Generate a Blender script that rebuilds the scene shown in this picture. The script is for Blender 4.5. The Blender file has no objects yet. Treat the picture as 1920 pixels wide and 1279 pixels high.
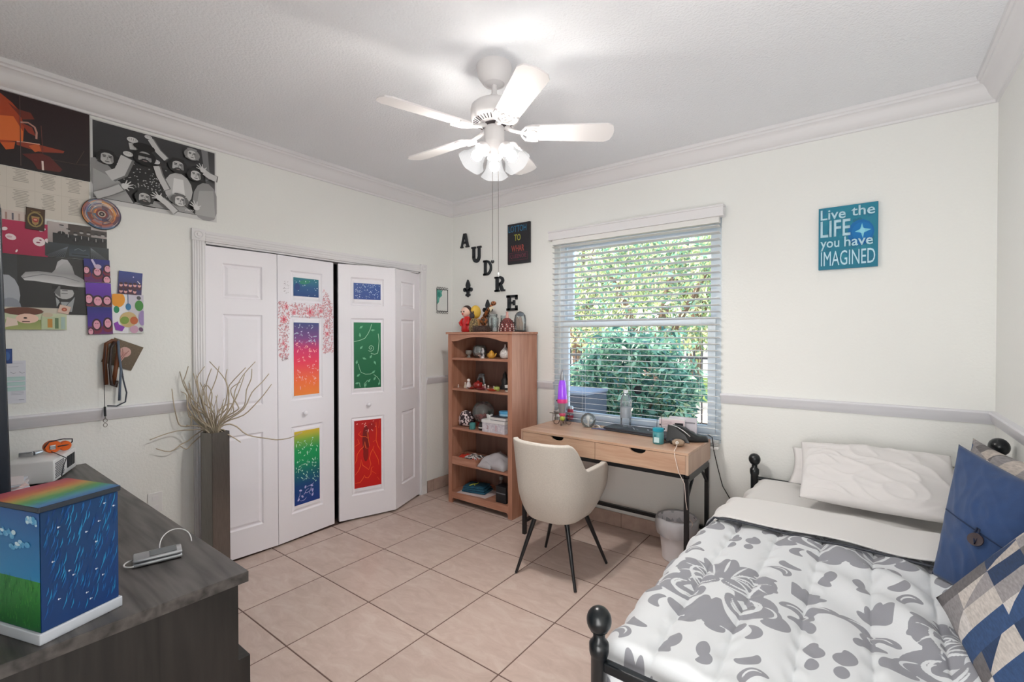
import bpy, bmesh, math, random
import numpy as np
from mathutils import Vector, Matrix, noise
random.seed(7); rng = np.random.default_rng(7)
R = math.radians; PI = math.pi
S = bpy.context.scene
COL = S.collection

# ------------------------------------------------------------------ camera
cd = bpy.data.cameras.new('camera'); cam = bpy.data.objects.new('camera', cd); COL.objects.link(cam)
cd.sensor_width = 36.0; cd.lens = 36 * 877.68 / 1920; cd.clip_start = 0.02; cd.clip_end = 200
_ya, _pi, _ro = R(37.152), R(-0.6207), R(-0.0597)
F = Vector((-math.sin(_ya), math.cos(_ya), 0)); Rt = Vector((math.cos(_ya), math.sin(_ya), 0)); Up = Vector((0, 0, 1))
F2 = F * math.cos(_pi) + Up * math.sin(_pi); U2 = Up * math.cos(_pi) - F * math.sin(_pi)
R3 = Rt * math.cos(_ro) + U2 * math.sin(_ro); U3 = U2 * math.cos(_ro) - Rt * math.sin(_ro)
M = Matrix((R3, U3, -F2)).transposed().to_4x4(); M.translation = Vector((3.2583, -3.3318, 1.4587))
cam.matrix_world = M; S.camera = cam

# ------------------------------------------------------------------ world, sun, exposure
w = bpy.data.worlds.new('world'); S.world = w; w.use_nodes = True
nt = w.node_tree; bg = nt.nodes['Background']
sky = nt.nodes.new('ShaderNodeTexSky'); sky.sky_type = 'NISHITA'; sky.sun_disc = False
sky.sun_elevation = R(52); sky.sun_rotation = R(205); sky.air_density = 1.0; sky.dust_density = 1.5
nt.links.new(sky.outputs[0], bg.inputs[0]); bg.inputs[1].default_value = 0.85
sl = bpy.data.lights.new('sun', 'SUN'); sun = bpy.data.objects.new('sun', sl); COL.objects.link(sun)
sl.energy = 7.0; sl.angle = R(0.6); sl.color = (1, .93, .82)
sun.rotation_euler = Vector((-.45, -.62, .95)).to_track_quat('Z', 'Y').to_euler()
# added fill light behind the camera, tilted up to brighten the ceiling
al = bpy.data.lights.new('fill_light', 'AREA'); hall = bpy.data.objects.new('fill_light', al); COL.objects.link(hall)
al.shape = 'RECTANGLE'; al.size = 0.9; al.size_y = 1.95; al.energy = 36; al.color = (1, .985, .97)
hall.location = (3.25, -3.9, 1.1); hall.rotation_euler = (R(124), 0, 0)
BULB_POWER = 32.0
v = S.view_settings; v.view_transform = 'Standard'; v.look = 'None'; v.gamma = 1; v.use_curve_mapping = False; v.exposure = 0.42
S.display_settings.display_device = 'sRGB'
cy = S.cycles; cy.use_denoising = True; cy.max_bounces = 10; cy.diffuse_bounces = 6; cy.glossy_bounces = 4
cy.transmission_bounces = 8; cy.transparent_max_bounces = 16; cy.sample_clamp_indirect = 6
cy.use_adaptive_sampling = False; cy.caustics_reflective = False; cy.caustics_refractive = False

# ------------------------------------------------------------------ materials
def lin(c):
    if isinstance(c, str): c = tuple(int(c[i:i+2], 16) / 255 for i in (0, 2, 4))
    return tuple((x / 12.92 if x <= .04045 else ((x + .055) / 1.055) ** 2.4) for x in c)
def mat(name, c, rough=.5, metal=0., bump=None, var=None, alpha=None, trans=0., emit=None, sheen=0., coat=0., subs=0.):
    m = bpy.data.materials.new(name); m.use_nodes = True; n = m.node_tree; b = n.nodes['Principled BSDF']
    col = lin(c); b.inputs['Base Color'].default_value = (*col, 1); b.inputs['Roughness'].default_value = rough
    b.inputs['Metallic'].default_value = metal
    if trans: b.inputs['Transmission Weight'].default_value = trans; b.inputs['IOR'].default_value = 1.3
    if sheen: b.inputs['Sheen Weight'].default_value = sheen
    if coat: b.inputs['Coat Weight'].default_value = coat
    if alpha is not None: b.inputs['Alpha'].default_value = alpha
    if emit: b.inputs['Emission Color'].default_value = (*lin(emit[0]), 1); b.inputs['Emission Strength'].default_value = emit[1]
    tc = None
    if bump or var:
        tc = n.nodes.new('ShaderNodeTexCoord')
    if bump:
        t = n.nodes.new('ShaderNodeTexNoise'); t.inputs['Scale'].default_value = bump[0]; t.inputs['Detail'].default_value = 4
        n.links.new(tc.outputs['Object'], t.inputs['Vector'])
        bp = n.nodes.new('ShaderNodeBump'); bp.inputs['Strength'].default_value = bump[1]; bp.inputs['Distance'].default_value = bump[2] if len(bump) > 2 else .005
        n.links.new(t.outputs['Fac'], bp.inputs['Height']); n.links.new(bp.outputs[0], b.inputs['Normal'])
    if var:
        t = n.nodes.new('ShaderNodeTexNoise'); t.inputs['Scale'].default_value = var[0]; t.inputs['Detail'].default_value = 5
        mp = n.nodes.new('ShaderNodeMapping'); mp.inputs['Scale'].default_value = var[3] if len(var) > 3 else (1, 1, 1)
        n.links.new(tc.outputs['Object'], mp.inputs[0]); n.links.new(mp.outputs[0], t.inputs['Vector'])
        r = n.nodes.new('ShaderNodeValToRGB'); r.color_ramp.elements[0].position = .5 - var[2]; r.color_ramp.elements[1].position = .5 + var[2]
        r.color_ramp.elements[0].color = (*lin(var[1]), 1); r.color_ramp.elements[1].color = (*col, 1)
        n.links.new(t.outputs['Fac'], r.inputs[0]); n.links.new(r.outputs[0], b.inputs['Base Color'])
    return m
def wood(name, c1, c2, axis='z', scale=9, rough=.45, rings=1.0, bump=.05):
    """grain along one axis, with drifting rings"""
    m = bpy.data.materials.new(name); m.use_nodes = True; n = m.node_tree; b = n.nodes['Principled BSDF']; L = n.links.new
    b.inputs['Roughness'].default_value = rough
    tc = n.nodes.new('ShaderNodeTexCoord'); mp = n.nodes.new('ShaderNodeMapping')
    sc = {'x': (.09, 1, 1), 'y': (1, .09, 1), 'z': (1, 1, .09)}[axis]; mp.inputs['Scale'].default_value = sc
    L(tc.outputs['Object'], mp.inputs[0])
    a = n.nodes.new('ShaderNodeTexNoise'); a.inputs['Scale'].default_value = scale; a.inputs['Detail'].default_value = 3; a.inputs['Distortion'].default_value = .6
    L(mp.outputs[0], a.inputs[0])
    mu = n.nodes.new('ShaderNodeMath'); mu.operation = 'MULTIPLY'; mu.inputs[1].default_value = 9 * rings; L(a.outputs['Fac'], mu.inputs[0])
    fr = n.nodes.new('ShaderNodeMath'); fr.operation = 'PINGPONG'; fr.inputs[1].default_value = 1; L(mu.outputs[0], fr.inputs[0])
    g = n.nodes.new('ShaderNodeTexNoise'); g.inputs['Scale'].default_value = scale * 14; g.inputs['Detail'].default_value = 4; L(mp.outputs[0], g.inputs[0])
    ad = n.nodes.new('ShaderNodeMixRGB'); ad.inputs[0].default_value = .6; L(fr.outputs[0], ad.inputs[1]); L(g.outputs['Fac'], ad.inputs[2])
    r = n.nodes.new('ShaderNodeValToRGB'); r.color_ramp.elements[0].position = .25; r.color_ramp.elements[1].position = .75
    r.color_ramp.elements[0].color = (*lin(c1), 1); r.color_ramp.elements[1].color = (*lin(c2), 1); L(ad.outputs[0], r.inputs[0]); L(r.outputs[0], b.inputs['Base Color'])
    bp = n.nodes.new('ShaderNodeBump'); bp.inputs['Strength'].default_value = bump; bp.inputs['Distance'].default_value = .002; L(ad.outputs[0], bp.inputs['Height']); L(bp.outputs[0], b.inputs['Normal'])
    return m
def attr_mat(name, attr='Col', rough=.6):
    m = bpy.data.materials.new(name); m.use_nodes = True; n = m.node_tree; b = n.nodes['Principled BSDF']
    a = n.nodes.new('ShaderNodeAttribute'); a.attribute_name = attr; n.links.new(a.outputs['Color'], b.inputs['Base Color']); b.inputs['Roughness'].default_value = rough
    return m
def thin_glass(name, tint=(1, 1, 1), gloss=.08, diff=0., dcol=(1, 1, 1)):
    m = bpy.data.materials.new(name); m.use_nodes = True; n = m.node_tree; n.nodes.clear(); L = n.links.new
    o = n.nodes.new('ShaderNodeOutputMaterial'); t = n.nodes.new('ShaderNodeBsdfTransparent'); t.inputs[0].default_value = (*tint, 1)
    g = n.nodes.new('ShaderNodeBsdfGlossy'); g.inputs['Roughness'].default_value = .05
    lw = n.nodes.new('ShaderNodeLayerWeight'); lw.inputs[0].default_value = gloss * 2.5
    mx = n.nodes.new('ShaderNodeMixShader'); L(lw.outputs['Fresnel'], mx.inputs[0]); L(t.outputs[0], mx.inputs[1]); L(g.outputs[0], mx.inputs[2])
    last = mx
    if diff:
        d = n.nodes.new('ShaderNodeBsdfPrincipled'); d.inputs['Base Color'].default_value = (*dcol, 1); d.inputs['Roughness'].default_value = .3
        m2 = n.nodes.new('ShaderNodeMixShader'); m2.inputs[0].default_value = diff; L(mx.outputs[0], m2.inputs[1]); L(d.outputs[0], m2.inputs[2]); last = m2
    L(last.outputs[0], o.inputs[0]); return m
MT = dict(
    wall=mat('wall_paint', 'e8e9e6', .75, bump=(70, .28, .006)),
    ceil=mat('ceiling_paint', 'ebedf1', .85, bump=(95, .55, .008)),
    trim=mat('trim_paint', 'e2e1e3', .45),
    door=mat('door_paint', 'eceaf0', .42, bump=(60, .03)),
    rail=mat('rail_paint', 'dadadf', .45),
    grout=mat('grout', '6d5750', .9),
    white=mat('white_metal', 'e9e6e6', .4),
    vent=mat('vent_dark', '3a3234', .6),
    shelfv=wood('pine_vertical', 'a47059', 'ba8a73', 'z', 7, .35),
    shelfh=wood('pine_horizontal', 'a47059', 'bb8c75', 'x', 7, .35),
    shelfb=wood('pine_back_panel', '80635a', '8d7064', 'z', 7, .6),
    desk=wood('oak_laminate', 'b08a72', 'c9a890', 'x', 6, .35, .7),
    deskend=wood('oak_laminate_end', 'b59480', 'c4a893', 'z', 6, .4, .7),
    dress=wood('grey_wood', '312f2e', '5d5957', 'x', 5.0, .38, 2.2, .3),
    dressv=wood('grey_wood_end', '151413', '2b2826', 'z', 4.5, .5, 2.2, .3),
    black=mat('black_metal', '15161a', .35),
    postm=mat('bed_black', '101519', .28),
    letter=mat('black_painted_wood', '23272d', .6),
    linen=mat('chair_linen', 'cbc4bb', .95, bump=(420, .25, .002), var=(160, 'beb7ae', .25)),
    steel=mat('brushed_steel', '8b8783', .3, .9, var=(60, '6f6b68', .3, (14, 14, .3))),
    twig=mat('twig', 'b5a893', .7),
    sheet=mat('white_sheet', 'dfdddb', .85, bump=(30, .12, .004), sheen=.2),
    sheet2=mat('pillowcase', 'dedbda', .85, bump=(30, .08, .004), sheen=.2),
    navy=mat('navy_linen', '2a4672', .9, bump=(380, .3, .002), var=(30, '253d66', .3), sheen=.15),
    dark=mat('dark_plastic', '15161a', .45),
    dgrey=mat('dark_grey', '34373f', .5),
    plastic=mat('white_plastic', 'e2e2e2', .35),
    silver=mat('silver_plastic', 'b9bcc0', .3, .7),
    chrome=mat('chrome', 'c9cccf', .12, 1.),
    pane=thin_glass('window_glass', (.97, .985, .98), .05),
    glass=thin_glass('clear_glass', (.9, .93, .93), .12, .10, (.8, .85, .85)),
    pet=thin_glass('bottle_plastic', (.9, .93, .96), .12, .14, (.85, .9, .95)),
    print=attr_mat('printed', 'Col', .38),
    matte=attr_mat('printed_matte', 'Col', .8),
    slat=mat('blind_slat', 'e3e3e1', .45),
    sash=mat('window_frame_paint', 'e4ecf2', .4),
    leather=mat('brown_leather', '6b3d22', .45),
    orange=mat('orange_plastic', 'e8671a', .4),
)

# ------------------------------------------------------------------ object helpers
WM = {}
def tag(o, label=None, cat=None, group=None, kind=None):
    if label: o['label'] = label
    if cat: o['category'] = cat
    if group: o['group'] = group
    if kind: o['kind'] = kind
    return o
def thing(name, label, cat, loc=(0, 0, 0), rz=0, group=None):
    o = bpy.data.objects.new(name, None); o.empty_display_size = .05; COL.objects.link(o)
    o.location = loc; o.rotation_euler = (0, 0, rz)
    WM[o.name] = Matrix.Translation(loc) @ Matrix.Rotation(rz, 4, 'Z')
    return tag(o, label, cat, group)
def link_mesh(name, me, m, parent=None, loc=None):
    """me is in world coordinates; origin goes to loc, or to the parent's origin"""
    W = WM[parent.name] if parent else (Matrix.Translation(loc) if loc else Matrix.Identity(4))
    me.transform(W.inverted()); me.update()
    o = bpy.data.objects.new(name, me); COL.objects.link(o)
    for q in (m if isinstance(m, (list, tuple)) else [m]):
        if q: me.materials.append(q)
    if parent: o.parent = parent
    else: o.matrix_world = W
    WM[o.name] = W
    return o
class MB:
    def __init__(s): s.b = bmesh.new()
    def tf(s, vs, M):
        if M is not None: bmesh.ops.transform(s.b, matrix=M, verts=vs)
    def box(s, x0, x1, y0, y1, z0, z1, M=None, bev=0, mi=0):
        vs = [s.b.verts.new((x, y, z)) for z in (z0, z1) for y in (y0, y1) for x in (x0, x1)]
        fs = [s.b.faces.new([vs[i] for i in f]) for f in ((0, 2, 3, 1), (4, 5, 7, 6), (0, 1, 5, 4), (2, 6, 7, 3), (0, 4, 6, 2), (1, 3, 7, 5))]
        for f in fs: f.material_index = mi
        if bev:
            es = list({e for f in fs for e in f.edges})
            r = bmesh.ops.bevel(s.b, geom=es, offset=bev, segments=2, profile=.5, affect='EDGES')
            vs = list({v_ for f in r['faces'] for v_ in f.verts} | {v_ for v_ in vs if v_.is_valid})
            # collect full island
            seen = set(vs); st = list(vs)
            while st:
                q = st.pop()
                for e in q.link_edges:
                    o = e.other_vert(q)
                    if o not in seen: seen.add(o); st.append(o)
            vs = list(seen)
        s.tf(vs, M); return s
    def lathe(s, prof, c=(0, 0, 0), seg=24, M=None, rx=1, ry=1, flute=None, cap=True):
        rings = []
        for r, z in prof:
            if r < 1e-5: rings.append([s.b.verts.new((0, 0, z))])
            else:
                rr = []
                for i in range(seg):
                    a = 2 * PI * i / seg; k = r * (flute(a, z) if flute else 1)
                    rr.append(s.b.verts.new((k * rx * math.cos(a), k * ry * math.sin(a), z)))
                rings.append(rr)
        for A, B in zip(rings, rings[1:]):
            for i in range(seg):
                j = (i + 1) % seg
                if len(A) == 1 and len(B) == 1: continue
                if len(A) == 1: s.b.faces.new((A[0], B[j], B[i]))
                elif len(B) == 1: s.b.faces.new((A[i], A[j], B[0]))
                else: s.b.faces.new((A[i], A[j], B[j], B[i]))
        if cap:
            if len(rings[0]) > 1: s.b.faces.new(rings[0][::-1])
            if len(rings[-1]) > 1: s.b.faces.new(rings[-1])
        vs = [q for r in rings for q in r]
        s.tf(vs, (Matrix.Translation(c) @ M) if M is not None else Matrix.Translation(c)); return s
    def ball(s, c, r, seg=16, sx=1, sy=1, sz=1, M=None):
        n = max(4, seg // 2)
        prof = [(r * math.sin(PI * i / n), -r * math.cos(PI * i / n) * sz) for i in range(n + 1)]
        prof[0] = (0, -r * sz); prof[-1] = (0, r * sz)
        return s.lathe(prof, c, seg, M, sx, sy)
    def tube(s, pts, r, seg=8, closed=False):
        P = [Vector(p) for p in pts]; n = len(P); rs = r if isinstance(r, (list, tuple)) else [r] * n
        rings = []; prev = None
        for i, p in enumerate(P):
            if closed: t = P[(i + 1) % n] - P[i - 1]
            else: t = P[min(i + 1, n - 1)] - P[max(i - 1, 0)]
            t.normalize()
            if prev is None: a = t.orthogonal().normalized()
            else:
                a = prev - t * prev.dot(t)
                a = a.normalized() if a.length > 1e-6 else t.orthogonal().normalized()
            prev = a; b = t.cross(a)
            rings.append([s.b.verts.new(p + (a * math.cos(2 * PI * k / seg) + b * math.sin(2 * PI * k / seg)) * rs[i]) for k in range(seg)])
        N = n if closed else n - 1
        for i in range(N):
            A, B = rings[i], rings[(i + 1) % n]
            for k in range(seg): s.b.faces.new((A[k], A[(k + 1) % seg], B[(k + 1) % seg], B[k]))
        if not closed: s.b.faces.new(rings[0][::-1]); s.b.faces.new(rings[-1])
        return s
    def prism(s, poly, d0, d1, M=None, mi=0):
        A = [s.b.verts.new((x, y, d0)) for x, y in poly]; B = [s.b.verts.new((x, y, d1)) for x, y in poly]
        fs = [s.b.faces.new(A[::-1]), s.b.faces.new(B)]
        for i in range(len(A)): j = (i + 1) % len(A); fs.append(s.b.faces.new((A[i], A[j], B[j], B[i])))
        for f in fs: f.material_index = mi
        s.tf(A + B, M); return s
    def sweep(s, prof, a, b, axis, sgn):
        """prof (out,z) swept along wall from a to b with mitred ends; axis in 'x','y' ; sgn = outward direction"""
        pass
    def build(s, name, m, parent=None, loc=None, smooth=None, sub=0, solid=0):
        bmesh.ops.recalc_face_normals(s.b, faces=s.b.faces)
        me = bpy.data.meshes.new(name); s.b.to_mesh(me); s.b.free()
        o = link_mesh(name, me, m, parent, loc)
        if smooth:
            me.polygons.foreach_set('use_smooth', [True] * len(me.polygons))
            if smooth != 180: 
                try: me.set_sharp_from_angle(angle=R(smooth))
                except Exception: pass
        if solid:
            q = o.modifiers.new('s', 'SOLIDIFY'); q.thickness = solid; q.offset = 0
        if sub:
            q = o.modifiers.new('u', 'SUBSURF'); q.levels = sub; q.render_levels = sub
        return o
def frame(o, u, v_):
    """matrix mapping local x,y,z to u, v, u x v at o"""
    u = Vector(u).normalized(); v_ = Vector(v_).normalized(); n = u.cross(v_)
    m = Matrix((u, v_, n)).transposed().to_4x4(); m.translation = Vector(o); return m
def copy_tree(o, parent=None):
    c = o.copy(); COL.objects.link(c); c.parent = parent
    for ch in list(o.children): copy_tree(ch, c)
    return c
def grid_mesh(P, closed_u=False):
    """P array (nu, nv, 3) -> mesh"""
    nu, nv, _ = P.shape; idx = np.arange(nu * nv).reshape(nu, nv)
    f = np.stack([idx[:-1, :-1], idx[1:, :-1], idx[1:, 1:], idx[:-1, 1:]], -1).reshape(-1, 4)
    me = bpy.data.meshes.new('m'); me.from_pydata(P.reshape(-1, 3).tolist(), [], f.tolist())
    me.polygons.foreach_set('use_smooth', [True] * len(me.polygons)); return me

# flat print: shapes in canvas coordinates (0..1, y up) laid in thin layers on a real sheet
class Print:
    def __init__(s, o, U, V, lift=.0012, step=.00025):
        s.o = Vector(o); s.U = Vector(U); s.V = Vector(V); s.n = s.U.cross(s.V).normalized(); s.asp = s.V.length / s.U.length
        s.v = []; s.f = []; s.c = []; s.k = 0; s.lift = lift; s.step = step
    def P(s, x, y):
        x = min(1, max(0, x)); y = min(1, max(0, y))
        return s.o + s.U * x + s.V * y + s.n * (s.lift + s.k * s.step + len(s.f) * 1.6e-6)
    def poly(s, pts, c, up=True):
        b = len(s.v); cs = c if isinstance(c, list) else [c] * len(pts)
        for p in pts: s.v.append(s.P(*p))
        s.f.append(tuple(range(b, b + len(pts)))); s.c.append([lin(q) for q in cs])
        if up: s.k += 1
        return s
    def rect(s, x0, y0, x1, y1, c, c2=None):
        c2 = c2 or c
        return s.poly([(x0, y0), (x1, y0), (x1, y1), (x0, y1)], [c, c, c2, c2])
    def ell(s, x, y, rx, ry, c, rot=0, n=14, up=True):
        a = R(rot); pts = []
        for i in range(n):
            t = 2 * PI * i / n; px, py = rx * math.cos(t), ry * math.sin(t) * s.asp
            qx, qy = px * math.cos(a) - py * math.sin(a), (px * math.sin(a) + py * math.cos(a)) / s.asp
            pts.append((x + qx, y + qy))
        return s.poly(pts, c, up)
    def line(s, pts, w, c, up=True):
        n = len(pts); ws = w if isinstance(w, (list, tuple)) else [w] * n
        L_, R_ = [], []
        for i in range(n):
            a, b = pts[max(i - 1, 0)], pts[min(i + 1, n - 1)]
            dx, dy = b[0] - a[0], (b[1] - a[1]) * s.asp; l = math.hypot(dx, dy) or 1
            nx, ny = -dy / l * ws[i] / 2, dx / l * ws[i] / 2 / s.asp
            L_.append((pts[i][0] + nx, pts[i][1] + ny)); R_.append((pts[i][0] - nx, pts[i][1] - ny))
        for i in range(n - 1): s.poly([L_[i], R_[i], R_[i + 1], L_[i + 1]], c, False)
        if up: s.k += 1
        return s
    def build(s, name, parent, m='print', nocull=False):
        me = bpy.data.meshes.new(name); me.from_pydata([tuple(p) for p in s.v], [], s.f)
        ca = me.color_attributes.new('Col', 'FLOAT_COLOR', 'CORNER')
        ca.data.foreach_set('color', [x for f in s.c for q in f for x in (*q, 1)])
        return link_mesh(name, me, MT[m], parent)
def sheet_thing(name, label, cat, o, U, V, base, t=.0012, m=None, group=None, name2='sheet'):
    """a thin real sheet on a wall with a Print on it; returns (thing, Print)"""
    U = Vector(U); V = Vector(V); n = U.cross(V).normalized()
    r = thing(name, label, cat, tuple(Vector(o)), 0, group)
    M = frame(Vector(o) + n * .0008, U, V)
    MB().box(0, U.length, 0, V.length, 0, t, M).build(name2, m or mat(name + '_paper', base, .6), r)
    return r, Print(Vector(o) + n * .0008, U, V, t + .0003)
_fc = {}
def text_mesh(txt, o, U, V, name, m, parent, depth=.0015, bold=.0, spacing=1.0):
    """text stretched to fill the parallelogram o,U,V"""
    cu = bpy.data.curves.new('t', 'FONT'); cu.body = txt; cu.size = 1; cu.offset = bold; cu.resolution_u = 3; cu.space_character = spacing
    ob = bpy.data.objects.new('t', cu); COL.objects.link(ob); dg = bpy.context.evaluated_depsgraph_get(); dg.update()
    me = bpy.data.meshes.new_from_object(ob.evaluated_get(dg)); bpy.data.objects.remove(ob)
    co = np.array([q.co[:] for q in me.vertices]); lo = co.min(0); hi = co.max(0); bm = bmesh.new(); bm.from_mesh(me)
    ex = bmesh.ops.extrude_face_region(bm, geom=bm.faces[:]); 
    for q in ex['geom']:
        if isinstance(q, bmesh.types.BMVert): q.co.z += 1
    U = Vector(U); V = Vector(V); n = U.cross(V).normalized(); o = Vector(o)
    for q in bm.verts:
        x = (q.co.x - lo[0]) / (hi[0] - lo[0]); y = (q.co.y - lo[1]) / (hi[1] - lo[1])
        q.co = o + U * x + V * y + n * (depth * q.co.z)
    bmesh.ops.recalc_face_normals(bm, faces=bm.faces)
    me2 = bpy.data.meshes.new(name); bm.to_mesh(me2); bm.free()
    return link_mesh(name, me2, m, parent)

# ------------------------------------------------------------------ room shell
W = 3.775; H = 2.74; YF = -3.45
WX0, WX1, WZ0, WZ1 = 1.18, 2.485, .737, 2.275
st = lambda o: tag(o, kind='structure')
# back wall with the window hole
b = MB()
b.box(-.15, WX0, 0, .15, -.05, H); b.box(WX1, W + .15, 0, .15, -.05, H); b.box(WX0, WX1, 0, .15, -.05, WZ0); b.box(WX0, WX1, 0, .15, WZ1, H)
st(b.build('wall_back', MT['wall']))
# left wall with the closet opening
CY0, CY1, CZ = -2.175, -.425, 2.043
b = MB(); b.box(-.12, 0, YF - .15, CY0, -.05, H); b.box(-.12, 0, CY1, 0, -.05, H); b.box(-.12, 0, CY0, CY1, CZ, H)
st(b.build('wall_left', MT['wall']))
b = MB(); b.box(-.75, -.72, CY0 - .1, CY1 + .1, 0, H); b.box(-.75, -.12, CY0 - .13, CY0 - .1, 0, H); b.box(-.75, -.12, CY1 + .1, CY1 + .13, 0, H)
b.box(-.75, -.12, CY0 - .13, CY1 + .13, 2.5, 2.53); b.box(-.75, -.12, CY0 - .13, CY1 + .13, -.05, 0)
st(b.build('wall_closet', mat('closet_shade', '4a4644', .9)))  # closet walls coloured dark to stand for the shade inside
b = MB(); b.box(W, W + .15, YF - .15, 0, -.05, H)
st(b.build('wall_right', MT['wall']))
b = MB(); b.box(0, 2.82, YF - .12, YF, -.05, H); b.box(3.7, W, YF - .12, YF, -.05, H); b.box(2.82, 3.7, YF - .12, YF, 2.05, H)
st(b.build('wall_front', MT['wall']))
# added unseen enclosure behind the doorway, blocks the sun
b = MB(); b.box(1.7, 1.8, -5.3, YF - .12, -.05, 2.6); b.box(4.5, 4.6, -5.3, YF - .12, -.05, 2.6); b.box(1.8, 4.5, -5.3, -5.2, -.05, 2.6); b.box(W + .15, 4.5, YF - .15, YF - .12, -.05, 2.6)
st(b.build('wall_hall', MT['wall'])); st(MB().box(1.7, 4.6, -5.3, YF - .15, 2.6, 2.7).build('ceiling_hall', MT['ceil'])); st(MB().box(1.8, 4.5, -5.2, YF - .15, -.05, 0).build('floor_hall', TM if 'TM' in globals() else MT['grout']))
b = MB(); b.box(-.9, W + .15, YF - .15, .15, H, H + .12)
st(b.build('ceiling', MT['ceil']))
# roof eave outside (shades the lower garden)
b = MB(); b.box(-3, 6.5, .15, .8, 2.72, 2.86)
st(b.build('trim_eave', MT['white']))
# floor: grout bed + tiles
fl = st(MB().box(-.12, W, YF - .15, 0, -.05, -.002).build('floor', MT['grout']))
T = .45675; OX, OY = .1752, -.8601
def tile_mat():
    m = bpy.data.materials.new('floor_tile'); m.use_nodes = True; n = m.node_tree; b = n.nodes['Principled BSDF']; L = n.links.new
    tc = n.nodes.new('ShaderNodeTexCoord'); oi = n.nodes.new('ShaderNodeObjectInfo')
    ad = n.nodes.new('ShaderNodeVectorMath'); ad.operation = 'MULTIPLY_ADD'; L(tc.outputs['Object'], ad.inputs[0]); ad.inputs[1].default_value = (1, 2.2, 1)
    cx = n.nodes.new('ShaderNodeCombineXYZ'); mu = n.nodes.new('ShaderNodeMath'); mu.operation = 'MULTIPLY'; mu.inputs[1].default_value = 37; L(oi.outputs['Random'], mu.inputs[0]); L(mu.outputs[0], cx.inputs[0]); L(mu.outputs[0], cx.inputs[2]); L(cx.outputs[0], ad.inputs[2])
    t = n.nodes.new('ShaderNodeTexNoise'); t.inputs['Scale'].default_value = 7; t.inputs['Detail'].default_value = 7; t.inputs['Roughness'].default_value = .65; t.inputs['Distortion'].default_value = .8; L(ad.outputs[0], t.inputs['Vector'])
    r = n.nodes.new('ShaderNodeValToRGB'); e = r.color_ramp.elements; e[0].position = .3; e[1].position = .72
    e[0].color = (*lin('b7a398'), 1); e[1].color = (*lin('ccbdb3'), 1); k = e.new(.5); k.color = (*lin('c2aea4'), 1)
    L(t.outputs['Fac'], r.inputs[0])
    hs = n.nodes.new('ShaderNodeHueSaturation'); mr = n.nodes.new('ShaderNodeMapRange'); L(oi.outputs['Random'], mr.inputs[0]); mr.inputs[3].default_value = .96; mr.inputs[4].default_value = 1.04
    L(mr.outputs[0], hs.inputs['Value']); L(r.outputs[0], hs.inputs['Color']); L(hs.outputs[0], b.inputs['Base Color'])
    b.inputs['Roughness'].default_value = .34; b.inputs['Specular IOR Level'].default_value = .42
    bp = n.nodes.new('ShaderNodeBump'); bp.inputs['Strength'].default_value = .04; L(t.outputs['Fac'], bp.inputs['Height']); L(bp.outputs[0], b.inputs['Normal'])
    return m
TM = tile_mat(); g = .0035
def tile_mesh(x0, x1, y0, y1, z0=-.002, z1=.0):
    q = MB(); vs = [(x0, y0), (x1, y0), (x1, y1), (x0, y1)]
    e = .0015; A = [q.b.verts.new((x, y, z0)) for x, y in vs]
    B = [q.b.verts.new((x, y, z1 - .0008)) for x, y in vs]; Cc = [q.b.verts.new((x + (e if i in (0, 3) else -e), y + (e if i < 2 else -e), z1)) for i, (x, y) in enumerate(vs)]
    q.b.faces.new(Cc)
    for i in range(4): j = (i + 1) % 4; q.b.faces.new((A[i], A[j], B[j], B[i])); q.b.faces.new((B[i], B[j], Cc[j], Cc[i]))
    return q
full = None
for i in range(-1, 8):
    for j in range(-2, 7):
        x0, x1 = OX + (i - 0) * T, OX + (i + 1) * T; y1 = OY - (j - 0) * T; y0 = y1 - T
        a0, a1, c0, c1 = max(x0, .0) + g, min(x1, W) - g, max(y0, YF) + g, min(y1, 0) - g
        if a1 - a0 < .02 or c1 - c0 < .02: continue
        whole = a1 - a0 > T - 3 * g and c1 - c0 > T - 3 * g
        if whole and full:
            o = bpy.data.objects.new('floor_tile', full); COL.objects.link(o); o.location = ((x0 + x1) / 2, (y0 + y1) / 2, 0); o.parent = fl
        else:
            cx_, cy_ = (x0 + x1) / 2, (y0 + y1) / 2
            q = tile_mesh(a0 - cx_, a1 - cx_, c0 - cy_, c1 - cy_)
            me = bpy.data.meshes.new('floor_tile'); bmesh.ops.recalc_face_normals(q.b, faces=q.b.faces); q.b.to_mesh(me); me.materials.append(TM)
            o = bpy.data.objects.new('floor_tile', me); COL.objects.link(o); o.location = (cx_, cy_, 0); o.parent = fl
            if whole: full = me
# profiled strips, mitred at the inner corners
def strip(name, prof, m, runs):
    """prof [(out, z)]; runs [(wall, a, b, mitre_a, mitre_b)]"""
    for wall, a, b_, ma, mb in runs:
        q = MB(); A, B = [], []
        for (o_, z) in prof:
            for t, mi, lst, sg in ((a, ma, A, 1), (b_, mb, B, -1)):
                tt = t + sg * mi * o_
                p = {'back': (tt, -o_, z), 'left': (o_, tt, z), 'right': (W - o_, tt, z), 'front': (tt, YF + o_, z)}[wall]
                lst.append(q.b.verts.new(p))
        n = len(prof)
        for i in range(n): j = (i + 1) % n; q.b.faces.new((A[i], A[j], B[j], B[i]))
        q.b.faces.new(A[::-1]); q.b.faces.new(B)
        st(q.build(name, m, smooth=40))
crown = [(0, 2.62), (.012, 2.622), (.014, 2.634), (.022, 2.638), (.03, 2.645), (.042, 2.662), (.052, 2.685), (.064, 2.702), (.078, 2.706), (.08, 2.716), (.09, 2.72), (.092, 2.735), (.092, 2.74), (0, 2.74)]
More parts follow.
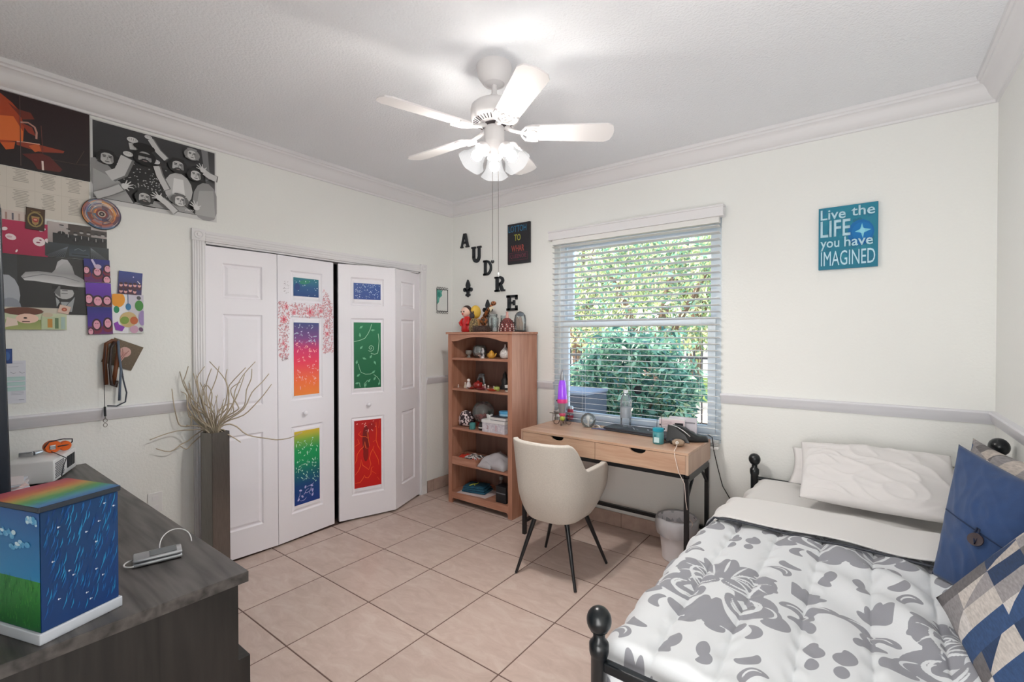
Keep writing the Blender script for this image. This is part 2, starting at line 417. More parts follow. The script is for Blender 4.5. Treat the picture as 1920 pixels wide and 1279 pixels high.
for i, r_ in enumerate([('back', 0, W, 1, 1), ('left', YF, 0, 1, 1), ('right', YF, 0, 1, 1), ('front', 0, W, 1, 1)]): strip('trim_%d' % (i + 1), crown, MT['trim'], [r_])
cr = [(0, 1.010), (.008, 1.012), (.012, 1.022), (.018, 1.028), (.02, 1.05), (.026, 1.058), (.028, 1.068), (.024, 1.075), (0, 1.077)]
for i, r_ in enumerate([('back', 0, WX0, 1, 0), ('back', WX1, W, 0, 1), ('left', YF, -2.24, 1, 0), ('left', -.36, 0, 0, 1), ('right', YF, 0, 1, 1)]): strip('trim_%d' % (i + 5), cr, MT['rail'], [r_])
# tiled baseboards: mortar core + single tiles
bm_tile = mat('baseboard_tile', 'b8a195', .45, var=(14, 'a58d82', .2))
def baseboard(side, lo, hi, off):
    q = MB()
    if side == 'back': q.box(lo, hi, -.008, 0, 0, .106)
    elif side == 'left': q.box(0, .008, lo, hi, 0, .106)
    else: q.box(W - .008, W, lo, hi, 0, .106)
    core = st(q.build('baseboard_' + side, MT['grout']))
    t = off
    while t < hi:
        a, c = max(t, lo) + .002, min(t + .33, hi) - .002
        if c - a > .01:
            q = MB()
            if side == 'back': q.box(a, c, -.012, -.0075, .003, .11, bev=.001)
            elif side == 'left': q.box(.0075, .012, a, c, .003, .11, bev=.001)
            else: q.box(W - .012, W - .0075, a, c, .003, .11, bev=.001)
            q.build('baseboard_tile', bm_tile, core)
        t += .33
baseboard('back', 0.0, W, -.2); baseboard('left', -.35, -.012, -.6); baseboard('right', YF, -.012, -3.6)
core2 = None

# closet casing: trim around the opening
def casing():
    q = MB(); M = Matrix.Identity(4)
    for (a, c) in ((CY0 - .065, CY0), (CY1, CY1 + .065)):
        q.box(0, .016, a, c, 0, CZ)
        for k in range(4): q.box(.016, .0195, a + .008 + k * .0135, a + .0165 + k * .0135, .08, CZ - .002, bev=.001)
    q.box(0, .016, CY0, CY1, CZ, CZ + .062)
    for k in range(3): q.box(.016, .0195, CY0 + .004, CY1, CZ + .008 + k * .017, CZ + .019 + k * .017, bev=.001)
    q.box(0, .02, CY0 - .07, CY0 + .004, CZ, CZ + .07, bev=.003)
    q.box(0, .02, CY1 - .004, CY1 + .07, CZ, CZ + .07, bev=.003)
    Mr = Matrix.Rotation(R(90), 4, 'Y')
    for yy in (CY0 - .033, CY1 + .033):
        q.lathe([(.026, .02), (.026, .024), (.02, .026), (.017, .022), (.012, .022), (.009, .026), (0, .027)], (0, yy, CZ + .035), 20, Mr)
    return q
st(casing().build('trim_10', MT['trim'], smooth=30))
# inner jambs and track
b = MB(); b.box(-.118, -.002, CY0 - .001, CY0 + .012, 0, CZ); b.box(-.118, -.002, CY1 - .012, CY1 + .001, 0, CZ); b.box(-.118, -.002, CY0, CY1, CZ - .012, CZ + .001)
st(b.build('trim_11', MT['trim']))

# ------------------------------------------------------------------ bifold closet doors
def door_leaf(idx, p0, p1, paint=None, knob=None, name='door'):
    """front face runs from p0 to p1 (x,y); local x along the leaf, local z up, local y = thickness (into closet)"""
    d = Vector((p1[0] - p0[0], p1[1] - p0[1], 0)); L = d.length - .004; d.normalize()
    # local frame: X = along leaf, Y = up, Z = outward to the room
    n = Vector((d.y, -d.x, 0)); 
    if n.x < 0: n = -n
    M = Matrix((d, Vector((0, 0, 1)), n)).transposed().to_4x4(); M.translation = Vector((p0[0], p0[1], 0)) + d * .002
    z0, z1 = .015, 2.02
    q = MB(); e = .095 if L > .42 else .092
    panels = [(.195, .815), (1.0, 1.6), (1.70, 1.922)]
    # stiles and rails (front skin), panel recess with raised field
    q.box(0, L, z0, z1, -.034, -.012, M)
    q.box(0, e, z0, z1, -.012, 0, M); q.box(L - e, L, z0, z1, -.012, 0, M)
    zz = [z0] + [t for pr in panels for t in pr] + [z1]
    for i in range(0, len(zz), 2): q.box(e, L - e, zz[i], zz[i + 1], -.012, 0, M)
    for a, c in panels:
        # sloped moulding ring and raised field
        def ring(i0, h0, i1, h1):
            A = [(e + i0, a + i0), (L - e - i0, a + i0), (L - e - i0, c - i0), (e + i0, c - i0)]
            B = [(e + i1, a + i1), (L - e - i1, a + i1), (L - e - i1, c - i1), (e + i1, c - i1)]
            va = [q.b.verts.new(M @ Vector((x, y, h0))) for x, y in A]; vb = [q.b.verts.new(M @ Vector((x, y, h1))) for x, y in B]
            for k in range(4): j = (k + 1) % 4; q.b.faces.new((va[k], va[j], vb[j], vb[k]))
            return vb
        ring(0, 0, .008, -.009); ring(.008, -.009, .014, -.0095); vb = ring(.014, -.0095, .03, -.003); q.b.faces.new(vb)
    o = st(q.build(name + '_%d' % idx, MT['door']))
    if knob:
        # short round pull
        kn = MB().lathe([(.009, 0), (.008, .008), (.013, .013), (.0165, .02), (.0165, .026), (.012, .031), (0, .032)], (0, 0, 0), 18)
        bmesh.ops.transform(kn.b, matrix=M @ Matrix.Translation((knob[0] * L, knob[1], 0)), verts=kn.b.verts)
        kn.build('door_knob', MT['door'], o, smooth=50)
    return o, M, L
P0, P1, P2 = (.0, -2.17), (.028, -1.74), (-.0, -1.295)
P3, P4, P5 = (.0, -1.258), (.143, -.822), (.0, -.432)
d1, M1, L1 = door_leaf(1, P0, P1)
d2, M2, L2 = door_leaf(2, P1, P2, knob=(.43, .905))
d3, M3, L3 = door_leaf(3, P3, P4, knob=(.5, .912))
d4, M4, L4 = door_leaf(4, P4, P5)
def door_canvas(Md, x0, z0, x1, z1, h=-.003):
    o = Md @ Vector((x0, z0, h)); return Print(o, (Md @ Vector((x1, z0, h))) - o, (Md @ Vector((x0, z1, h))) - o, .0006)
def grad(P, stops):
    for (y0, c0), (y1, c1) in zip(stops, stops[1:]): P.poly([(0, y0), (1, y0), (1, y1), (0, y1)], [c0, c0, c1, c1], False)
    P.k += 1
def specks(P, n, c, smin=.008, smax=.022, ymin=0, ymax=1, seed=1):
    r = random.Random(seed)
    for _ in range(n):
        s_ = r.uniform(smin, smax); P.ell(r.uniform(.05, .95), r.uniform(ymin + .02, ymax - .02), s_, s_ * r.uniform(.6, 1.6), c, r.uniform(0, 180), 7, False)
    P.k += 1
def sprigs(P, n, c, ymin, ymax, seed=2, ln=.14, w=.012):
    r = random.Random(seed)
    for _ in range(n):
        x, y, a = r.uniform(.1, .9), r.uniform(ymin, ymax), r.uniform(0, 6.28); pts = []
        for k in range(6):
            pts.append((x, y)); a += r.uniform(-.7, .7); x += math.cos(a) * ln / 5; y += math.sin(a) * ln / 5 / P.asp
        P.line(pts, [w * .5, w, w * .9, w, w * .7, w * .3], c, False)
        P.ell(x, y, w * 1.8, w * 1.1, c, math.degrees(a), 7, False)
    P.k += 1
# leaf 2: night blue square, sunset, rainbow panel (local x along the leaf, from P1)
x0_, x1_ = .118, .318
P = door_canvas(M2, x0_, 1.745, x1_, 1.877); grad(P, [(0, '1d3f7c'), (.5, '1f5488'), (1, '2a7a86')]); P.ell(.45, .8, .22, .12, '2c8570', 10); P.ell(.15, .5, .1, .2, '24407e'); specks(P, 18, 'cfe2f0', .01, .022, seed=3); P.build('painted_panel', d2)
P = door_canvas(M2, x0_, 1.033, x1_, 1.556); grad(P, [(0, 'f28a3a'), (.2, 'f4703c'), (.45, 'ee3a5a'), (.62, 'd8326a'), (.78, '7d4585'), (1, '3c4a80')]); specks(P, 60, 'f6a9ae', .008, .02, .08, .75, 4); specks(P, 18, 'a9aec8', .01, .022, .72, 1, 5); sprigs(P, 10, 'f7b9b0', .1, .7, 6); sprigs(P, 7, 'c9b9dc', .7, .95, 7); P.build('painted_panel', d2)
P = door_canvas(M2, x0_, .246, x1_, .775); grad(P, [(0, '1b3a86'), (.25, '14457f'), (.42, '12646f'), (.6, '17955a'), (.75, '1f9a58'), (.88, '7fb04a'), (1, 'd9b93a')]); specks(P, 40, 'bfe6cf', .008, .02, .3, .85, 8); sprigs(P, 16, 'b7e2d2', .3, .85, 9); sprigs(P, 7, 'b9b6e6', .06, .35, 10, .3, .02); P.build('painted_panel', d2)
# leaf 3: starry blue, green vine, red roots
x0_, x1_ = .118, .335
P = door_canvas(M3, x0_, 1.751, x1_, 1.879); grad(P, [(0, '2b4a92'), (1, '2c549c')]); specks(P, 90, 'c7d8f2', .010, .02, seed=11); P.build('painted_panel', d3)
P = door_canvas(M3, x0_, 1.044, x1_, 1.567); grad(P, [(0, '14633f'), (.5, '186b45'), (1, '1d7a52')])
vine = 'a8d6ba'
P.line([(0, .71), (.2, .725), (.4, .76), (.52, .83), (.6, .9), (.66, .98)], .018, vine)
sp = [(.62 + .13 * (1 - k / 26) * math.cos(k * .42 + 3.9) * 1.0, .61 + .13 * (1 - k / 26) * math.sin(k * .42 + 3.9) / P.asp) for k in range(26)]
P.line([(.9, .83), (.93, .72), (.9, .58), (.88, .53), (.76, .51), (.62, .53)] , .02, vine); P.line(sp, .018, vine)
P.line([(.16, .37), (.2, .3), (.26, .24), (.42, .21), (.6, .21), (.75, .25)], .016, vine); P.line([(.72, .2), (.85, .16), (.95, .1), (.92, .06)], .016, vine); P.line([(.22, .02), (.2, .08), (.1, .09)], .016, vine); P.line([(.4, 0), (.36, .06), (.5, .12)], .014, vine)
for (x, y, a) in ((.27, .93, 40), (.22, .81, 95), (.7, .885, 5), (.27, .62, 50), (.62, .48, 60), (.38, .45, -20), (.1, .4, 80), (.77, .38, -65), (.16, .2, 40), (.72, .24, 45), (.93, .06, 70), (.55, .11, 50), (.76, .14, 60), (.12, .08, 10), (.42, .05, 70)):
    dx, dy = math.cos(R(a)) * .085, math.sin(R(a)) * .085 / P.asp; nx, ny = -math.sin(R(a)) * .04, math.cos(R(a)) * .04 / P.asp
    P.poly([(x - dx, y - dy), (x - dx * .2 + nx, y - dy * .2 + ny), (x + dx, y + dy), (x - dx * .2 - nx, y - dy * .2 - ny)], '6fb58f', False)
P.k += 1; P.build('painted_panel', d3)
P = door_canvas(M3, x0_, .249, x1_, .787); grad(P, [(0, 'c4100f'), (.5, 'cf1512'), (1, 'b51818')])
P.ell(.42, .7, .13, .22, '7a1414'); P.ell(.42, .5, .1, .12, '8e1412', 0); P.ell(.62, .9, .14, .06, 'a31417')
rt = 'f0642e'
for pts in ([(.02, .08), (.2, .08), (.32, .14), (.36, .18), (.4, .14), (.5, .13), (.6, .18), (.62, .27), (.7, .29)], [(.02, .2), (.15, .26), (.22, .33), (.24, .42), (.3, .33), (.42, .29), (.52, .25)], [(0, .36), (.08, .42), (.1, .5), (.22, .57), (.33, .6), (.38, .68), (.42, .58), (.5, .57)],
            [(.52, .25), (.6, .33), (.55, .42), (.6, .5), (.68, .55), (.72, .6)], [(.68, .55), (.8, .45), (.88, .38), (.9, .3)], [(.8, .95), (.82, .8), (.8, .68), (.88, .58), (1, .5)], [(.0, .62), (.18, .66), (.12, .73)], [(.25, .84), (.15, .8), (.25, .76), (.42, .75), (.5, .72), (.46, .82)], [(.5, .82), (.52, .7), (.55, .6)], [(.68, .66), (.78, .68)], [(.95, .98), (.9, .86)], [(.65, .22), (.8, .17)], [(.85, .12), (.92, .07)]):
    P.line(pts, [.012] + [.022] * (len(pts) - 2) + [.01], rt, False)
P.k += 1; specks(P, 14, 'f5b7b0', .008, .018, .8, 1, 12); P.build('painted_panel', d3)
# pen doodle around the top panels of leaf 2 (pink flowers)
def doodle(Md, L, parent):
    o = Md @ Vector((0, 1.25, 0)); P = Print(o, (Md @ Vector((L, 1.25, 0))) - o, (Md @ Vector((0, 1.95, 0))) - o, .0004, .0001)
    r = random.Random(5); A = P.asp
    def inside(x, z):
        if .02 < x < .8 and 1.60 < z < 1.695: return z < 1.69 + .01 * math.sin(x * 20)
        if .02 < x < .18 and 1.30 < z < 1.61: return True
        if .79 < x < .985 and 1.33 < z < 1.80 and ((x - .79) / .2) ** 2 + max(0, (z - 1.60) / .2) ** 2 < 1.0: return True
        return False
    cnt = 0
    while cnt < 900:
        x, z = r.uniform(.02, .985), r.uniform(1.3, 1.81)
        if not inside(x, z): continue
        y = (z - 1.25) / .7; a = r.uniform(0, 6.28); k = r.uniform(.012, .026)
        P.line([(x, y), (x + k * math.cos(a), y + k * math.sin(a) / A), (x + k * math.cos(a + .8), y + k * 1.2 * math.sin(a + .8) / A)],   .009, r.choice(['d98f96', 'c98a94', 'e0a3a8', 'b8848c']), False); cnt += 1
    P.k += 1
    for x, z, s_ in ((.14, 1.665, .03), (.27, 1.625, .028), (.55, 1.635, .05), (.75, 1.645, .03), (.1, 1.575, .045), (.86, 1.53, .025), (.87, 1.475, .03), (.09, 1.41, .02), (.13, 1.385, .02)):
        y = (z - 1.25) / .7
        for q in range(7): P.ell(x + s_ * math.cos(q * .9), y + s_ * math.sin(q * .9) / A, s_ * .42, s_ * .22, 'e99aa4', math.degrees(q * .9), 8, False)
        P.ell(x, y, s_ * .45, s_ * .45, 'd4566a', 0, 9, False)
    P.k += 1
    for (xx, z0d, z1d) in ((.1, 1.285, 1.31), (.13, 1.74, 1.84)):
        for k in range(16): 
            y = (r.uniform(z0d, z1d) - 1.25) / .7; x = xx + r.uniform(-.04, .04); P.line([(x, y), (x + .02, y + .008)], .004, '8a7f88', False)
    return P.build('pen_doodle', parent)
doodle(M2, L2, d2)

# ------------------------------------------------------------------ window
win = MB()
fy0, fy1 = .085, .13
win.box(WX0 + .0005, WX0 + .05, fy0, fy1, WZ0 + .005, WZ1 - .0005); win.box(WX1 - .05, WX1 - .0005, fy0, fy1, WZ0 + .005, WZ1 - .0005); win.box(WX0 + .05, WX1 - .05, fy0, fy1, WZ1 - .05, WZ1); win.box(WX0 + .05, WX1 - .05, fy0, fy1, WZ0, WZ0 + .05)
wo = st(win.build('window_1', MT['sash']))
MB().box(WX0 + .001, WX1 - .001, -.004, .12, WZ0 + .0005, WZ0 + .004).build('window_sill', MT['sash'], wo)
def sash(z0, z1, y, nm):
    q = MB(); w_ = .05; q.box(WX0 + .05, WX0 + .05 + w_, y, y + .03, z0, z1); q.box(WX1 - .05 - w_, WX1 - .05, y, y + .03, z0, z1)
    q.box(WX0 + .05 + w_, WX1 - .05 - w_, y, y + .03, z0, z0 + .05); q.box(WX0 + .05 + w_, WX1 - .05 - w_, y, y + .03, z1 - .05, z1)
    o = q.build('sash', MT['sash'], wo)
    MB().box(WX0 + .1, WX1 - .1, y + .012, y + .016, z0 + .05, z1 - .05).build('pane', MT['pane'], o)
sash(1.537, WZ1 - .05, .131, 'up'); sash(WZ0 + .05, 1.59, .054, 'low')
# blind
bl = thing('window_blind', 'white horizontal slat blind lowered over the window behind the desk', 'blind', (1.83, -.03, 2.25))
q = MB(); q.box(1.162, 2.508, -.066, -.012, 2.2502, 2.3048); q.box(1.158, 2.512, -.072, -.008, 2.305, 2.318, bev=.002); q.box(1.158, 2.512, -.069, -.009, 2.2435, 2.25, bev=.001)
q.build('valance', MT['trim'], bl)
MB().box(1.19, 2.48, -.052, -.008, 2.205, 2.243).build('headrail', MT['slat'], bl)
pitch = .0435; z = 2.185; sm = None; zs = []
while z > .79: zs.append(z); z -= pitch
for z in zs:
    if sm is None:
        o = MB().box(1.186, 2.482, -.054, -.006, z - .0013, z + .0013, Matrix.Translation((0, -.03, z)) @ Matrix.Rotation(R(-9), 4, 'X') @ Matrix.Translation((0, .03, -z))).build('slat', MT['slat'], bl); sm = o; zb = z
    else:
        c = sm.copy(); COL.objects.link(c); c.parent = bl; c.location = (0, 0, z - zb)
for k in range(6):
    c = sm.copy(); COL.objects.link(c); c.parent = bl; c.location = (0, 0, .728 + k * .0065 - zb)
MB().box(1.186, 2.482, -.054, -.006, .703, .722, bev=.003).build('bottom_rail', MT['slat'], bl)
for x in (1.268, 1.47, 1.86, 2.36):
    for yy in (-.056, -.004): MB().tube([(x, yy, 2.21), (x, yy, .72)], .0008, 5).build('ladder_cord', MT['slat'], bl)
for cx_, zt in ((1.262, 1.17), (1.275, 1.06)):
    pc = MB().tube([(cx_, -.062, 2.21), (cx_, -.062, zt + .02)], .0012, 5).build('pull_cord', MT['slat'], bl)
    MB().lathe([(.003, .03), (.0055, 0), (.0055, -.012), (.003, -.02)], (cx_, -.062, zt), 10).build('cord_tassel', mat('tassel', 'b9bcc0', .5), pc, smooth=40)
# suncatcher on the glass
tag(MB().lathe([(.0, -.003), (.03, -.003), (.034, 0), (.03, .003), (0, .003)], (1.885, .052, 1.05), 11, Matrix.Rotation(R(90), 4, 'X')).build('window_decal', MT['dark'], None, (1.885, .05, 1.05)), 'small dark round decal stuck on the lower window pane above the bottle', 'decal')

# ------------------------------------------------------------------ garden outside
gm = mat('lawn', '8a9a4a', .95, var=(3, '6b7f35', .25)); pv = mat('patio_stone', 'd9c3ac', .8, var=(2, 'c4ae98', .3))
st(MB().box(-9, 9, 8.0, 16, -.14, -.1).build('ground_lawn', gm)); st(MB().box(-9, 9, .15, 8.0, -.14, -.098).build('ground_patio', pv))
lawn_strip = None
def leaves(name, parent, n, fn, size, cols, seed, droop=.4, kind='stuff'):
    r = np.random.default_rng(seed); C0 = fn(n, r); n = len(C0)
    d = r.normal(size=(n, 3)); d[:, 2] -= droop; d /= np.linalg.norm(d, axis=1)[:, None]
    u = np.cross(d, r.normal(size=(n, 3))); u /= np.linalg.norm(u, axis=1)[:, None]
    s_ = (size * r.uniform(.6, 1.3, n))[:, None]
    A = C0; Bp = C0 + d * s_ * .5 + u * s_ * .16; Cc = C0 + d * s_; D = C0 + d * s_ * .5 - u * s_ * .16
    V = np.stack([A, Bp, Cc, D], 1).reshape(-1, 3)
    me = bpy.data.meshes.new(name); me.vertices.add(len(V)); me.vertices.foreach_set('co', V.ravel())
    me.loops.add(4 * n); me.loops.foreach_set('vertex_index', np.arange(4 * n)); me.polygons.add(n)
    me.polygons.foreach_set('loop_start', np.arange(0, 4 * n, 4)); me.polygons.foreach_set('loop_total', np.full(n, 4)); me.update()
    mi = r.integers(0, len(cols), n); me.polygons.foreach_set('material_index', mi)
    o = link_mesh(name, me, cols, parent); tag(o, kind=kind); return o
def leaf_mat(name, c):
    m = mat(name, c, .45); n = m.node_tree; b = n.nodes['Principled BSDF']; out = n.nodes['Material Output']
    t = n.nodes.new('ShaderNodeBsdfTranslucent'); t.inputs[0].default_value = (*[min(1, x * 1.6) for x in lin(c)], 1); mx = n.nodes.new('ShaderNodeMixShader'); mx.inputs[0].default_value = .35
    n.links.new(b.outputs[0], mx.inputs[1]); n.links.new(t.outputs[0], mx.inputs[2]); n.links.new(mx.outputs[0], out.inputs[0]); return m
LG = [leaf_mat('leaf_a', '5b8270'), leaf_mat('leaf_b', '6f9a80'), leaf_mat('leaf_c', '3c5f57'), leaf_mat('leaf_d', '9ab89a')]
LY = [leaf_mat('leaf_e', 'b5b886'), leaf_mat('leaf_f', '8c9a68'), leaf_mat('leaf_g', 'dcd8ae'), leaf_mat('leaf_h', '5f7058')]
bark = mat('bark', '6a5546', .9, bump=(20, .5))
def shell(c, r3, hollow=.55):
    def fn(n, r):
        p = r.normal(size=(n, 3)); p /= np.linalg.norm(p, axis=1)[:, None]; k = r.uniform(hollow, 1, n) ** .5
        lump = 1 + .12 * np.sin(p[:, 0] * 7 + c[0]) * np.sin(p[:, 2] * 6) + .1 * np.sin(p[:, 1] * 9)
        q = p * (k * lump)[:, None] * np.array(r3) + np.array(c); return q[q[:, 2] > -.08]
    return fn
def shrub(name, label, cat, c, r3, n, size, cols, seed, trunk=.05, group=None):
    t = thing(name, label, cat, (c[0], c[1], -.1), 0, group)
    leaves('foliage', t, n, shell(c, r3), size, cols, seed)
    q = MB(); rr = random.Random(seed)
    for k in range(5): a = k * 1.3; q.tube([(c[0], c[1], -.1), (c[0] + .1 * math.cos(a), c[1] + .1 * math.sin(a), c[2] * .4), (c[0] + r3[0] * .5 * math.cos(a), c[1] + r3[1] * .5 * math.sin(a), c[2] + r3[2] * .3)], [trunk, trunk * .7, trunk * .3], 6)
    q.build('trunk', bark, t)
shrub('leafy_bush', 'large dark green bush right outside the window', 'bush', (.93, 2.25, .70), (.74, .7, .84), 8000, .13, LG, 1)
shrub('leafy_bush', 'lower lighter green bush at the right edge of the large bush', 'bush', (1.50, 2.0, .33), (.24, .3, .52), 2600, .09, LG[1:] + LY[:1], 2)
shrub('garden_tree', 'dark-leaved tree with a broad crown behind the bush', 'tree', (-.3, 6.2, 2.35), (2.2, .9, 1.3), 7000, .15, LG[:2] + LY, 3, .14)
shrub('garden_tree', 'yellow-green tree reaching the top right of the window', 'tree', (1.6, 8.2, 3.9), (1.9, 1.0, 2.3), 9000, .16, LY + LG[3:], 4, .14)
shrub('garden_tree', 'pale olive tree at the left edge of the window view', 'tree', (-3.2, 8.3, 3.2), (1.7, 1.0, 2.4), 8000, .16, LY, 5, .14)
shrub('garden_tree', 'tall sunlit tree standing farthest back in the garden', 'tree', (-.9, 11.5, 5.2), (3.8, 1.4, 3.3), 9000, .24, LY + LG[3:], 6, .2)
fe = thing('garden_fence', 'black metal picket fence across the garden', 'fence', (0, 4.5, -.1)); fm = MT['dark']
MB().box(-6, 5, 4.49, 4.51, 1.08, 1.12).build('rail', fm, fe); MB().box(-6, 5, 4.49, 4.51, .02, .06).build('rail', fm, fe)
pk = None
for k in range(72):
    x = -4.6 + k * .115
    if pk is None: pk = MB().box(x - .011, x + .011, 4.488, 4.512, -.1, 1.22).build('picket', fm, fe); xb = x
    else: c = pk.copy(); COL.objects.link(c); c.parent = fe; c.location = (x - xb, 0, 0)
ac = thing('air_conditioner', 'dark grey outdoor unit standing left of the bush outside', 'air conditioner', (.75, 1.25, -.1))
MB().box(.33, .96, .95, 1.45, -.1, .84, bev=.01).build('casing', mat('ac_grey', '4b4e56', .6), ac)
MB().box(.32, .97, .94, 1.46, .84, .87, bev=.008).build('cover', mat('ac_top', '7b7e86', .5), ac)
q = MB()
for k in range(16): q.box(.36, .93, .944, .95, .0 + k * .05, .02 + k * .05)
q.build('grille', MT['dgrey'], ac)
nh = thing('neighbour_house', 'pale lavender house wall far behind the trees', 'house', (-1, 15, -.1))
MB().box(-8, 5, 14.8, 18, -.1, 3.2).build('wall', mat('house_wall', 'cfc3c6', .85), nh); MB().prism([(-8.6, 3.2), (5.6, 3.2), (3.6, 4.9), (-6.6, 4.9)], -18.4, -14.4, Matrix.Rotation(R(90), 4, 'X')).build('roof', mat('house_roof', '8a7a74', .9), nh)
for x in (-5.5, -2.5, .2, 2.8): wf = MB().box(x - .6, x + .6, 14.77, 14.8, .9, 2.2).build('window', MT['sash'], nh); MB().box(x - .52, x + .52, 14.755, 14.769, .98, 2.12).build('pane', mat('far_pane', '4d5a66', .2), wf)
tag(MB().box(1.6, 2.6, 5.6, 6.0, -.1, .35, bev=.02).build('garden_wall', mat('block', 'd6b79a', .8), None, (2.1, 5.8, -.1)), 'low pale stone wall beyond the fence at right', 'wall')

# ------------------------------------------------------------------ ceiling fan
FX, FY = 1.842, -1.6
fan = thing('ceiling_fan', 'white five-bladed ceiling fan with three frosted lamps', 'ceiling fan', (FX, FY, H))
wm = MT['white']
MB().lathe([(.083, H), (.084, H - .012), (.078, H - .05), (.06, H - .078), (.05, H - .088), (.047, H - .082), (.028, H - .09), (.014, H - .092)], (FX, FY, 0), 36).build('canopy', wm, fan, smooth=40)
MB().lathe([(.013, H - .08), (.013, 2.60), (.021, 2.60), (.023, 2.585), (.023, 2.566)], (FX, FY, 0), 18).build('downrod', wm, fan, smooth=40)
mo = MB().lathe([(.02, 2.572), (.05, 2.57), (.095, 2.556), (.108, 2.545), (.112, 2.53), (.112, 2.49), (.108, 2.483), (.105, 2.476), (.07, 2.462), (.052, 2.458), (.05, 2.45)], (FX, FY, 0), 40).build('motor_housing', wm, fan, smooth=40)
q = MB()
for k in range(36):
    a = 2 * PI * k / 36; Mx = Matrix.Translation((FX, FY, 2.4695)) @ Matrix.Rotation(a, 4, 'Z') @ Matrix.Translation((.088, 0, 0)) @ Matrix.Rotation(R(-22), 4, 'Y')
    q.box(-.013, .013, -.0022, .0022, -.0022, .0016, Mx)
q.build('vent_slots', MT['vent'], mo)
MB().lathe([(.056, 2.462), (.058, 2.452), (.04, 2.446)], (FX, FY, 0), 24).build('hub_ring', MT['vent'], fan)
MB().lathe([(.046, 2.452), (.048, 2.44), (.048, 2.385), (.05, 2.378), (.05, 2.366), (.046, 2.36), (.04, 2.345), (.024, 2.328), (.01, 2.318), (0, 2.316)], (FX, FY, 0), 30).build('light_kit', wm, fan, smooth=40)
BA = [181, 109, 37, -35, -107]
def blade(a):
    Mx = Matrix.Translation((FX, FY, 2.425)) @ Matrix.Rotation(R(a), 4, 'Z') @ Matrix.Rotation(R(-13), 4, 'X')
    q = MB(); pts = [(.155, -.045), (.175, -.054), (.53, -.066), (.556, -.05), (.566, -.015), (.566, .015), (.556, .05), (.53, .066), (.175, .054), (.155, .045)]
    q.prism(pts, -.003, .003, Mx); o = q.build('blade', wm, fan)
    q = MB(); Mh = Matrix.Translation((FX, FY, 2.445)) @ Matrix.Rotation(R(a), 4, 'Z')
    q.tube([Mh @ Vector(p) for p in ((.05, 0, .006), (.09, 0, -.012), (.125, 0, -.02), (.15, 0, -.022))], [.012, .009, .008, .008], 8)
    q.build('bracket_arm', wm, o, smooth=60)
    q = MB(); zb = -.006
    def loop(pts, w=.0042): q.tube([Mx @ Vector((x, y, zb)) for x, y in pts], w, 6)
    arc = [(.21 + .0, .05), (.18, .053), (.15, .045), (.135, .022), (.13, 0), (.135, -.022), (.15, -.045), (.18, -.053), (.21, -.05)]
    loop(arc, .006); loop([(.14, .0), (.16, .018), (.185, .02), (.2, .01)]); loop([(.14, .0), (.16, -.018), (.185, -.02), (.2, -.01)]); loop([(.155, .03), (.175, .038), (.2, .036)]); loop([(.155, -.03), (.175, -.038), (.2, -.036)]); loop([(.135, 0), (.175, 0)])
    q.build('blade_scroll', wm, o, smooth=60)
for a in BA: blade(a)
# frosted shades, their lit glow put in as emission, dimmer towards the edges
def frosted():
    m = bpy.data.materials.new('frosted_glass'); m.use_nodes = True; n = m.node_tree; n.nodes.clear(); L = n.links.new
    o = n.nodes.new('ShaderNodeOutputMaterial'); t = n.nodes.new('ShaderNodeBsdfTransparent'); t.inputs[0].default_value = (1, .98, .96, 1)
    t.inputs[0].default_value = (.13, .13, .128, 1)
    e = n.nodes.new('ShaderNodeEmission'); e.inputs[0].default_value = (1, .985, .98, 1)
    lw = n.nodes.new('ShaderNodeLayerWeight'); lw.inputs[0].default_value = .35; mr = n.nodes.new('ShaderNodeMapRange'); L(lw.outputs['Facing'], mr.inputs[0]); mr.inputs[3].default_value = .66; mr.inputs[4].default_value = .36; L(mr.outputs[0], e.inputs[1])
    a = n.nodes.new('ShaderNodeAddShader'); L(t.outputs[0], a.inputs[0]); L(e.outputs[0], a.inputs[1]); L(a.outputs[0], o.inputs[0]); return m
FG = frosted(); BM = mat('bulb_lit', 'ffffff', .5, emit=('fffaf4', BULB_POWER / (4 * PI * PI * .026 ** 2)))
for az in (249, 9, 129):
    # local -Z axis points outward and down
    dr = Vector((math.cos(R(az)) * .62, math.sin(R(az)) * .62, -.78)).normalized(); zq = (-dr).to_track_quat('Z', 'Y').to_matrix().to_4x4()
    nk = Vector((FX + .05 * math.cos(R(az)), FY + .05 * math.sin(R(az)), 2.352)); Mx = Matrix.Translation(nk) @ zq
    q = MB(); q.tube([(FX + .03 * math.cos(R(az)), FY + .03 * math.sin(R(az)), 2.366), tuple(nk), tuple(nk + dr * .012)], [.012, .017, .02], 12)
    arm = q.build('lamp_arm', wm, fan, smooth=60)
    fl_ = lambda a, z: 1 + (.05 * math.cos(6 * a)) * max(0, (-z - .075) / .05)
    s_ = MB().lathe([(.022, .0), (.03, -.008), (.034, -.03), (.037, -.055), (.043, -.08), (.053, -.1), (.066, -.118)], (0, 0, 0), 36, Mx, flute=fl_, cap=False)
    bmesh.ops.translate(s_.b, verts=[], vec=(0, 0, 0))
    s_.build('lamp_shade', FG, fan, smooth=180)
    MB().lathe([(0, .004), (.02, .004), (.03, -.004), (.0355, -.03), (.034, -.03), (.028, -.006), (0, -.002)], (0, 0, 0), 28, Mx).build('shade_holder', wm, fan, smooth=50)
    p = nk + dr * .068
    MB().ball(tuple(p), .026, 16).build('bulb', BM, fan, smooth=180)
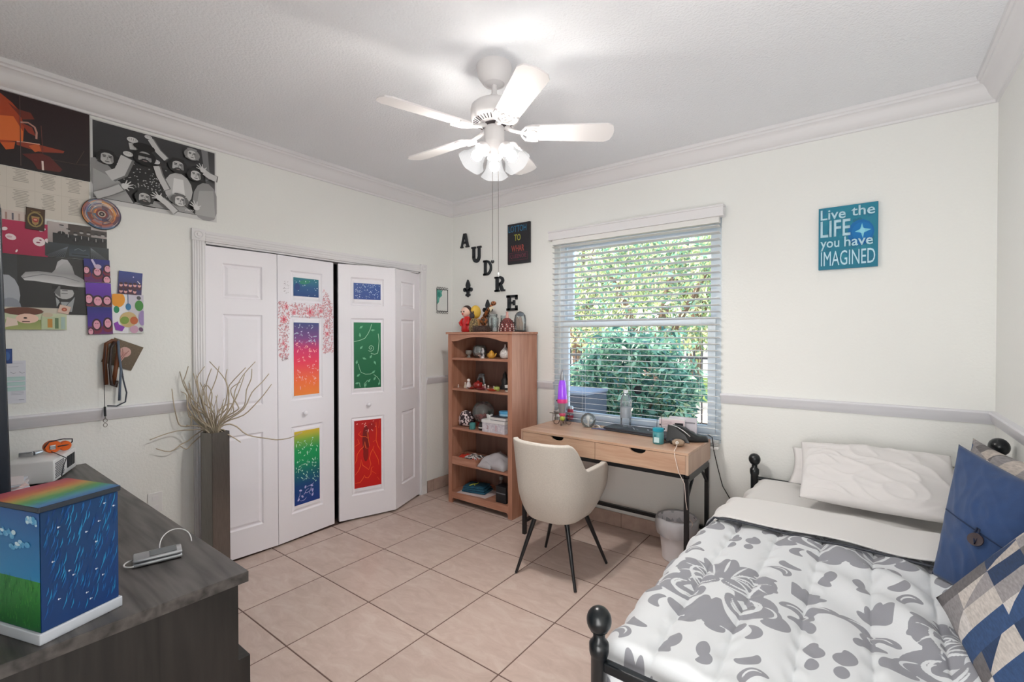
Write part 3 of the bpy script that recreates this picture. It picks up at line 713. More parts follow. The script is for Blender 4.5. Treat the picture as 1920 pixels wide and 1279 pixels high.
for (dx, dy, z1) in ((-.012, .0, 1.815), (.02, .005, 1.752)):
    q = MB(); q.tube([(FX + dx, FY + dy, 2.33), (FX + dx, FY + dy, z1)], .0012, 6)
    ch = q.build('pull_chain', MT['steel'], fan)
    q = MB()
    if dx < 0: q.ball((FX + dx, FY + dy, z1), .0085, 12, sz=1.1); q.build('pull_knob', MT['dark'], ch, smooth=180)
    else: q.lathe([(.0015, z1 + .008), (.004, z1), (.0035, z1 - .01), (0, z1 - .012)], (FX + dx, FY + dy, 0), 10); q.build('pull_knob', MT['plastic'], ch, smooth=180)

# ------------------------------------------------------------------ bookshelf
BX0, BX1, BY0, BY1 = .33, 1.032, -.395, -.045
bs = thing('bookshelf', 'reddish pine bookshelf with five open shelves in the corner', 'bookshelf', (.68, -.22, 0))
SV, SH, SB = MT['shelfv'], MT['shelfh'], MT['shelfb']
MB().box(BX0 - .02, BX1 + .012, BY0 - .012, BY1, 1.474, 1.492, bev=.003).build('top_board', SH, bs)
MB().box(BX0, BX0 + .018, BY0 + .018, BY1, 0, 1.474).build('side_panel', SV, bs); MB().box(BX1 - .018, BX1, BY0 + .018, BY1, 0, 1.474).build('side_panel', SV, bs)
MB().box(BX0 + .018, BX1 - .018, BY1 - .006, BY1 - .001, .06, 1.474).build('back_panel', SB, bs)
MB().box(BX0, BX0 + .042, BY0, BY0 + .018, 0, 1.474).build('front_stile', SV, bs); MB().box(BX1 - .042, BX1, BY0, BY0 + .018, 0, 1.474).build('front_stile', SV, bs)
Mf = frame((0, BY0 + .018, 0), (1, 0, 0), (0, 0, 1)); X0, X1 = BX0 + .042, BX1 - .042
arc = [(X0, 1.474), (X0, 1.413), (X0 + .045, 1.413)] + [(X0 + .075 + (X1 - X0 - .15) * t, 1.418 + .033 * math.sin(PI * t) ** .8) for t in [i / 16 for i in range(17)]] + [(X1 - .045, 1.413), (X1, 1.413), (X1, 1.474)]
MB().prism(arc[::-1], 0, .018, Mf).build('arched_rail', SH, bs)
MB().prism([(X0, .10), (X0, .03), (X0 + .012, .045), (X1 - .012, .045), (X1, .03), (X1, .10)], 0, .018, Mf).build('bottom_rail', SH, bs)
SZ = [1.27, 1.005, .663, .36, .1]
for z in SZ: MB().box(BX0 + .018, BX1 - .018, BY0 + .004 if z > .2 else BY0 + .018, BY1 - .006, z - .018, z).build('shelf', SH, bs)

# ------------------------------------------------------------------ things on top of the bookshelf
TZ = 1.492
def doll():
    x, y = .425, -.25
    t = thing('doll', 'glossy red doll figure with pale face and dark hair on the bookshelf top', 'figurine', (x, y, TZ))
    red = mat('red_gloss', 'c81e22', .25, coat=.4)
    MB().lathe([(.05, 0), (.062, .01), (.06, .06), (.052, .1), (.036, .13), (.028, .14)], (x, y, TZ), 24, rx=1, ry=.8).build('body', red, t, smooth=60)
    q = MB(); q.tube([(x + .035, y - .02, TZ + .12), (x + .052, y - .045, TZ + .085), (x + .05, y - .062, TZ + .07), (x + .075, y - .066, TZ + .082)], [.014, .015, .012, .01], 8).tube([(x - .04, y - .01, TZ + .12), (x - .056, y - .035, TZ + .08), (x - .02, y - .06, TZ + .06)], [.014, .015, .01], 8); q.build('arm', red, t, smooth=180)
    sk = mat('doll_skin', 'f0c9b8', .4)
    MB().ball((x - .008, y - .012, TZ + .182), .044, 20, sz=1.05).build('head', sk, t, smooth=180)
    q = MB(); q.ball((x - .008, y + .004, TZ + .194), .046, 20, sz=1.0); q.build('hair', mat('doll_hair', '33201c', .4), t, smooth=180)
    q = MB()
    for dx in (-.018, .012): q.ball((x - .006 + dx, y - .052, TZ + .181), .0065, 8, sz=1.2)
    q.build('eyes', MT['dark'], t); q = MB(); q.ball((x - .006, y - .054, TZ + .161), .006, 8, sx=1.6); q.build('mouth', red, t)
doll()
def doll2():
    x, y = .487, -.2
    t = thing('doll', 'doll with yellow hood behind the red one', 'figurine', (x, y, TZ)); ye = mat('yellow', 'e0b84a', .5)
    MB().lathe([(.035, 0), (.04, .05), (.03, .12)], (x, y, TZ), 16).build('body', mat('tan_dress', 'b98a5a', .7), t, smooth=60)
    MB().ball((x - .008, y, TZ + .18), .052, 20, sx=.85, sz=1.15).build('hood', ye, t, smooth=180)
    q = MB(); q.ball((x + .02, y - .05, TZ + .1), .016, 10, sx=1.6).ball((x - .005, y - .055, TZ + .085), .014, 10); q.build('hand', mat('pale_skin', 'f2d3b0', .5), t, smooth=180)
doll2()
def cat_fig():
    x, y = .545, -.3; m_ = mat('speckled_brown', '4b3a28', .7, var=(90, 'a08a5c', .08))
    t = thing('animal_figurine', 'speckled brown seated animal figurine beside the dolls', 'figurine', (x, y, TZ))
    MB().lathe([(.04, 0), (.046, .03), (.04, .08), (.024, .12)], (x, y, TZ), 16, ry=.85).build('body', m_, t, smooth=60)
    MB().ball((x - .01, y - .01, TZ + .14), .023, 12, sz=1.3).build('head', MT['vent'], t, smooth=180)
    q = MB()
    for dx in (-.02, 0.004): q.ball((x + dx, y - .012, TZ + .172), .007, 8, sz=1.6)
    q.build('ear', MT['vent'], t, smooth=180)
cat_fig()
def giraffe():
    x, y = .6, -.16; m_ = mat('giraffe', 'b06a3c', .6, var=(60, '3a2a1c', .06))
    t = thing('giraffe_figurine', 'brown spotted long-necked figurine leaning right on the bookshelf', 'figurine', (x, y, TZ))
    q = MB(); q.tube([(x - .05, y, TZ + .14), (x + .0, y - .01, TZ + .2), (x + .06, y - .02, TZ + .245)], [.02, .014, .012], 10); q.build('neck', m_, t, smooth=180)
    q = MB(); q.ball((x - .06, y, TZ + .10), .035, 12, sz=1.2)
    for dx in (-.02, .02): q.tube([(x - .06 + dx, y, TZ + .1), (x - .06 + dx, y, TZ)], .009, 8)
    q.build('body', m_, t, smooth=180); MB().ball((x + .07, y - .022, TZ + .25), .02, 10, sx=1.4).build('head', m_, t, smooth=180)
    q = MB(); q.prism([(x + .03, .215), (x + .05, .175), (x + .06, .2), (x + .085, .205), (x + .065, .225)], 0, .006, frame((0, y - .03, TZ), (1, 0, 0), (0, 0, 1))); q.build('ribbon', mat('cream_ribbon', 'efe2c4', .6), t)
giraffe()
bk = thing('basket', 'small dark woven basket in the middle of the bookshelf top', 'basket', (.645, -.31, TZ)); wk = mat('dark_wicker', '3a2b28', .8, bump=(150, .8), var=(120, '6a564f', .1))
q = MB(); q.box(.575, .715, -.345, -.275, TZ, TZ + .045, bev=.008); q.build('body', wk, bk)
for z in (.012, .024, .036, .05): MB().tube([(.572, -.348, TZ + z), (.718, -.348, TZ + z), (.718, -.272, TZ + z), (.572, -.272, TZ + z)], .004, 6, True).build('woven_band', wk, bk)
def jar(name, label, cat, x, y, r, h, z0, neck=.75, fill=None, lid=None, m=None, group=None):
    t = thing(name, label, cat, (x, y, z0), 0, group)
    MB().lathe([(r * .9, .002), (r, .01), (r, h * .78), (r * neck, h * .9), (r * neck, h), (r * neck - .003, h), (r * neck - .003, h * .9), (r - .003, h * .76), (r - .003, .012), (r * .85, .006)], (x, y, z0), 20, cap=True).build('glass', m or MT['glass'], t, smooth=50)
    if fill: MB().lathe([(r * .86, .008), (r * .88, .01), (r * .88, h * fill[1]), (0, h * fill[1] + .002)], (x, y, z0), 16).build('contents', fill[0], t, smooth=50)
    if lid: MB().lathe([(r * neck + .004, h - .012), (r * neck + .004, h + .006), (0, h + .008)], (x, y, z0), 20).build('lid', lid, t, smooth=50)
    return t
jar('glass_jar', 'square-shouldered clear jar with white candle behind the basket', 'jar', .675, -.2, .045, .15, TZ, .85, (mat('candle_wax', 'e6e2e0', .5), .5), MT['glass'])
jar('drinking_glass', 'tall clear tumbler right of the jar on the bookshelf', 'glass', .757, -.27, .03, .12, TZ, 1.0, (mat('pale_fill', 'd8d3d6', .6), .3))
jar('drinking_glass', 'slim clear glass behind the tumbler on the bookshelf', 'glass', .795, -.2, .025, .14, TZ, 1.0)
def mound():
    x, y = .888, -.27; m_ = mat('knit_red', '7a3a38', .8); m2 = mat('knit_white', 'd8cfcb', .8)
    t = thing('beaded_figurine', 'dome-shaped figurine covered in dark red and white beads', 'figurine', (x, y, TZ))
    MB().lathe([(.068, 0), (.07, .02), (.06, .065), (.038, .1), (.018, .115), (0, .118)], (x, y, TZ), 24).build('body', m_, t, smooth=60)
    rr = random.Random(3); qa, qb = MB(), MB()
    for z, r_ in ((.012, .071), (.028, .069), (.044, .066), (.06, .062), (.076, .055), (.09, .046)):
        n_ = int(r_ * 320)
        for k in range(n_):
            a = 2 * PI * k / n_; (qa if (k % 2 == 0 and z < .07) else qb).ball((x + r_ * math.cos(a), y + r_ * math.sin(a), TZ + z), .0052, 6, sz=1.3)
    tag(qa.build('white_beads', m2, t, smooth=180), kind='stuff'); tag(qb.build('dark_beads', mat('dark_bead', '35201f', .4), t, smooth=180), kind='stuff')
    MB().lathe([(.014, .11), (.012, .135), (.009, .15), (.012, .165), (0, .17)], (x, y, TZ), 12).build('knob', mat('pink_clay', 'c99a90', .6), t, smooth=60)
mound()
def cloche():
    x, y = .985, -.22
    t = thing('glass_cloche', 'clear glass dome over a small brown figure at the right end', 'cloche', (x, y, TZ))
    MB().lathe([(.052, 0), (.056, .006), (.05, .012)], (x, y, TZ), 24).build('base', MT['dark'], t, smooth=50)
    MB().lathe([(.048, .012), (.05, .1), (.044, .135), (.028, .158), (.008, .168), (0, .169)], (x, y, TZ), 24, cap=False).build('dome', MT['glass'], t, smooth=180)
    q = MB(); q.tube([(x - .02, y, TZ + .012), (x - .022, y, TZ + .08), (x - .03, y, TZ + .12)], [.014, .018, .008], 10).tube([(x + .012, y, TZ + .012), (x + .01, y, TZ + .07), (x, y, TZ + .125)], [.013, .016, .01], 10); q.build('inner_figure', mat('taupe', '8f7462', .7), t, smooth=180)
    MB().ball((x + .002, y, TZ + .143), .03, 14, sx=1.1, sz=.55).build('cap_figure', mat('slate', '566273', .5), t, smooth=180)
cloche()

# ------------------------------------------------------------------ shelf contents
def simple(name, label, cat, q, m, loc, sm=60, group=None):
    return tag(q.build(name, m, None, loc, smooth=sm), label, cat, group)
z = SZ[0]
simple('stone_goblet', 'small grey stone goblet at the left of the top shelf', 'goblet', MB().lathe([(.018, 0), (.012, .012), (.01, .02), (.026, .03), (.03, .045), (.026, .06), (.02, .064), (0, .05)], (.45, -.26, z), 16), mat('stone_grey', '85807a', .8, bump=(60, .5)), (.45, -.26, z))
t = thing('glass_bowl', 'round clear glass bowl half full of pinkish sand', 'bowl', (.56, -.24, z))
MB().lathe([(.03, .001), (.055, .02), (.064, .05), (.058, .085), (.045, .105), (.042, .105), (.055, .085), (.061, .05), (.052, .022), (.03, .006)], (.56, -.24, z), 24).build('glass', MT['glass'], t, smooth=60)
MB().lathe([(.028, .007), (.05, .022), (.057, .042), (0, .046)], (.56, -.24, z), 20).build('sand', mat('sand_pink', 'a8857a', .9, bump=(200, .6)), t, smooth=60)
t = thing('shells', 'small pile of seashells beside the glass bowl', 'shells', (.625, -.3, z)); rr = random.Random(9); q = MB()
for k in range(9): q.ball((.612 + rr.uniform(0, .03), -.3 + rr.uniform(-.02, .03), z + .008 + (k % 3) * .007), .009, 8, sx=1.3, sz=.7)
tag(q.build('shell', mat('shell', 'b79c92', .5), t, smooth=180), kind='stuff')
simple('chess_piece', 'slim black and white statuette beside the teapot', 'statuette', MB().lathe([(.018, 0), (.019, .012), (.012, .03), (.012, .045), (.015, .055), (.011, .075), (.005, .085), (0, .088)], (.665, -.32, z), 14), mat('bw_marble', 'd8d5d8', .4, var=(40, '2c2c34', .1)), (.665, -.32, z))
def teapot():
    x, y = .735, -.29; ye = mat('mustard_glaze', 'cf9a3c', .3, coat=.3)
    t = thing('teapot', 'small mustard yellow teapot on the top shelf', 'teapot', (x, y, z))
    MB().lathe([(.02, 0), (.027, .008), (.031, .025), (.027, .042), (.018, .047)], (x, y, z), 20).build('body', ye, t, smooth=60)
    MB().lathe([(.021, .045), (.018, .056), (.006, .062), (.006, .067), (0, .069)], (x, y, z), 16).build('lid', ye, t, smooth=60)
    MB().tube([(x + .028, y, z + .014), (x + .042, y, z + .022), (x + .052, y, z + .044)], [.008, .006, .005], 8).build('spout', ye, t, smooth=180)
    MB().tube([(x - .026, y, z + .04), (x - .045, y, z + .036), (x - .044, y, z + .018), (x - .028, y, z + .012)], .0035, 6).build('handle', ye, t, smooth=180)
teapot()
t = thing('white_vase', 'white dimpled bottle vase with pointed neck on the top shelf', 'vase', (.875, -.28, z)); wv = mat('white_ceramic', 'eae6e4', .5, bump=(90, .8, .004), var=(120, 'c9c2c0', .12))
MB().lathe([(.025, 0), (.04, .012), (.046, .035), (.038, .062), (.018, .084), (.008, .096), (.006, .118), (.004, .118), (.005, .09), (0, .06)], (.875, -.28, z), 24).build('body', wv, t, smooth=60)
# second shelf: row of small ornaments
z = SZ[1]
t = thing('metal_figurine', 'grey metal crouching figurine at the back of the second shelf', 'figurine', (.535, -.2, z)); gmm = mat('pewter', '8b9296', .4, .6)
q = MB(); q.tube([(.50, -.2, z), (.505, -.2, z + .06), (.53, -.2, z + .1), (.57, -.2, z + .095), (.575, -.2, z + .05), (.59, -.2, z)], [.01, .01, .018, .016, .01, .008], 8).ball((.55, -.2, z + .112), .02, 10, sx=1.7, sz=.6); q.build('body', gmm, t, smooth=180)
MB().box(.49, .60, -.235, -.165, z, z + .006).build('base', MT['dark'], t)
def person_fig(x, y, z, h, c, label, hc='e8d8d0'):
    t = thing('small_figurine', label, 'figurine', (x, y, z))
    MB().lathe([(h * .26, 0), (h * .28, h * .1), (h * .2, h * .45), (h * .13, h * .68), (0, h * .7)], (x, y, z), 14).build('body', mat('fig_' + c, c, .5), t, smooth=60)
    MB().ball((x, y, z + h * .82), h * .17, 12).build('head', mat('fig_' + hc, hc, .5), t, smooth=180)
person_fig(.455, -.31, z, .05, 'c9bfae', 'cream hooded figurine near the left end of the second shelf')
person_fig(.512, -.33, z, .085, 'd9cfcf', 'white standing figurine in front of the crouching one', 'efe9e6')
person_fig(.39, -.33, z, .028, 'c8b7b0', 'tiny pale figurine at the far left of the second shelf')
person_fig(.69, -.32, z, .05, 'b58f90', 'dusty pink figurine in the middle of the second shelf')
person_fig(.735, -.33, z, .04, 'a9a39f', 'grey figurine right of the dusty pink one')
person_fig(.77, -.3, z, .035, 'e3d6d2', 'short white figurine left of the green apple')
person_fig(.65, -.3, z, .038, '8f4a46', 'brick red small figurine on the second shelf')
t = thing('red_teapot', 'round dark red glazed pot on the second shelf', 'pot', (.595, -.3, z)); rg = mat('red_glaze', '8e2320', .25, coat=.4)
MB().lathe([(.025, 0), (.04, .015), (.044, .035), (.034, .055), (.012, .062), (.01, .07), (0, .072)], (.595, -.3, z), 20).build('body', rg, t, smooth=60)
MB().tube([(.555, -.3, z + .045), (.535, -.3, z + .04), (.54, -.3, z + .015), (.56, -.3, z + .015)], .004, 6).build('handle', rg, t, smooth=180)
for i, (x, y, rx, lb, c) in enumerate(((.56, -.35, .045, 'low red dish in front of the round red pot', '9c3a30'), (.68, -.36, .05, 'low wine-red dish in the middle of the second shelf', '7e2c38'), (.80, -.36, .055, 'orange-red dish under the green apple', 'b5442c'))):
    simple('small_dish', lb, 'dish', MB().lathe([(.6, 0), (1, .3), (.95, .3), (.5, .08), (0, .06)], (x, y, z), 24, Matrix.Scale(rx, 4, (1, 0, 0)) @ Matrix.Scale(rx * .6, 4, (0, 1, 0)) @ Matrix.Scale(.05, 4, (0, 0, 1))), mat('dish' + c, c, .3, coat=.3), (x, y, z), 60)
simple('green_apple', 'pale green apple ornament on the second shelf', 'ornament', MB().lathe([(.008, .004), (.02, 0), (.026, .018), (.022, .034), (.008, .036), (0, .03)], (.825, -.33, z), 16).tube([(.825, -.33, z + .03), (.827, -.33, z + .045)], .0015, 5), mat('apple_green', 'a9b860', .4), (.825, -.33, z))
t = thing('dark_statue', 'dark seated statue with pointed head behind the apple', 'statue', (.81, -.2, z)); dk = mat('dark_bronze', '2c2a2a', .5, .3)
MB().lathe([(.04, 0), (.042, .02), (.03, .05), (.034, .075), (.02, .1), (.02, .125), (.006, .145), (0, .16)], (.81, -.2, z), 16).build('body', dk, t, smooth=60)
MB().box(.765, .855, -.235, -.165, z, z + .008).build('base', dk, t)
t = thing('shot_glass', 'white and black cup at the right end of the second shelf', 'cup', (.915, -.3, z)); MB().lathe([(.02, 0), (.024, .05), (.021, .05), (.018, .006), (0, .006)], (.915, -.3, z), 18).build('body', MT['plastic'], t, smooth=50)
MB().lathe([(.0205, .008), (.0245, .01), (.0248, .03), (.0225, .03)], (.915, -.3, z), 18).build('band', MT['dark'], t, smooth=50)
# third shelf
z = SZ[2]
def spotted():
    x, y = .43, -.27
    bm_ = MB(); bm_.lathe([(.03, 0), (.075, .012), (.088, .04), (.078, .08), (.05, .118), (.02, .135), (0, .137)], (x, y, z), 28, rx=.95, ry=.7)
    for q in bm_.b.verts:
        nn = noise.noise(Vector(q.co) * 22) * .012; dd = (q.co - Vector((x, y, z + .06))).normalized(); q.co += dd * nn
        if q.co.z < z + .001: q.co.z = z + .001
    m_ = mat('spotted_fabric', 'e6dadb', .7); n = m_.node_tree; b_ = n.nodes['Principled BSDF']; tc = n.nodes.new('ShaderNodeTexCoord'); ns = n.nodes.new('ShaderNodeTexNoise'); ns.inputs['Scale'].default_value = 34; ns.inputs['Detail'].default_value = 1.5
    r = n.nodes.new('ShaderNodeValToRGB'); r.color_ramp.interpolation = 'CONSTANT'; r.color_ramp.elements[0].color = (*lin('33262e'), 1); r.color_ramp.elements[1].position = .5; r.color_ramp.elements[1].color = (*lin('e6d8da'), 1)
    n.links.new(tc.outputs['Object'], ns.inputs[0]); n.links.new(ns.outputs[0], r.inputs[0]); n.links.new(r.outputs[0], b_.inputs[0])
    t = thing('plush_bag', 'black and white spotted plush bag slumped on the third shelf', 'bag', (x, y, z)); bm_.build('body', m_, t, smooth=180)
    MB().ball((x + .07, y - .045, z + .06), .022, 12, sz=.8).build('ear', m_, t, smooth=180)
spotted()
t = thing('glass_globe', 'big round clear glass globe filled with red beads', 'bowl', (.60, -.24, z))
c_ = (.60, -.24, z + .135)
MB().lathe([(.045, .0), (.048, .045), (.04, .052)], (.60, -.24, z), 20).build('stand', rg, t, smooth=60)
MB().lathe([(.095 * math.sin(a), -.095 * math.cos(a)) for a in [R(25 + k * 10.5) for k in range(13)]], c_, 28, cap=False).build('glass', MT['glass'], t, smooth=180)
q = MB(); rr = random.Random(4)
for k in range(260):
    a, r_ = rr.uniform(0, 6.28), .08 * math.sqrt(rr.random()); zz = rr.uniform(-.075, -.03)
    if r_ * r_ + zz * zz < .0075: q.ball((c_[0] + r_ * math.cos(a), c_[1] + r_ * math.sin(a), c_[2] + zz), .008, 6)
tag(q.build('red_beads', mat('red_bead', '9c2a2a', .35), t, smooth=180), kind='stuff')
t = thing('teal_candle', 'small teal glass candle holder on the third shelf edge', 'candle holder', (.578, -.355, z)); MB().lathe([(.024, 0), (.027, .004), (.027, .052), (.024, .052), (.023, .03), (0, .03)], (.578, -.355, z), 18).build('glass', mat('teal_glass', '5fa8a8', .15, trans=.3), t, smooth=50); MB().lathe([(.02, .03), (.02, .036), (0, .037)], (.578, -.355, z), 14).build('wax', MT['plastic'], t)
t = thing('black_jar', 'short black lidded jar between globe and white box', 'jar', (.665, -.33, z)); MB().lathe([(.028, 0), (.031, .005), (.031, .045), (.026, .05), (.026, .06), (0, .061)], (.665, -.33, z), 18).build('body', MT['dark'], t, smooth=50); MB().lathe([(.0315, .018), (.0318, .02), (.0318, .026), (.0315, .028)], (.665, -.33, z), 18).build('band', MT['plastic'], t)
def wbox():
    x0, x1, y0, y1 = .705, .94, -.375, -.2; h = .1
    t = thing('storage_box', 'white patterned cardboard box with lid on the third shelf', 'box', ((x0 + x1) / 2, (y0 + y1) / 2, z)); m_ = mat('white_card', 'd9d6dc', .7, var=(50, 'bdb9c4', .15))
    MB().box(x0, x1, y0, y1, z, z + h - .012).build('body', m_, t); MB().box(x0 - .005, x1 + .005, y0 - .005, y1 + .005, z + h - .022, z + h + .003, bev=.002).build('lid', MT['plastic'], t)
    P = Print((x0, y0, z), (x1 - x0, 0, 0), (0, 0, h - .024), .0006); P.line([(.22, .75), (.27, .6), (.26, .42), (.2, .35)], [.03, .05, .05, .02], 'a88f96'); P.line([(.62, .85), (.63, .2)], .06, 'c7aab6'); P.line([(.68, .85), (.69, .2)], .015, 'b9a7b2'); specks(P, 50, 'b9bdcc', .006, .014, seed=21); P.build('print', t)
    return x0, x1, y0, y1, z + h + .003
bx0, bx1, by0, by1, bz = wbox()
t = thing('hardback_book', 'dark hardback book lying on the white box', 'book', (.86, -.29, bz)); MB().box(.79, .945, -.37, -.22, bz, bz + .004).build('cover', MT['dgrey'], t); MB().box(.793, .945, -.367, -.223, bz + .004, bz + .026).build('pages', mat('paper_white', 'ddd9d8', .8), t); MB().box(.79, .945, -.37, -.22, bz + .026, bz + .031).build('cover', MT['dgrey'], t)
t = thing('blue_case', 'round light blue plastic case on top of the book', 'case', (.89, -.29, bz + .031)); bb = mat('sky_blue', '4fa0d0', .35)
MB().lathe([(.05, 0), (.055, .004), (.055, .02), (.05, .024)], (.885, -.295, bz + .031), 24, ry=.7).build('body', mat('pale_blue', '9fd0ec', .35), t, smooth=50); MB().lathe([(.056, .02), (.056, .036), (.05, .042), (0, .043)], (.885, -.295, bz + .031), 24, ry=.7).build('lid', bb, t, smooth=50)
t = thing('cactus_pot', 'small grey-white pot with a dark spiky plant on the box corner', 'plant', (.745, -.31, bz)); MB().lathe([(.022, 0), (.028, .035), (.024, .035), (.02, .028), (0, .028)], (.74, -.32, bz), 16).build('pot', MT['plastic'], t, smooth=50)
q = MB(); rr = random.Random(6)
for k in range(22): a = rr.uniform(0, 6.28); e_ = rr.uniform(.01, .028); q.tube([(.74, -.32, bz + .028), (.74 + e_ * math.cos(a), -.32 + e_ * math.sin(a), bz + rr.uniform(.045, .075))], [.003, .0008], 4)
tag(q.build('spikes', mat('dark_green', '31382f', .7), t), kind='stuff')
# fourth shelf
z = SZ[3]
t = thing('wooden_tray', 'long shallow pine drawer-like tray at the left of the fourth shelf', 'tray', (.50, -.3, z))
for nm, a in (('front_side', (.36, .645, -.392, -.382, z, z + .05)), ('back_side', (.36, .645, -.2, -.19, z, z + .05)), ('left_side', (.36, .37, -.382, -.2, z, z + .05)), ('right_side', (.635, .645, -.382, -.2, z, z + .05)), ('base', (.37, .635, -.382, -.2, z, z + .005))): MB().box(*a).build(nm, SH, t)
def crumple(name, label, cat, x0, x1, y0, y1, z0, h, m, seed, amp=.012):
    n_ = 14; P_ = np.zeros((n_, n_, 3))
    for i in range(n_):
        for j in range(n_):
            u, w_ = i / (n_ - 1), j / (n_ - 1); e = min(u, 1 - u, w_, 1 - w_) * 4; e = min(1, e)
            P_[i, j] = (x0 + (x1 - x0) * u, y0 + (y1 - y0) * w_, z0 + .002 + (h * e ** .5 + amp * noise.noise(Vector((u * 4 + seed, w_ * 4, seed))) * e * 1.6))
    me = grid_mesh(P_); o = link_mesh(name, me, m, None, ((x0 + x1) / 2, (y0 + y1) / 2, z0)); md = o.modifiers.new('s', 'SOLIDIFY'); md.thickness = .002; md.offset = 1
    return tag(o, label, cat)
crumple('red_packet', 'crumpled red packet lying in the wooden tray', 'packet', .39, .50, -.37, -.22, z + .006, .04, mat('red_foil', 'c0392b', .35), 1)
crumple('black_cloth', 'folded black cloth with pale stripes in the tray', 'cloth', .47, .62, -.36, -.23, z + .02, .04, mat('stripe_cloth', 'd8d2d0', .7, var=(26, '26262b', .05, (1, 5, 1))), 2)
crumple('red_fabric', 'orange-red folded packet at the right of the tray', 'packet', .55, .63, -.37, -.3, z + .01, .03, mat('red_foil2', 'b3372a', .4), 3)
pg = thin_glass('plastic_bag_mat', (.85, .83, .86), .15, .55, (.75, .73, .76))
crumple('plastic_bag', 'clear crinkled plastic bag on the right of the fourth shelf', 'bag', .66, .93, -.375, -.15, z, .085, pg, 4, .03)
crumple('plastic_bag', 'smaller clear plastic bag in front of the bigger one', 'bag', .66, .80, -.39, -.3, z, .04, pg, 5, .02)
# bottom shelf
z = SZ[4]
t = thing('paper_sheets', 'loose sheets of white paper on the bottom shelf', 'paper', (.57, -.27, z)); pm = mat('paper_pink', 'd8c8c8', .8)
for k, (a, x, y) in enumerate(((8, .565, -.275), (-4, .59, -.26))): MB().box(-.15, .15, -.1, .1, 0, .0015, Matrix.Translation((x, y, z + k * .0016)) @ Matrix.Rotation(R(a), 4, 'Z')).build('sheet', pm, t)
t = thing('folded_cloth', 'folded teal blue cloth with a yellow ribbon on the papers', 'cloth', (.55, -.27, z + .0035)); tm = mat('teal_cloth', '1f5c74', .8, var=(30, '133f55', .2), bump=(80, .5))
for k in range(3): MB().box(-.115 + k * .006, .115 - k * .01, -.08, .08 - k * .004, .0, .018, Matrix.Translation((.55, -.26, z + .0035 + k * .019)) @ Matrix.Rotation(R(12 + k * 2), 4, 'Z'), bev=.008).build('fold', tm, t, smooth=60)
q = MB(); q.tube([(.52, -.33, z + .062), (.53, -.30, z + .068), (.545, -.26, z + .064), (.535, -.23, z + .064)], .004, 6).tube([(.54, -.29, z + .064), (.56, -.305, z + .064)], .003, 6); q.build('ribbon', mat('yellow_green', 'c8cc50', .6), t, smooth=180)
t = thing('spray_bottle', 'dark brown bottle with grey pump cap on the bottom shelf', 'bottle', (.80, -.24, z)); MB().lathe([(.026, 0), (.028, .004), (.028, .12), (.014, .135), (.014, .145)], (.80, -.24, z), 18).build('body', mat('brown_plastic', '5a3f36', .4), t, smooth=50); MB().lathe([(.018, .145), (.018, .172), (.01, .178), (0, .179)], (.80, -.24, z), 16).build('cap', mat('cap_grey', '77706c', .4), t, smooth=50)
t = thing('speaker_box', 'black rectangular box standing at the right of the bottom shelf', 'box', (.90, -.32, z)); MB().box(.845, .95, -.37, -.26, z, z + .135, bev=.004).build('body', MT['dark'], t); MB().box(.85, .945, -.3715, -.369, z + .075, z + .084).build('label_strip', mat('grey_label', '6a6a70', .6), t)

# ------------------------------------------------------------------ desk
dk_ = thing('desk', 'light oak desk with two drawers on a black metal frame', 'desk', (1.84, -.3, 0))
DX0, DX1, DY0, DY1, DZ = 1.238, 2.438, -.556, -.078, .775
D = MT['desk']
MB().box(DX0, DX1, DY0, DY1, DZ - .016, DZ, bev=.0015).build('desktop', D, dk_)
MB().box(DX0, DX0 + .016, DY0 + .0, DY1, .645, DZ - .0165).build('end_panel', MT['deskend'], dk_); MB().box(DX1 - .016, DX1, DY0 + .0, DY1, .645, DZ - .0165).build('end_panel', MT['deskend'], dk_)
MB().box(DX0 + .016, DX1 - .016, DY1 - .014, DY1, .645, DZ - .0165).build('back_panel', D, dk_); MB().box(DX0 + .016, DX1 - .016, DY0 + .02, DY1 - .014, .645, .655).build('bottom_panel', D, dk_)
MB().box(DX0 + .02, DX1 - .02, DY0 + .05, DY0 + .055, .656, .7585).build('recess_shade', MT['dark'], dk_)  # dark sheet put in for the shade behind the drawer cutouts
mid = (DX0 + DX1) / 2
for a, c in ((DX0 + .018, mid - .0015), (mid + .0015, DX1 - .018)):
    h = (a + c) / 2; Mx = frame((0, DY0 + .018, 0), (1, 0, 0), (0, 0, 1)); r_ = .052
    pts = [(a, .647), (c, .647), (c, .757)] + [(h + r_ * math.cos(t), .757 - .028 * math.sin(t)) for t in [PI * k / 12 for k in range(13)]] + [(a, .757)]
    MB().prism(pts, 0, .017, Mx).build('drawer_front', D, dk_)
bmm = MT['black']
for x in (DX0 + .016, DX1 - .016):
    for y in (DY0 + .02, DY1 - .02):
        MB().box(x - .0125, x + .0125, y - .0125, y + .0125, 0, .62).build('leg', bmm, dk_)
    for z0, z1 in ((.60, .645), (.085, .105)): MB().box(x - .0125, x + .0125, DY0 + .0325, DY1 - .0325, z0, z1).build('side_bar', bmm, dk_)
    s_ = -1
    MB().tube([(x, DY1 - .03, .50), (x, DY1 - .15, .605)], .009, 6).build('brace', bmm, dk_); MB().tube([(x, DY0 + .03, .50), (x, DY0 + .15, .605)], .009, 6).build('brace', bmm, dk_)
MB().box(DX0 + .0285, DX1 - .0285, DY0 + .008, DY0 + .032, .62, .645).build('front_rail', bmm, dk_); MB().box(DX0 + .0285, DX1 - .0285, DY1 - .032, DY1 - .008, .62, .645).build('back_rail', bmm, dk_)
MB().box(DX0 + .0285, DX1 - .0285, DY1 - .032, DY1 - .008, .175, .2).build('cross_bar', bmm, dk_)

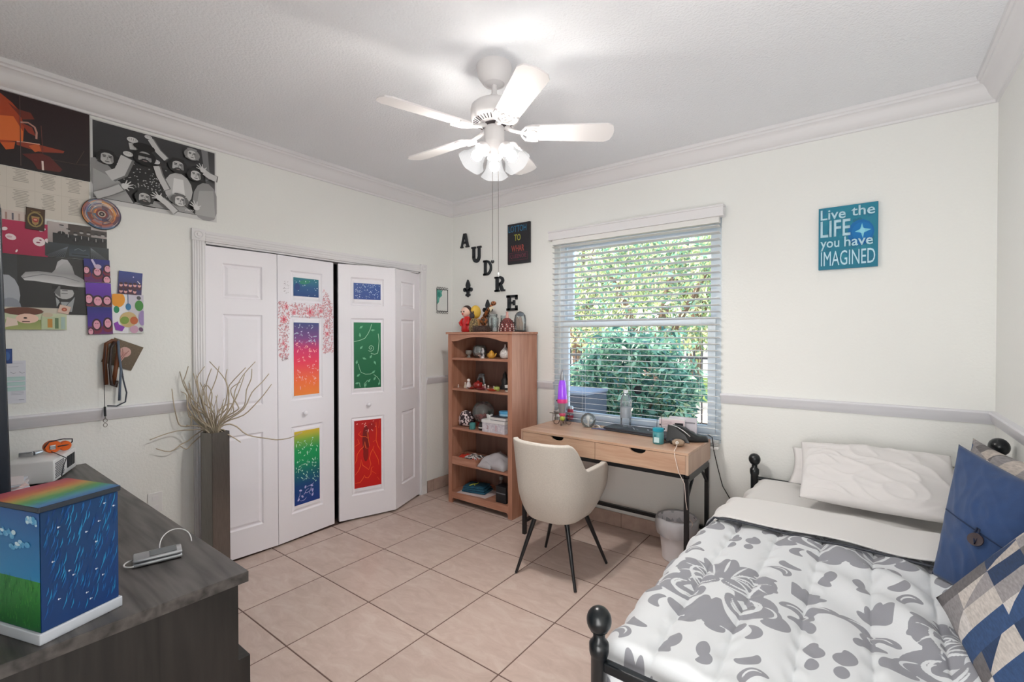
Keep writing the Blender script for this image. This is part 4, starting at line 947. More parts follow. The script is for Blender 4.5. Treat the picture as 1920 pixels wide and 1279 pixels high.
# ------------------------------------------------------------------ things on the desk
Z = DZ
def lava():
    x, y = 1.40, -.24
    t = thing('lava_lamp', 'purple lava lamp with silver cone base and cap on curled wire feet', 'lamp', (x, y, Z))
    sv = mat('lamp_silver', '9da0a6', .3, .5)
    MB().lathe([(.024, .09), (.026, .11), (.036, .175)], (x, y, Z), 24).build('base', sv, t, smooth=50)
    MB().lathe([(.037, .176), (.0385, .182), (.03, .31), (.022, .345)], (x, y, Z), 24).build('purple_liquid', mat('purple_glow', '9a4fe0', .15, emit=('8a3be0', .25), coat=.6), t, smooth=50)
    MB().lathe([(.0385, .17), (.04, .176), (.0395, .192), (.038, .2)], (x, y, Z), 24).build('pink_wax', mat('pink_wax', 'e0408a', .3), t, smooth=50)
    MB().lathe([(.022, .345), (.0205, .352), (.003, .43), (0, .432)], (x, y, Z), 20).build('cap', sv, t, smooth=50)
    MB().ball((x, y, Z + .085), .026, 14).build('pink_ball', mat('pinkball', 'd65a7a', .4), t, smooth=180); MB().ball((x + .004, y - .006, Z + .052), .021, 14).build('green_ball', mat('limeball', 'a8b84a', .4), t, smooth=180)
    q = MB()
    for a in (20, 110, 200, 290):
        pts = [(x + r_ * math.cos(R(a)), y + r_ * math.sin(R(a)), Z + h) for r_, h in ((.01, .075), (.02, .04), (.03, .012), (.05, .004), (.065, .012), (.066, .028), (.055, .034))]; q.tube(pts, .0032, 6)
    q.build('wire_feet', mat('bronze_wire', '6f5a52', .4, .5), t, smooth=180)
    MB().ball((x - .042, y - .01, Z + .185), .007, 8).build('switch', MT['dark'], t)
lava()
t = thing('drink_can', 'slim red and white can beside the lava lamp on the sill', 'can', (1.315, .03, .742)); MB().lathe([(.02, 0), (.024, .004), (.024, .13), (.02, .138)], (1.315, .03, .742), 20).build('body', MT['silver'], t, smooth=50)
q = MB().lathe([(.0243, .03), (.0245, .035), (.0245, .06), (.0243, .064)], (1.315, .03, .742), 20).lathe([(.0243, .085), (.0245, .09), (.0245, .11), (.0243, .115)], (1.315, .03, .742), 20); q.build('red_band', mat('can_red', 'c94050', .4), t, smooth=50)
t = thing('salt_jar', 'frosted white jar at the left end of the window sill', 'jar', (1.235, .02, .742)); MB().lathe([(.04, 0), (.046, .01), (.046, .09), (.03, .105), (.03, .12), (0, .121)], (1.235, .02, .742), 20).build('body', mat('frost_white', 'dfe6ea', .4), t, smooth=50)
t = thing('wire_stand', 'small metal wire stand behind the lava lamp', 'stand', (1.33, -.14, Z)); q = MB()
for x in (1.27, 1.39): q.tube([(x, -.17, Z + .003), (x, -.17, Z + .07), (x, -.11, Z + .07), (x, -.11, Z + .003)], .0022, 6)
q.tube([(1.24, -.17, Z + .07), (1.42, -.17, Z + .07)], .003, 6).tube([(1.24, -.11, Z + .07), (1.42, -.11, Z + .07)], .003, 6); q.build('frame', MT['steel'], t, smooth=180)
t = thing('glass_terrarium', 'clear round plastic globe with a white figure inside on the desk', 'globe', (1.60, -.2, Z))
MB().lathe([(.055 * math.sin(a), -.055 * math.cos(a)) for a in [R(20 + k * 11.6) for k in range(14)]], (1.60, -.2, Z + .053), 24, cap=False).build('globe', MT['glass'], t, smooth=180)
q = MB(); q.lathe([(.012, 0), (.006, .012), (.005, .04), (.014, .058), (.016, .072), (.008, .084), (0, .086)], (1.6, -.2, Z + .004), 12).ball((1.625, -.2, Z + .05), .012, 8); q.build('white_figure', MT['plastic'], t, smooth=60)
t = thing('usb_cable', 'white cable end beside the clear globe', 'cable', (1.66, -.2, Z)); MB().tube([(1.64, -.17, Z + .004), (1.66, -.18, Z + .02), (1.685, -.2, Z + .022), (1.70, -.2, Z + .006)], .004, 6).build('cable', MT['plastic'], t, smooth=180)
def bottle():
    x, y = 1.865, -.125; t = thing('water_bottle', 'tall clear plastic water bottle standing before the window', 'bottle', (x, y, Z))
    prof = [(.034, 0), (.038, .006)]
    for k in range(14): prof.append((.0385 - (.002 if k % 2 else 0), .014 + k * .0115))
    prof += [(.04, .175), (.04, .2), (.034, .235), (.018, .262), (.015, .27), (.015, .285)]
    MB().lathe(prof, (x, y, Z), 24, cap=False).build('body', MT['pet'], t, smooth=50); MB().lathe([(.017, .27), (.017, .29), (0, .291)], (x, y, Z), 18).build('cap', mat('cap_clear', 'd8e0e6', .4), t, smooth=50)
    MB().lathe([(.0395, .09), (.0402, .092), (.0402, .165), (.0395, .167)], (x, y, Z), 24).build('label', thin_glass('bottle_label', (.8, .85, .9), .1, .32, (.8, .85, .9)), t, smooth=50)
bottle()
t = thing('laptop', 'closed dark grey laptop lying flat along the back of the desk', 'laptop', (1.98, -.2, Z)); Mx = Matrix.Translation((1.985, -.185, Z)) @ Matrix.Rotation(R(-4), 4, 'Z')
MB().box(-.24, .24, -.07, .1, 0.002, .014, Mx, bev=.004).build('base', MT['dgrey'], t); MB().box(-.24, .24, -.07, .1, .0145, .026, Mx, bev=.004).build('lid', MT['dgrey'], t)
P = Print(Mx @ Vector((-.2, -.04, .026)), Mx.to_3x3() @ Vector((.4, 0, 0)), Mx.to_3x3() @ Vector((0, .12, 0)), .0008); rr = random.Random(8)
for k in range(14):
    x, y = rr.uniform(.08, .9), rr.uniform(.15, .85); P.ell(x, y, rr.uniform(.03, .07), rr.uniform(.02, .05), rr.choice(['b9bcc8', '8f93a0', 'd5d5da', '6b7080']), rr.uniform(0, 180))
P.build('stickers', t)
t = thing('pen', 'blue-grey pen lying left of the laptop', 'pen', (1.71, -.24, Z)); MB().tube([(1.655, -.255, Z + .007), (1.76, -.235, Z + .007)], [.003, .006], 8).build('barrel', mat('pen_blue', '4a4f78', .3), t, smooth=60); MB().tube([(1.70, -.243, Z + .0135), (1.75, -.234, Z + .0145)], .0015, 5).build('clip', MT['silver'], t)
t = thing('pen', 'silver pen right behind the blue-grey one', 'pen', (1.74, -.21, Z)); MB().tube([(1.70, -.215, Z + .006), (1.79, -.195, Z + .006)], .005, 8).build('barrel', MT['silver'], t, smooth=60)
def tealjar():
    x, y = 2.208, -.41; t = thing('teal_jar', 'teal glass jar with lid and two thin sticks near the desk front', 'jar', (x, y, Z))
    MB().lathe([(.03, 0), (.034, .005), (.034, .07), (.031, .078)], (x, y, Z), 24).build('body', thin_glass('teal_clear', (.5, .85, .87), .1, .55, (.15, .5, .55)), t, smooth=50)
    MB().lathe([(.032, .078), (.035, .08), (.035, .096), (.03, .1)], (x, y, Z), 24).build('lid', mat('teal_lid', '2aa0b8', .3, trans=.2), t, smooth=50); MB().box(x - .015, x + .018, y - .036, y - .0335, Z + .012, Z + .045).build('label_patch', mat('pale_label', 'bcd8dc', .5), t)
    q = MB(); q.ball((x - .01, y - .03, Z + .055), .008, 8); q.build('bead', mat('teal_bead', '12707a', .3), t, smooth=180)
    for dx in (-.016, .012): MB().tube([(x + dx, y + .02, Z + .1), (x + dx + .002, y + .02, Z + .19)], .0016, 5).build('stick', MT['dgrey'], t)
tealjar()
def card():
    t = thing('greeting_card', 'white printed card box standing behind the black pouch', 'box', (2.2, -.12, Z)); x0, x1, y = 2.12, 2.275, -.155
    Mx = Matrix.Translation((2.2, -.13, Z)) @ Matrix.Rotation(R(8), 4, 'Z'); MB().box(-.085, .085, -.0, .022, 0, .115, Mx).build('body', MT['plastic'], t)
    P = Print(Mx @ Vector((-.083, -.0, .002)), Mx.to_3x3() @ Vector((.166, 0, 0)), Mx.to_3x3() @ Vector((0, 0, .111)), .0006)
    P.rect(0, .02, 1, .55, 'c9bfc4'); P.rect(0, .55, 1, .98, 'e6d6da'); P.ell(.18, .35, .1, .12, 'dfe2e6'); P.ell(.2, .36, .05, .06, '35353c'); P.line([(.3, .05), (.4, .4), (.5, .2), (.62, .5), (.55, .1)], .1, 'e09a3a'); P.rect(.62, .62, .95, .8, '2e2d33'); P.ell(.04, .62, .03, .06, '33303a')
    for k in range(5): P.line([(.08, .62 + k * .06), (.5, .62 + k * .06)], .012, 'b9a3aa', False)
    P.build('print', t)
    t = thing('tissue_box', 'flat pale box leaning behind the printed card box', 'box', (2.27, -.085, Z)); MB().box(-.09, .09, 0, .012, 0, .13, Matrix.Translation((2.265, -.098, Z)) @ Matrix.Rotation(R(4), 4, 'Z')).build('body', mat('card_lilac', 'cfcbd3', .6), t); MB().box(-.08, .08, -.0012, .0, .09, .1, Matrix.Translation((2.265, -.098, Z)) @ Matrix.Rotation(R(4), 4, 'Z')).build('print_band', mat('band_grey', '8a8890', .6), t)
card()
def pouch():
    t = thing('black_pouch', 'black leather pouch with white piping at the right of the desk', 'pouch', (2.34, -.2, Z))
    n1, n2 = 20, 14; P_ = np.zeros((n1, n2, 3)); 
    for i in range(n1):
        for j in range(n2):
            u = i / (n1 - 1); a = PI * (j / (n2 - 1)); x = 2.235 + .2 * u; hgt = .105 * (1 - .55 * u) * (.55 + .45 * math.sin(PI * min(1, .25 + u))); wd = .075 * (.35 + .65 * math.sin(PI * (.15 + .7 * u)))
            yc = -.235 + .09 * u
            P_[i, j] = (x + .02 * math.cos(a), yc - wd * math.cos(a), Z + .001 + hgt * math.sin(a) ** .8 + .004 * noise.noise(Vector((u * 9, a * 4, 1))) * math.sin(a))
    o = link_mesh('body', grid_mesh(P_), mat('black_leather', '141416', .3), t); md = o.modifiers.new('s', 'SOLIDIFY'); md.thickness = .003
    q = MB(); q.prism([(-.085, 0), (.06, 0), (.03, .05), (-.04, .1), (-.075, .108)], -.004, .004, Matrix.Translation((2.31, -.305, Z + .001)) @ Matrix.Rotation(R(12), 4, 'Z') @ Matrix.Rotation(R(78), 4, 'X')); q.build('flap', mat('black_leather2', '121214', .25), t)
    MB().tube([(2.245, -.285, Z + .106), (2.29, -.282, Z + .093), (2.33, -.278, Z + .07), (2.365, -.272, Z + .04)], .0025, 6).build('piping', MT['plastic'], t, smooth=180)
pouch()
t = thing('power_bank', 'dark rounded gadget lying behind the teal jar', 'gadget', (2.24, -.30, Z)); MB().ball((2.235, -.28, Z + .013), .035, 16, sx=1.3, sz=.36).build('body', MT['dgrey'], t, smooth=180)
t = thing('black_stone', 'small black round clip beside the beige stone speaker', 'gadget', (2.285, -.37, Z)); MB().ball((2.285, -.37, Z + .017), .021, 14, sz=.8).build('body', MT['dark'], t, smooth=180); MB().tube([(2.268, -.372, Z + .01), (2.24, -.375, Z + .006), (2.22, -.36, Z + .006)], .004, 6).build('plug', MT['dark'], t, smooth=180)
t = thing('stone_charger', 'beige pebble-shaped device with a white cable at the desk corner', 'gadget', (2.335, -.40, Z)); MB().ball((2.332, -.405, Z + .022), .034, 20, sx=1.15, sz=.65).build('body', mat('pebble', 'a8937d', .8, var=(60, '8a7562', .2)), t, smooth=180)
MB().lathe([(.009, 0), (.009, .004), (.005, .004), (.005, 0)], (2.335, -.436, Z + .026), 14, Matrix.Rotation(R(70), 4, 'X')).build('ring', MT['plastic'], t, smooth=60)
MB().tube([(2.337, -.44, Z + .026), (2.345, -.48, Z + .012), (2.355, -.55, Z + .005), (2.362, -.563, Z - .03), (2.385, -.566, .66), (2.42, -.57, .6), (2.428, -.57, .5), (2.43, -.53, .4), (2.42, -.4, .31), (2.40, -.36, .27)], .0022, 6).build('cable', mat('white_cable', 'e6d8cf', .5), t, smooth=180)
tag(MB().tube([(2.425, -.09, Z + .03), (2.448, -.07, Z + .01), (2.452, -.05, .70), (2.47, -.02, .58), (2.50, -.015, .46), (2.56, -.015, .36), (2.6, -.02, .25)], .0028, 6).build('black_cable', MT['dark'], None, (2.44, -.05, .775), smooth=180), 'thin black cord hanging from the desk corner down the back wall', 'cord')

# ------------------------------------------------------------------ waste bin
bn = thing('waste_bin', 'white plastic waste bin with a clear liner under the desk', 'bin', (2.275, -.245, 0))
MB().lathe([(.085, 0), (.092, .004), (.118, .262), (.122, .268), (.118, .268), (.112, .255), (.088, .01), (0, .01)], (2.275, -.245, 0), 32).build('bucket', mat('bin_white', 'd9d5d8', .45), bn, smooth=50)
lg = thin_glass('liner', (.95, .95, .97), .1, .4, (.85, .85, .88))
rf = lambda a, z: 1 + .02 * math.sin(9 * a + z * 40) + .012 * math.sin(17 * a)
MB().lathe([(.105, .20), (.116, .262), (.124, .278), (.134, .262), (.136, .22), (.13, .185), (.124, .165)], (2.275, -.245, 0), 48, flute=rf, cap=False).build('liner', lg, bn, smooth=180)
MB().box(-.02, .02, -.001, 0, 0, .016, Matrix.Translation((2.21, -.34, .16)) @ Matrix.Rotation(R(-30), 4, 'Z')).build('tag', mat('bin_label', '8a8890', .6), bn)

# ------------------------------------------------------------------ chair
def chair():
    cx, cy_ = 1.737, -.825; t = thing('desk_chair', 'cream linen tub chair on four thin black legs at the desk', 'chair', (cx, cy_, 0))
    NU, NV = 60, 26
    def outer(u, v_, off=0.):
        # u in [-1,1] around the shell, back at 0
        s = u * 1.12; aa = abs(s)
        if aa <= .66: a = s / .66 * PI / 2; ox, oy = math.sin(a), -math.cos(a); fx, fy = ox, oy; ex = 0
        else: ox, oy = (1 if s > 0 else -1), 0; ex = (aa - .66) * .78; fx, fy = ox, 0
        # superellipse for a squarer back
        if aa <= .66: k = (abs(ox) ** 2.6 + abs(oy) ** 2.6) ** (-1 / 2.6); fx, fy = ox * k, oy * k
        t1 = min(1, max(0, (aa - .36) / .26)); t1 = t1 * t1 * (3 - 2 * t1)
        top = .838 * (1 - t1) + .668 * t1 - max(0, aa - .92) ** 2 * 1.6
        z = .355 + (top - .355) * v_
        hh = (z - .355) / .48
        g_ = math.sin(min(1, hh / .42 + .06) * PI / 2) ** .6
        rx = (.148 + .062 * g_ + .035 * hh) - off; ry = (.135 + .06 * g_ + .06 * hh) - off
        x = fx * rx; y = fy * ry + ex * (.5 + .5 * g_)
        if aa > .66: x *= 1 - .22 * (max(0, aa - .9)) / .22 * (1 if True else 0)
        return Vector((cx + x, cy_ - .045 + y, z))
    P_ = np.array([[outer(-1 + 2 * i / (NU - 1), j / (NV - 1)) for j in range(NV)] for i in range(NU)])
    o = link_mesh('shell', grid_mesh(P_), MT['linen'], t); md = o.modifiers.new('s', 'SOLIDIFY'); md.thickness = .034; md.offset = -1
    bv = o.modifiers.new('b', 'BEVEL'); bv.width = .013; bv.segments = 4; bv.limit_method = 'ANGLE'; bv.angle_limit = R(50)
    for k in range(1): pass
    pr = [(.0, .352), (.12, .352), (.155, .358), (.18, .375), (.192, .40), (.195, .44), (.185, .462), (.15, .472), (0, .475)]
    q = MB(); q.lathe(pr, (cx, cy_ + .0, 0), 40, ry=1.05); 
    q.build('seat_cushion', MT['linen'], t, smooth=180)
    q = MB(); q.lathe([(0, .335), (.13, .335), (.135, .352), (0, .352)], (cx, cy_, 0), 20); q.build('seat_plate', bmm, t)
    for (fx, fy) in ((1.549, -1.037), (1.502, -.632), (1.939, -.592), (1.949, -1.012)):
        sx, sy = cx + (-.11 if fx < cx else .11), cy_ + (-.11 if fy < cy_ else .11)
        MB().tube([(sx, sy, .35), (fx, fy, .004)], [.0155, .0085], 12).build('leg', bmm, t, smooth=60)
    return t
chair()

# ------------------------------------------------------------------ daybed
pb = MT['postm']
bd = thing('daybed', 'black metal daybed frame with ball-topped posts along the right wall', 'bed', (3.2, -1.12, 0))
def post(x, y, ztop, r=.022, br=.034, name='bed_post'):
    MB().lathe([(r, 0), (r, ztop - .135), (r * 1.12, ztop - .13), (r * 1.22, ztop - .12), (r * 1.22, ztop - .1), (r * 1.05, ztop - .094), (r * .72, ztop - .085), (r * .75, ztop - .07), (r * 1.1, ztop - .064)], (x, y, 0), 28).build(name, pb, bd, smooth=45)
    MB().ball((x, y, ztop - br * 1.08), br, 28, sz=1.08).build('ball_finial', pb, bd, smooth=180)
post(2.703, -.085, .722); post(2.682, -2.18, .722); post(3.722, -.42, 1.01, br=.036); post(3.722, -2.18, 1.01, br=.036)
MB().tube([(2.703, -.085, .57), (3.722, -.085, .57)], .011, 10).build('end_rail', pb, bd, smooth=60)
MB().tube([(2.703, -.085, .25), (3.722, -.085, .25)], .011, 10).build('end_rail', pb, bd, smooth=60)
MB().box(2.70, 3.722, -2.192, -2.168, .555, .582, bev=.004).build('end_rail', pb, bd); MB().box(2.70, 3.722, -2.192, -2.168, .24, .262, bev=.004).build('end_rail', pb, bd)
MB().box(2.69, 2.712, -2.16, -.1, .25, .30).build('side_rail', pb, bd); MB().tube([(3.722, -.085, 0), (3.722, -.085, .6)], .018, 12).build('back_post', pb, bd, smooth=60)
MB().tube([(3.722, -.085, .59), (3.722, -.42, .9)], .01, 8).build('back_rail', pb, bd, smooth=60); MB().tube([(3.722, -.42, .92), (3.722, -2.18, .92)], .01, 8).build('back_rail', pb, bd, smooth=60)
for k in range(11): MB().tube([(3.722, -.6 - k * .14, .3), (3.722, -.6 - k * .14, .915)], .006, 6).build('spindle', pb, bd, smooth=60)
for k in range(6): MB().tube([(2.86 + k * .15, -2.18, .262), (2.86 + k * .15, -2.18, .556)], .006, 6).build('spindle', pb, bd, smooth=60)
tag(MB().box(2.725, 3.705, -2.15, -.11, .30, .545, bev=.04).build('mattress', MT['sheet'], None, (3.2, -1.12, .30), smooth=60), 'thick white mattress on the black daybed frame', 'mattress')

def cloth_grid(name, P_, m, loc, attrs=None, thick=None):
    me = grid_mesh(P_)
    if attrs:
        for k, a in attrs.items():
            at = me.attributes.new(k, 'FLOAT', 'POINT'); at.data.foreach_set('value', a.ravel().astype(np.float32))
    o = link_mesh(name, me, m, None, loc)
    if thick: md = o.modifiers.new('s', 'SOLIDIFY'); md.thickness = thick; md.offset = -1
    return o
def smooth(a, lo, hi): t = np.clip((a - lo) / (hi - lo), 0, 1); return t * t * (3 - 2 * t)
def folds(x, y, seed, amp, fx=9., fy=3., k=6):
    r = np.random.default_rng(seed); s = np.zeros_like(x)
    for i in range(k):
        a = r.normal() * fx; b_ = r.normal() * fy; ph = r.uniform(0, 6.28); w_ = .06 * np.sin(3.1 * x * r.normal() + 2.7 * y * r.normal() + ph)
        s += np.sin(a * (x + w_) + b_ * (y + w_) + ph) / (1 + i * .4)
    return s * amp / 2
# white sheet with the fitted end and the part in view towards the window wall
def profile(s, z_top, xl, zb):
    """s>=0 along from left bottom hem: returns x,z ; hem at xl, vertical to ztop-r, rounded r, then flat"""
    r = .075; hgt = z_top - r - zb; x = np.where(s < hgt, xl, 0.); z = np.where(s < hgt, zb + s, 0.)
    L = r * PI / 2; a = np.clip((s - hgt) / L, 0, 1) * PI / 2
    x = np.where(s >= hgt, xl + r * (1 - np.cos(a)), x); z = np.where(s >= hgt, z_top - r + r * np.sin(a), z)
    x = np.where(s > hgt + L, xl + r + (s - hgt - L), x); return x, z
def drape(name, label, cat, xl, x1, y0, y1, ztop, zb, m, seed, ns=160, ny=120, puff=None, attr=False, edge=.05, amp=.006, thick=.004, y1slope=0., end_y0=None):
    r = .075; total = (ztop - r - zb) + r * PI / 2 + (x1 - xl - r)
    s = np.linspace(0, total, ns)[:, None] * np.ones((1, ny)); t = np.linspace(0, 1, ny)[None, :] * np.ones((ns, 1))
    x, z = profile(s, ztop, xl, zb); y = y0 + (y1 + y1slope * (x - xl) - y0) * t
    fl_ = smooth(s, ztop - r - zb, ztop - r - zb + .15)
    d = folds(x, y, seed, amp) * (.35 + .65 * fl_)
    side = (1 - fl_) * (.012 * np.sin(y * 21 + seed) + .008 * np.sin(y * 47))
    z = z + d * fl_; x = x + side
    if puff is not None: dz = puff(x, y, s); z = z + dz * fl_; x = x - dz * (1 - fl_) * .7
    if end_y0:
        k = smooth(-(y - end_y0), 0, .10); z = z - k * k * .2; 
    P_ = np.stack([x, y, z], -1)
    at = None
    if attr: at = {'pat': attr(x + (z - ztop) * (1 - fl_) * 1.0, y)}
    o = cloth_grid(name, P_, m, ((xl + x1) / 2, (y0 + y1) / 2, ztop), at, thick); return tag(o, label, cat)
drape('flat_sheet', 'smooth white sheet over the mattress towards the window wall', 'sheet', 2.70, 3.70, -1.0, -.10, .575, .42, MT['sheet'], 5, 180, 150, amp=.013, edge=0)
# damask pattern as a signed field
def damask_raster():
    W_, H_ = .33, .66; nx, ny = 330, 660
    X, Y = np.meshgrid(np.linspace(0, W_, nx), np.linspace(0, H_, ny), indexing='ij'); f = np.full_like(X, -.05); cut = np.full_like(X, -.05)
    def stroke(x, y, a, L_, w_, cv, cv2=0., neg=False, tip=.15):
        nonlocal f, cut
        n = 26; h = R(a); px, py = x, y; c1 = cv
        for i in range(n):
            t = i / (n - 1); ww = w_ * (1.35 if not neg else 1.) * (math.sin(PI * min(1, .12 + t * .88)) ** .7 + tip * t)
            d = ww - np.sqrt((X - px) ** 2 + (Y - py) ** 2)
            if neg: cut = np.maximum(cut, d)
            else: f = np.maximum(f, d)
            h += R(cv + cv2 * t) / n * 1.0; px += math.cos(h) * L_ / n; py += math.sin(h) * L_ / n
    # central palmette (axis at X=0)
    for a, L_, w_, cv in ((90, .17, .022, 0), (72, .17, .020, -25), (54, .18, .021, -50), (36, .18, .021, -75), (16, .17, .02, -95), (-6, .15, .018, -110)): stroke(.012, .36, a, L_, w_, cv)
    stroke(.02, .33, -35, .26, .006, 170, 260, neg=True); stroke(.06, .24, -75, .2, .006, 150, 300, neg=True); stroke(.11, .27, -20, .1, .004, -120, neg=True); stroke(.16, .24, 10, .09, .004, -150, -60, neg=True); stroke(.21, .31, 60, .1, .004, -170, -100, neg=True); stroke(.25, .32, 100, .1, .004, -120, -80, neg=True); stroke(.13, .565, 30, .08, .003, -150, neg=True); stroke(.0, .40, 90, .12, .005, 0, neg=True)
    for a, L_, w_, cv in ((80, .15, .004, -10), (63, .15, .004, -35), (45, .15, .004, -60), (26, .15, .004, -85), (4, .13, .004, -100)): stroke(.03, .36, a, L_, w_, cv, neg=True)
    # big S scrolls below
    stroke(.02, .33, -35, .30, .026, 170, 260); stroke(.05, .25, -75, .26, .024, 150, 300); stroke(.02, .20, -95, .18, .022, 60, 200)
    stroke(.10, .27, -20, .12, .015, -120); stroke(.15, .24, 10, .11, .014, -150, -60); stroke(.20, .30, 60, .12, .015, -170, -100); stroke(.17, .16, -40, .12, .014, 200, 100)
    stroke(.02, .31, -40, .2, .005, 160, 200, neg=True); stroke(.06, .22, -70, .16, .005, 150, 200, neg=True)
    # acanthus fingers to the outside
    for a in (70, 45, 20, -5): stroke(.215, .40, a, .09, .012, 60)
    stroke(.26, .30, 100, .12, .014, -120, -80); stroke(.28, .22, 80, .09, .011, 140, 60)
    # small floret and drops
    stroke(.012, .07, 90, .07, .014, 0); stroke(.02, .06, 35, .07, .012, 60); stroke(.02, .055, -20, .06, .011, 80); stroke(.3, .08, 120, .08, .012, -60); stroke(.3, .08, 60, .06, .011, 60); stroke(.3, .06, -90, .05, .011, 0)
    stroke(.14, .06, 20, .09, .011, 130, 60); stroke(.12, .56, 30, .1, .012, -150); stroke(.2, .6, 200, .08, .012, -120); stroke(.29, .56, 90, .07, .013, 0); stroke(.29, .53, 150, .06, .011, -90)
    return np.minimum(f, -cut + .0), W_, H_
DR, DWd, DHt = damask_raster()
def damask(x, y):
    gx, gy = x - 2.86, y + 1.93
    wob = .012 * np.sin(9 * x + 4 * y) ; gx = gx + wob; gy = gy + .012 * np.sin(8 * y - 5 * x)
    gy = np.mod(gy, 2 * DHt * 1.0)
    shift = (gy >= DHt); gxs = gx + np.where(shift, DWd, 0.)
    m = np.mod(gxs, 2 * DWd); m = np.where(m > DWd, 2 * DWd - m, m); gy = np.mod(gy, DHt)
    fx = m / DWd * (DR.shape[0] - 1); fy = gy / DHt * (DR.shape[1] - 1)
    i0 = np.clip(fx.astype(int), 0, DR.shape[0] - 2); j0 = np.clip(fy.astype(int), 0, DR.shape[1] - 2); a = fx - i0; b_ = fy - j0
    return (DR[i0, j0] * (1 - a) * (1 - b_) + DR[i0 + 1, j0] * a * (1 - b_) + DR[i0, j0 + 1] * (1 - a) * b_ + DR[i0 + 1, j0 + 1] * a * b_) * 30 + .5
def damask_mat():
    m = mat('damask_comforter', 'e4e6e8', .8, bump=(260, .12, .002), sheen=.2); n = m.node_tree; b_ = n.nodes['Principled BSDF']
    a = n.nodes.new('ShaderNodeAttribute'); a.attribute_name = 'pat'; r = n.nodes.new('ShaderNodeValToRGB')
    r.color_ramp.elements[0].position = .485; r.color_ramp.elements[1].position = .515; r.color_ramp.elements[0].color = (*lin('d9dcdf'), 1); r.color_ramp.elements[1].color = (*lin('8e8f96'), 1)
    n.links.new(a.outputs['Fac'], r.inputs[0]); n.links.new(r.outputs[0], b_.inputs['Base Color']); return m
SEAM = [2.63, 2.80, 2.958, 3.118, 3.285, 3.447, 3.61, 3.77]
def quilt(x, y, s):
    xs = x + .012 * np.sin(y * 3.1) ; k = np.zeros_like(x)
    for a, c in zip(SEAM, SEAM[1:]):
        u = np.clip((xs - a) / (c - a), 0, 1); k = np.where((xs >= a) & (xs < c), np.sin(PI * u) ** .5, k)
    wr = .0075 * np.sin(30 * (x * .75 + y * .62) + 2.2 * np.sin(5 * y)) * smooth(x, 3.0, 3.35) + .006 * np.sin(19 * (x * .9 + y * .4) + 1.5 * np.sin(7 * x)) * smooth(x, 2.8, 3.2)
    w2 = .0055 * np.sin(58 * (x * .8 + y * .5) + 3 * np.sin(6 * y + 2 * x)) * smooth(np.sin(5 * x + 3 * y) + np.sin(4 * y - 3 * x + 1), .1, 1.2) * smooth(x, 2.8, 3.1)
    w3 = .004 * np.sin(70 * y + 4 * np.sin(14 * x)) * smooth(np.cos(PI * 2 * (x - .08) / .16), .2, 1)
    return .026 * k - .008 + 1.7 * wr * (.4 + .6 * k) + w2 + w3
drape('comforter', 'white quilted comforter with grey damask scrolls covering the bed', 'comforter', 2.645, 3.70, -2.158, -.90, .588, .14, damask_mat(), 11, 380, 420, puff=quilt, attr=damask, amp=.007, end_y0=-2.085, thick=.006, y1slope=.06)
# dark underside edge of the comforter and the folded-back sheet
drape('folded_sheet', 'white top sheet folded back over the comforter edge', 'sheet', 2.668, 3.66, -1.035, -.70, .628, .40, MT['sheet'], 17, 190, 90, amp=.012, thick=.006, y1slope=.0)
hm = MB(); pts = []
for k in range(40):
    s_ = k / 39; x = 2.70 + .80 * s_; pts.append((x, -1.041 + .004 * math.sin(9 * x), .616 + .004 * math.sin(14 * x)))
pts = [(2.655, -1.04, .52), (2.668, -1.04, .575)] + pts
tag(hm.tube(pts, .005, 6).build('comforter_hem', MT['dgrey'], None, (3.1, -1.04, .6), smooth=180), 'dark grey piping along the turned comforter edge', 'hem')

# ------------------------------------------------------------------ pillows
def pillow(name, label, A, B_, C_, D_, th, m, wr=.008, seed=1, n=46, pinch=.06, edge=.0, top_p=.5):
    """corners A,B,C,D (loop); bulges along the normal on both sides"""
    A, B_, C_, D_ = map(Vector, (A, B_, C_, D_)); nrm = ((D_ - A).cross(B_ - A) + (C_ - D_).cross(C_ - B_)).normalized(); ctr = (A + B_ + C_ + D_) / 4
    if nrm.dot(Vector((3.2, -3.3, 1.5)) - ctr) < 0: nrm = -nrm
    sheets = []
    for sg in (1, -1):
        P_ = np.zeros((n, n, 3))
        for i in range(n):
            for j in range(n):
                u, v_ = i / (n - 1), j / (n - 1)
                p = A * (1 - u) * (1 - v_) + D_ * u * (1 - v_) + B_ * (1 - u) * v_ + C_ * u * v_
                bu, bv = math.sin(PI * u), math.sin(PI * v_)
                p = p + (ctr - p) * pinch * (bu ** .8 * (1 - bv) + bv ** .8 * (1 - bu))
                h = (max(0, bu * bv)) ** top_p * th / 2
                q_ = noise.noise(Vector((u * 3 + seed, v_ * 3, seed))); wv = wr * (.8 * noise.noise(Vector((u * 5 + seed, v_ * 5, seed * 1.7))) + .9 * (1 - abs(math.sin(9 * (v_ * .9 - u * 1.1) + 5 * q_ + seed))) ** 2 + .5 * (1 - abs(math.sin(14 * (v_ * .6 + u * .9) + 7 * q_))) ** 2 - .4) * min(1, 6 * bu * bv)
                P_[i, j] = p + nrm * sg * (h + wv * (1 if sg > 0 else .3))
        sheets.append(P_)
    me = grid_mesh(sheets[0]); b2 = bmesh.new(); b2.from_mesh(me); me2 = grid_mesh(sheets[1]); b2.from_mesh(me2); bmesh.ops.remove_doubles(b2, verts=b2.verts, dist=.0004); bmesh.ops.recalc_face_normals(b2, faces=b2.faces)
    for f in b2.faces: f.smooth = True
    b2.to_mesh(me); b2.free(); o = link_mesh(name, me, m, None, tuple(min((A, B_, C_, D_), key=lambda q: q.z))); return tag(o, label, 'pillow'), nrm
SP = MT['sheet2']
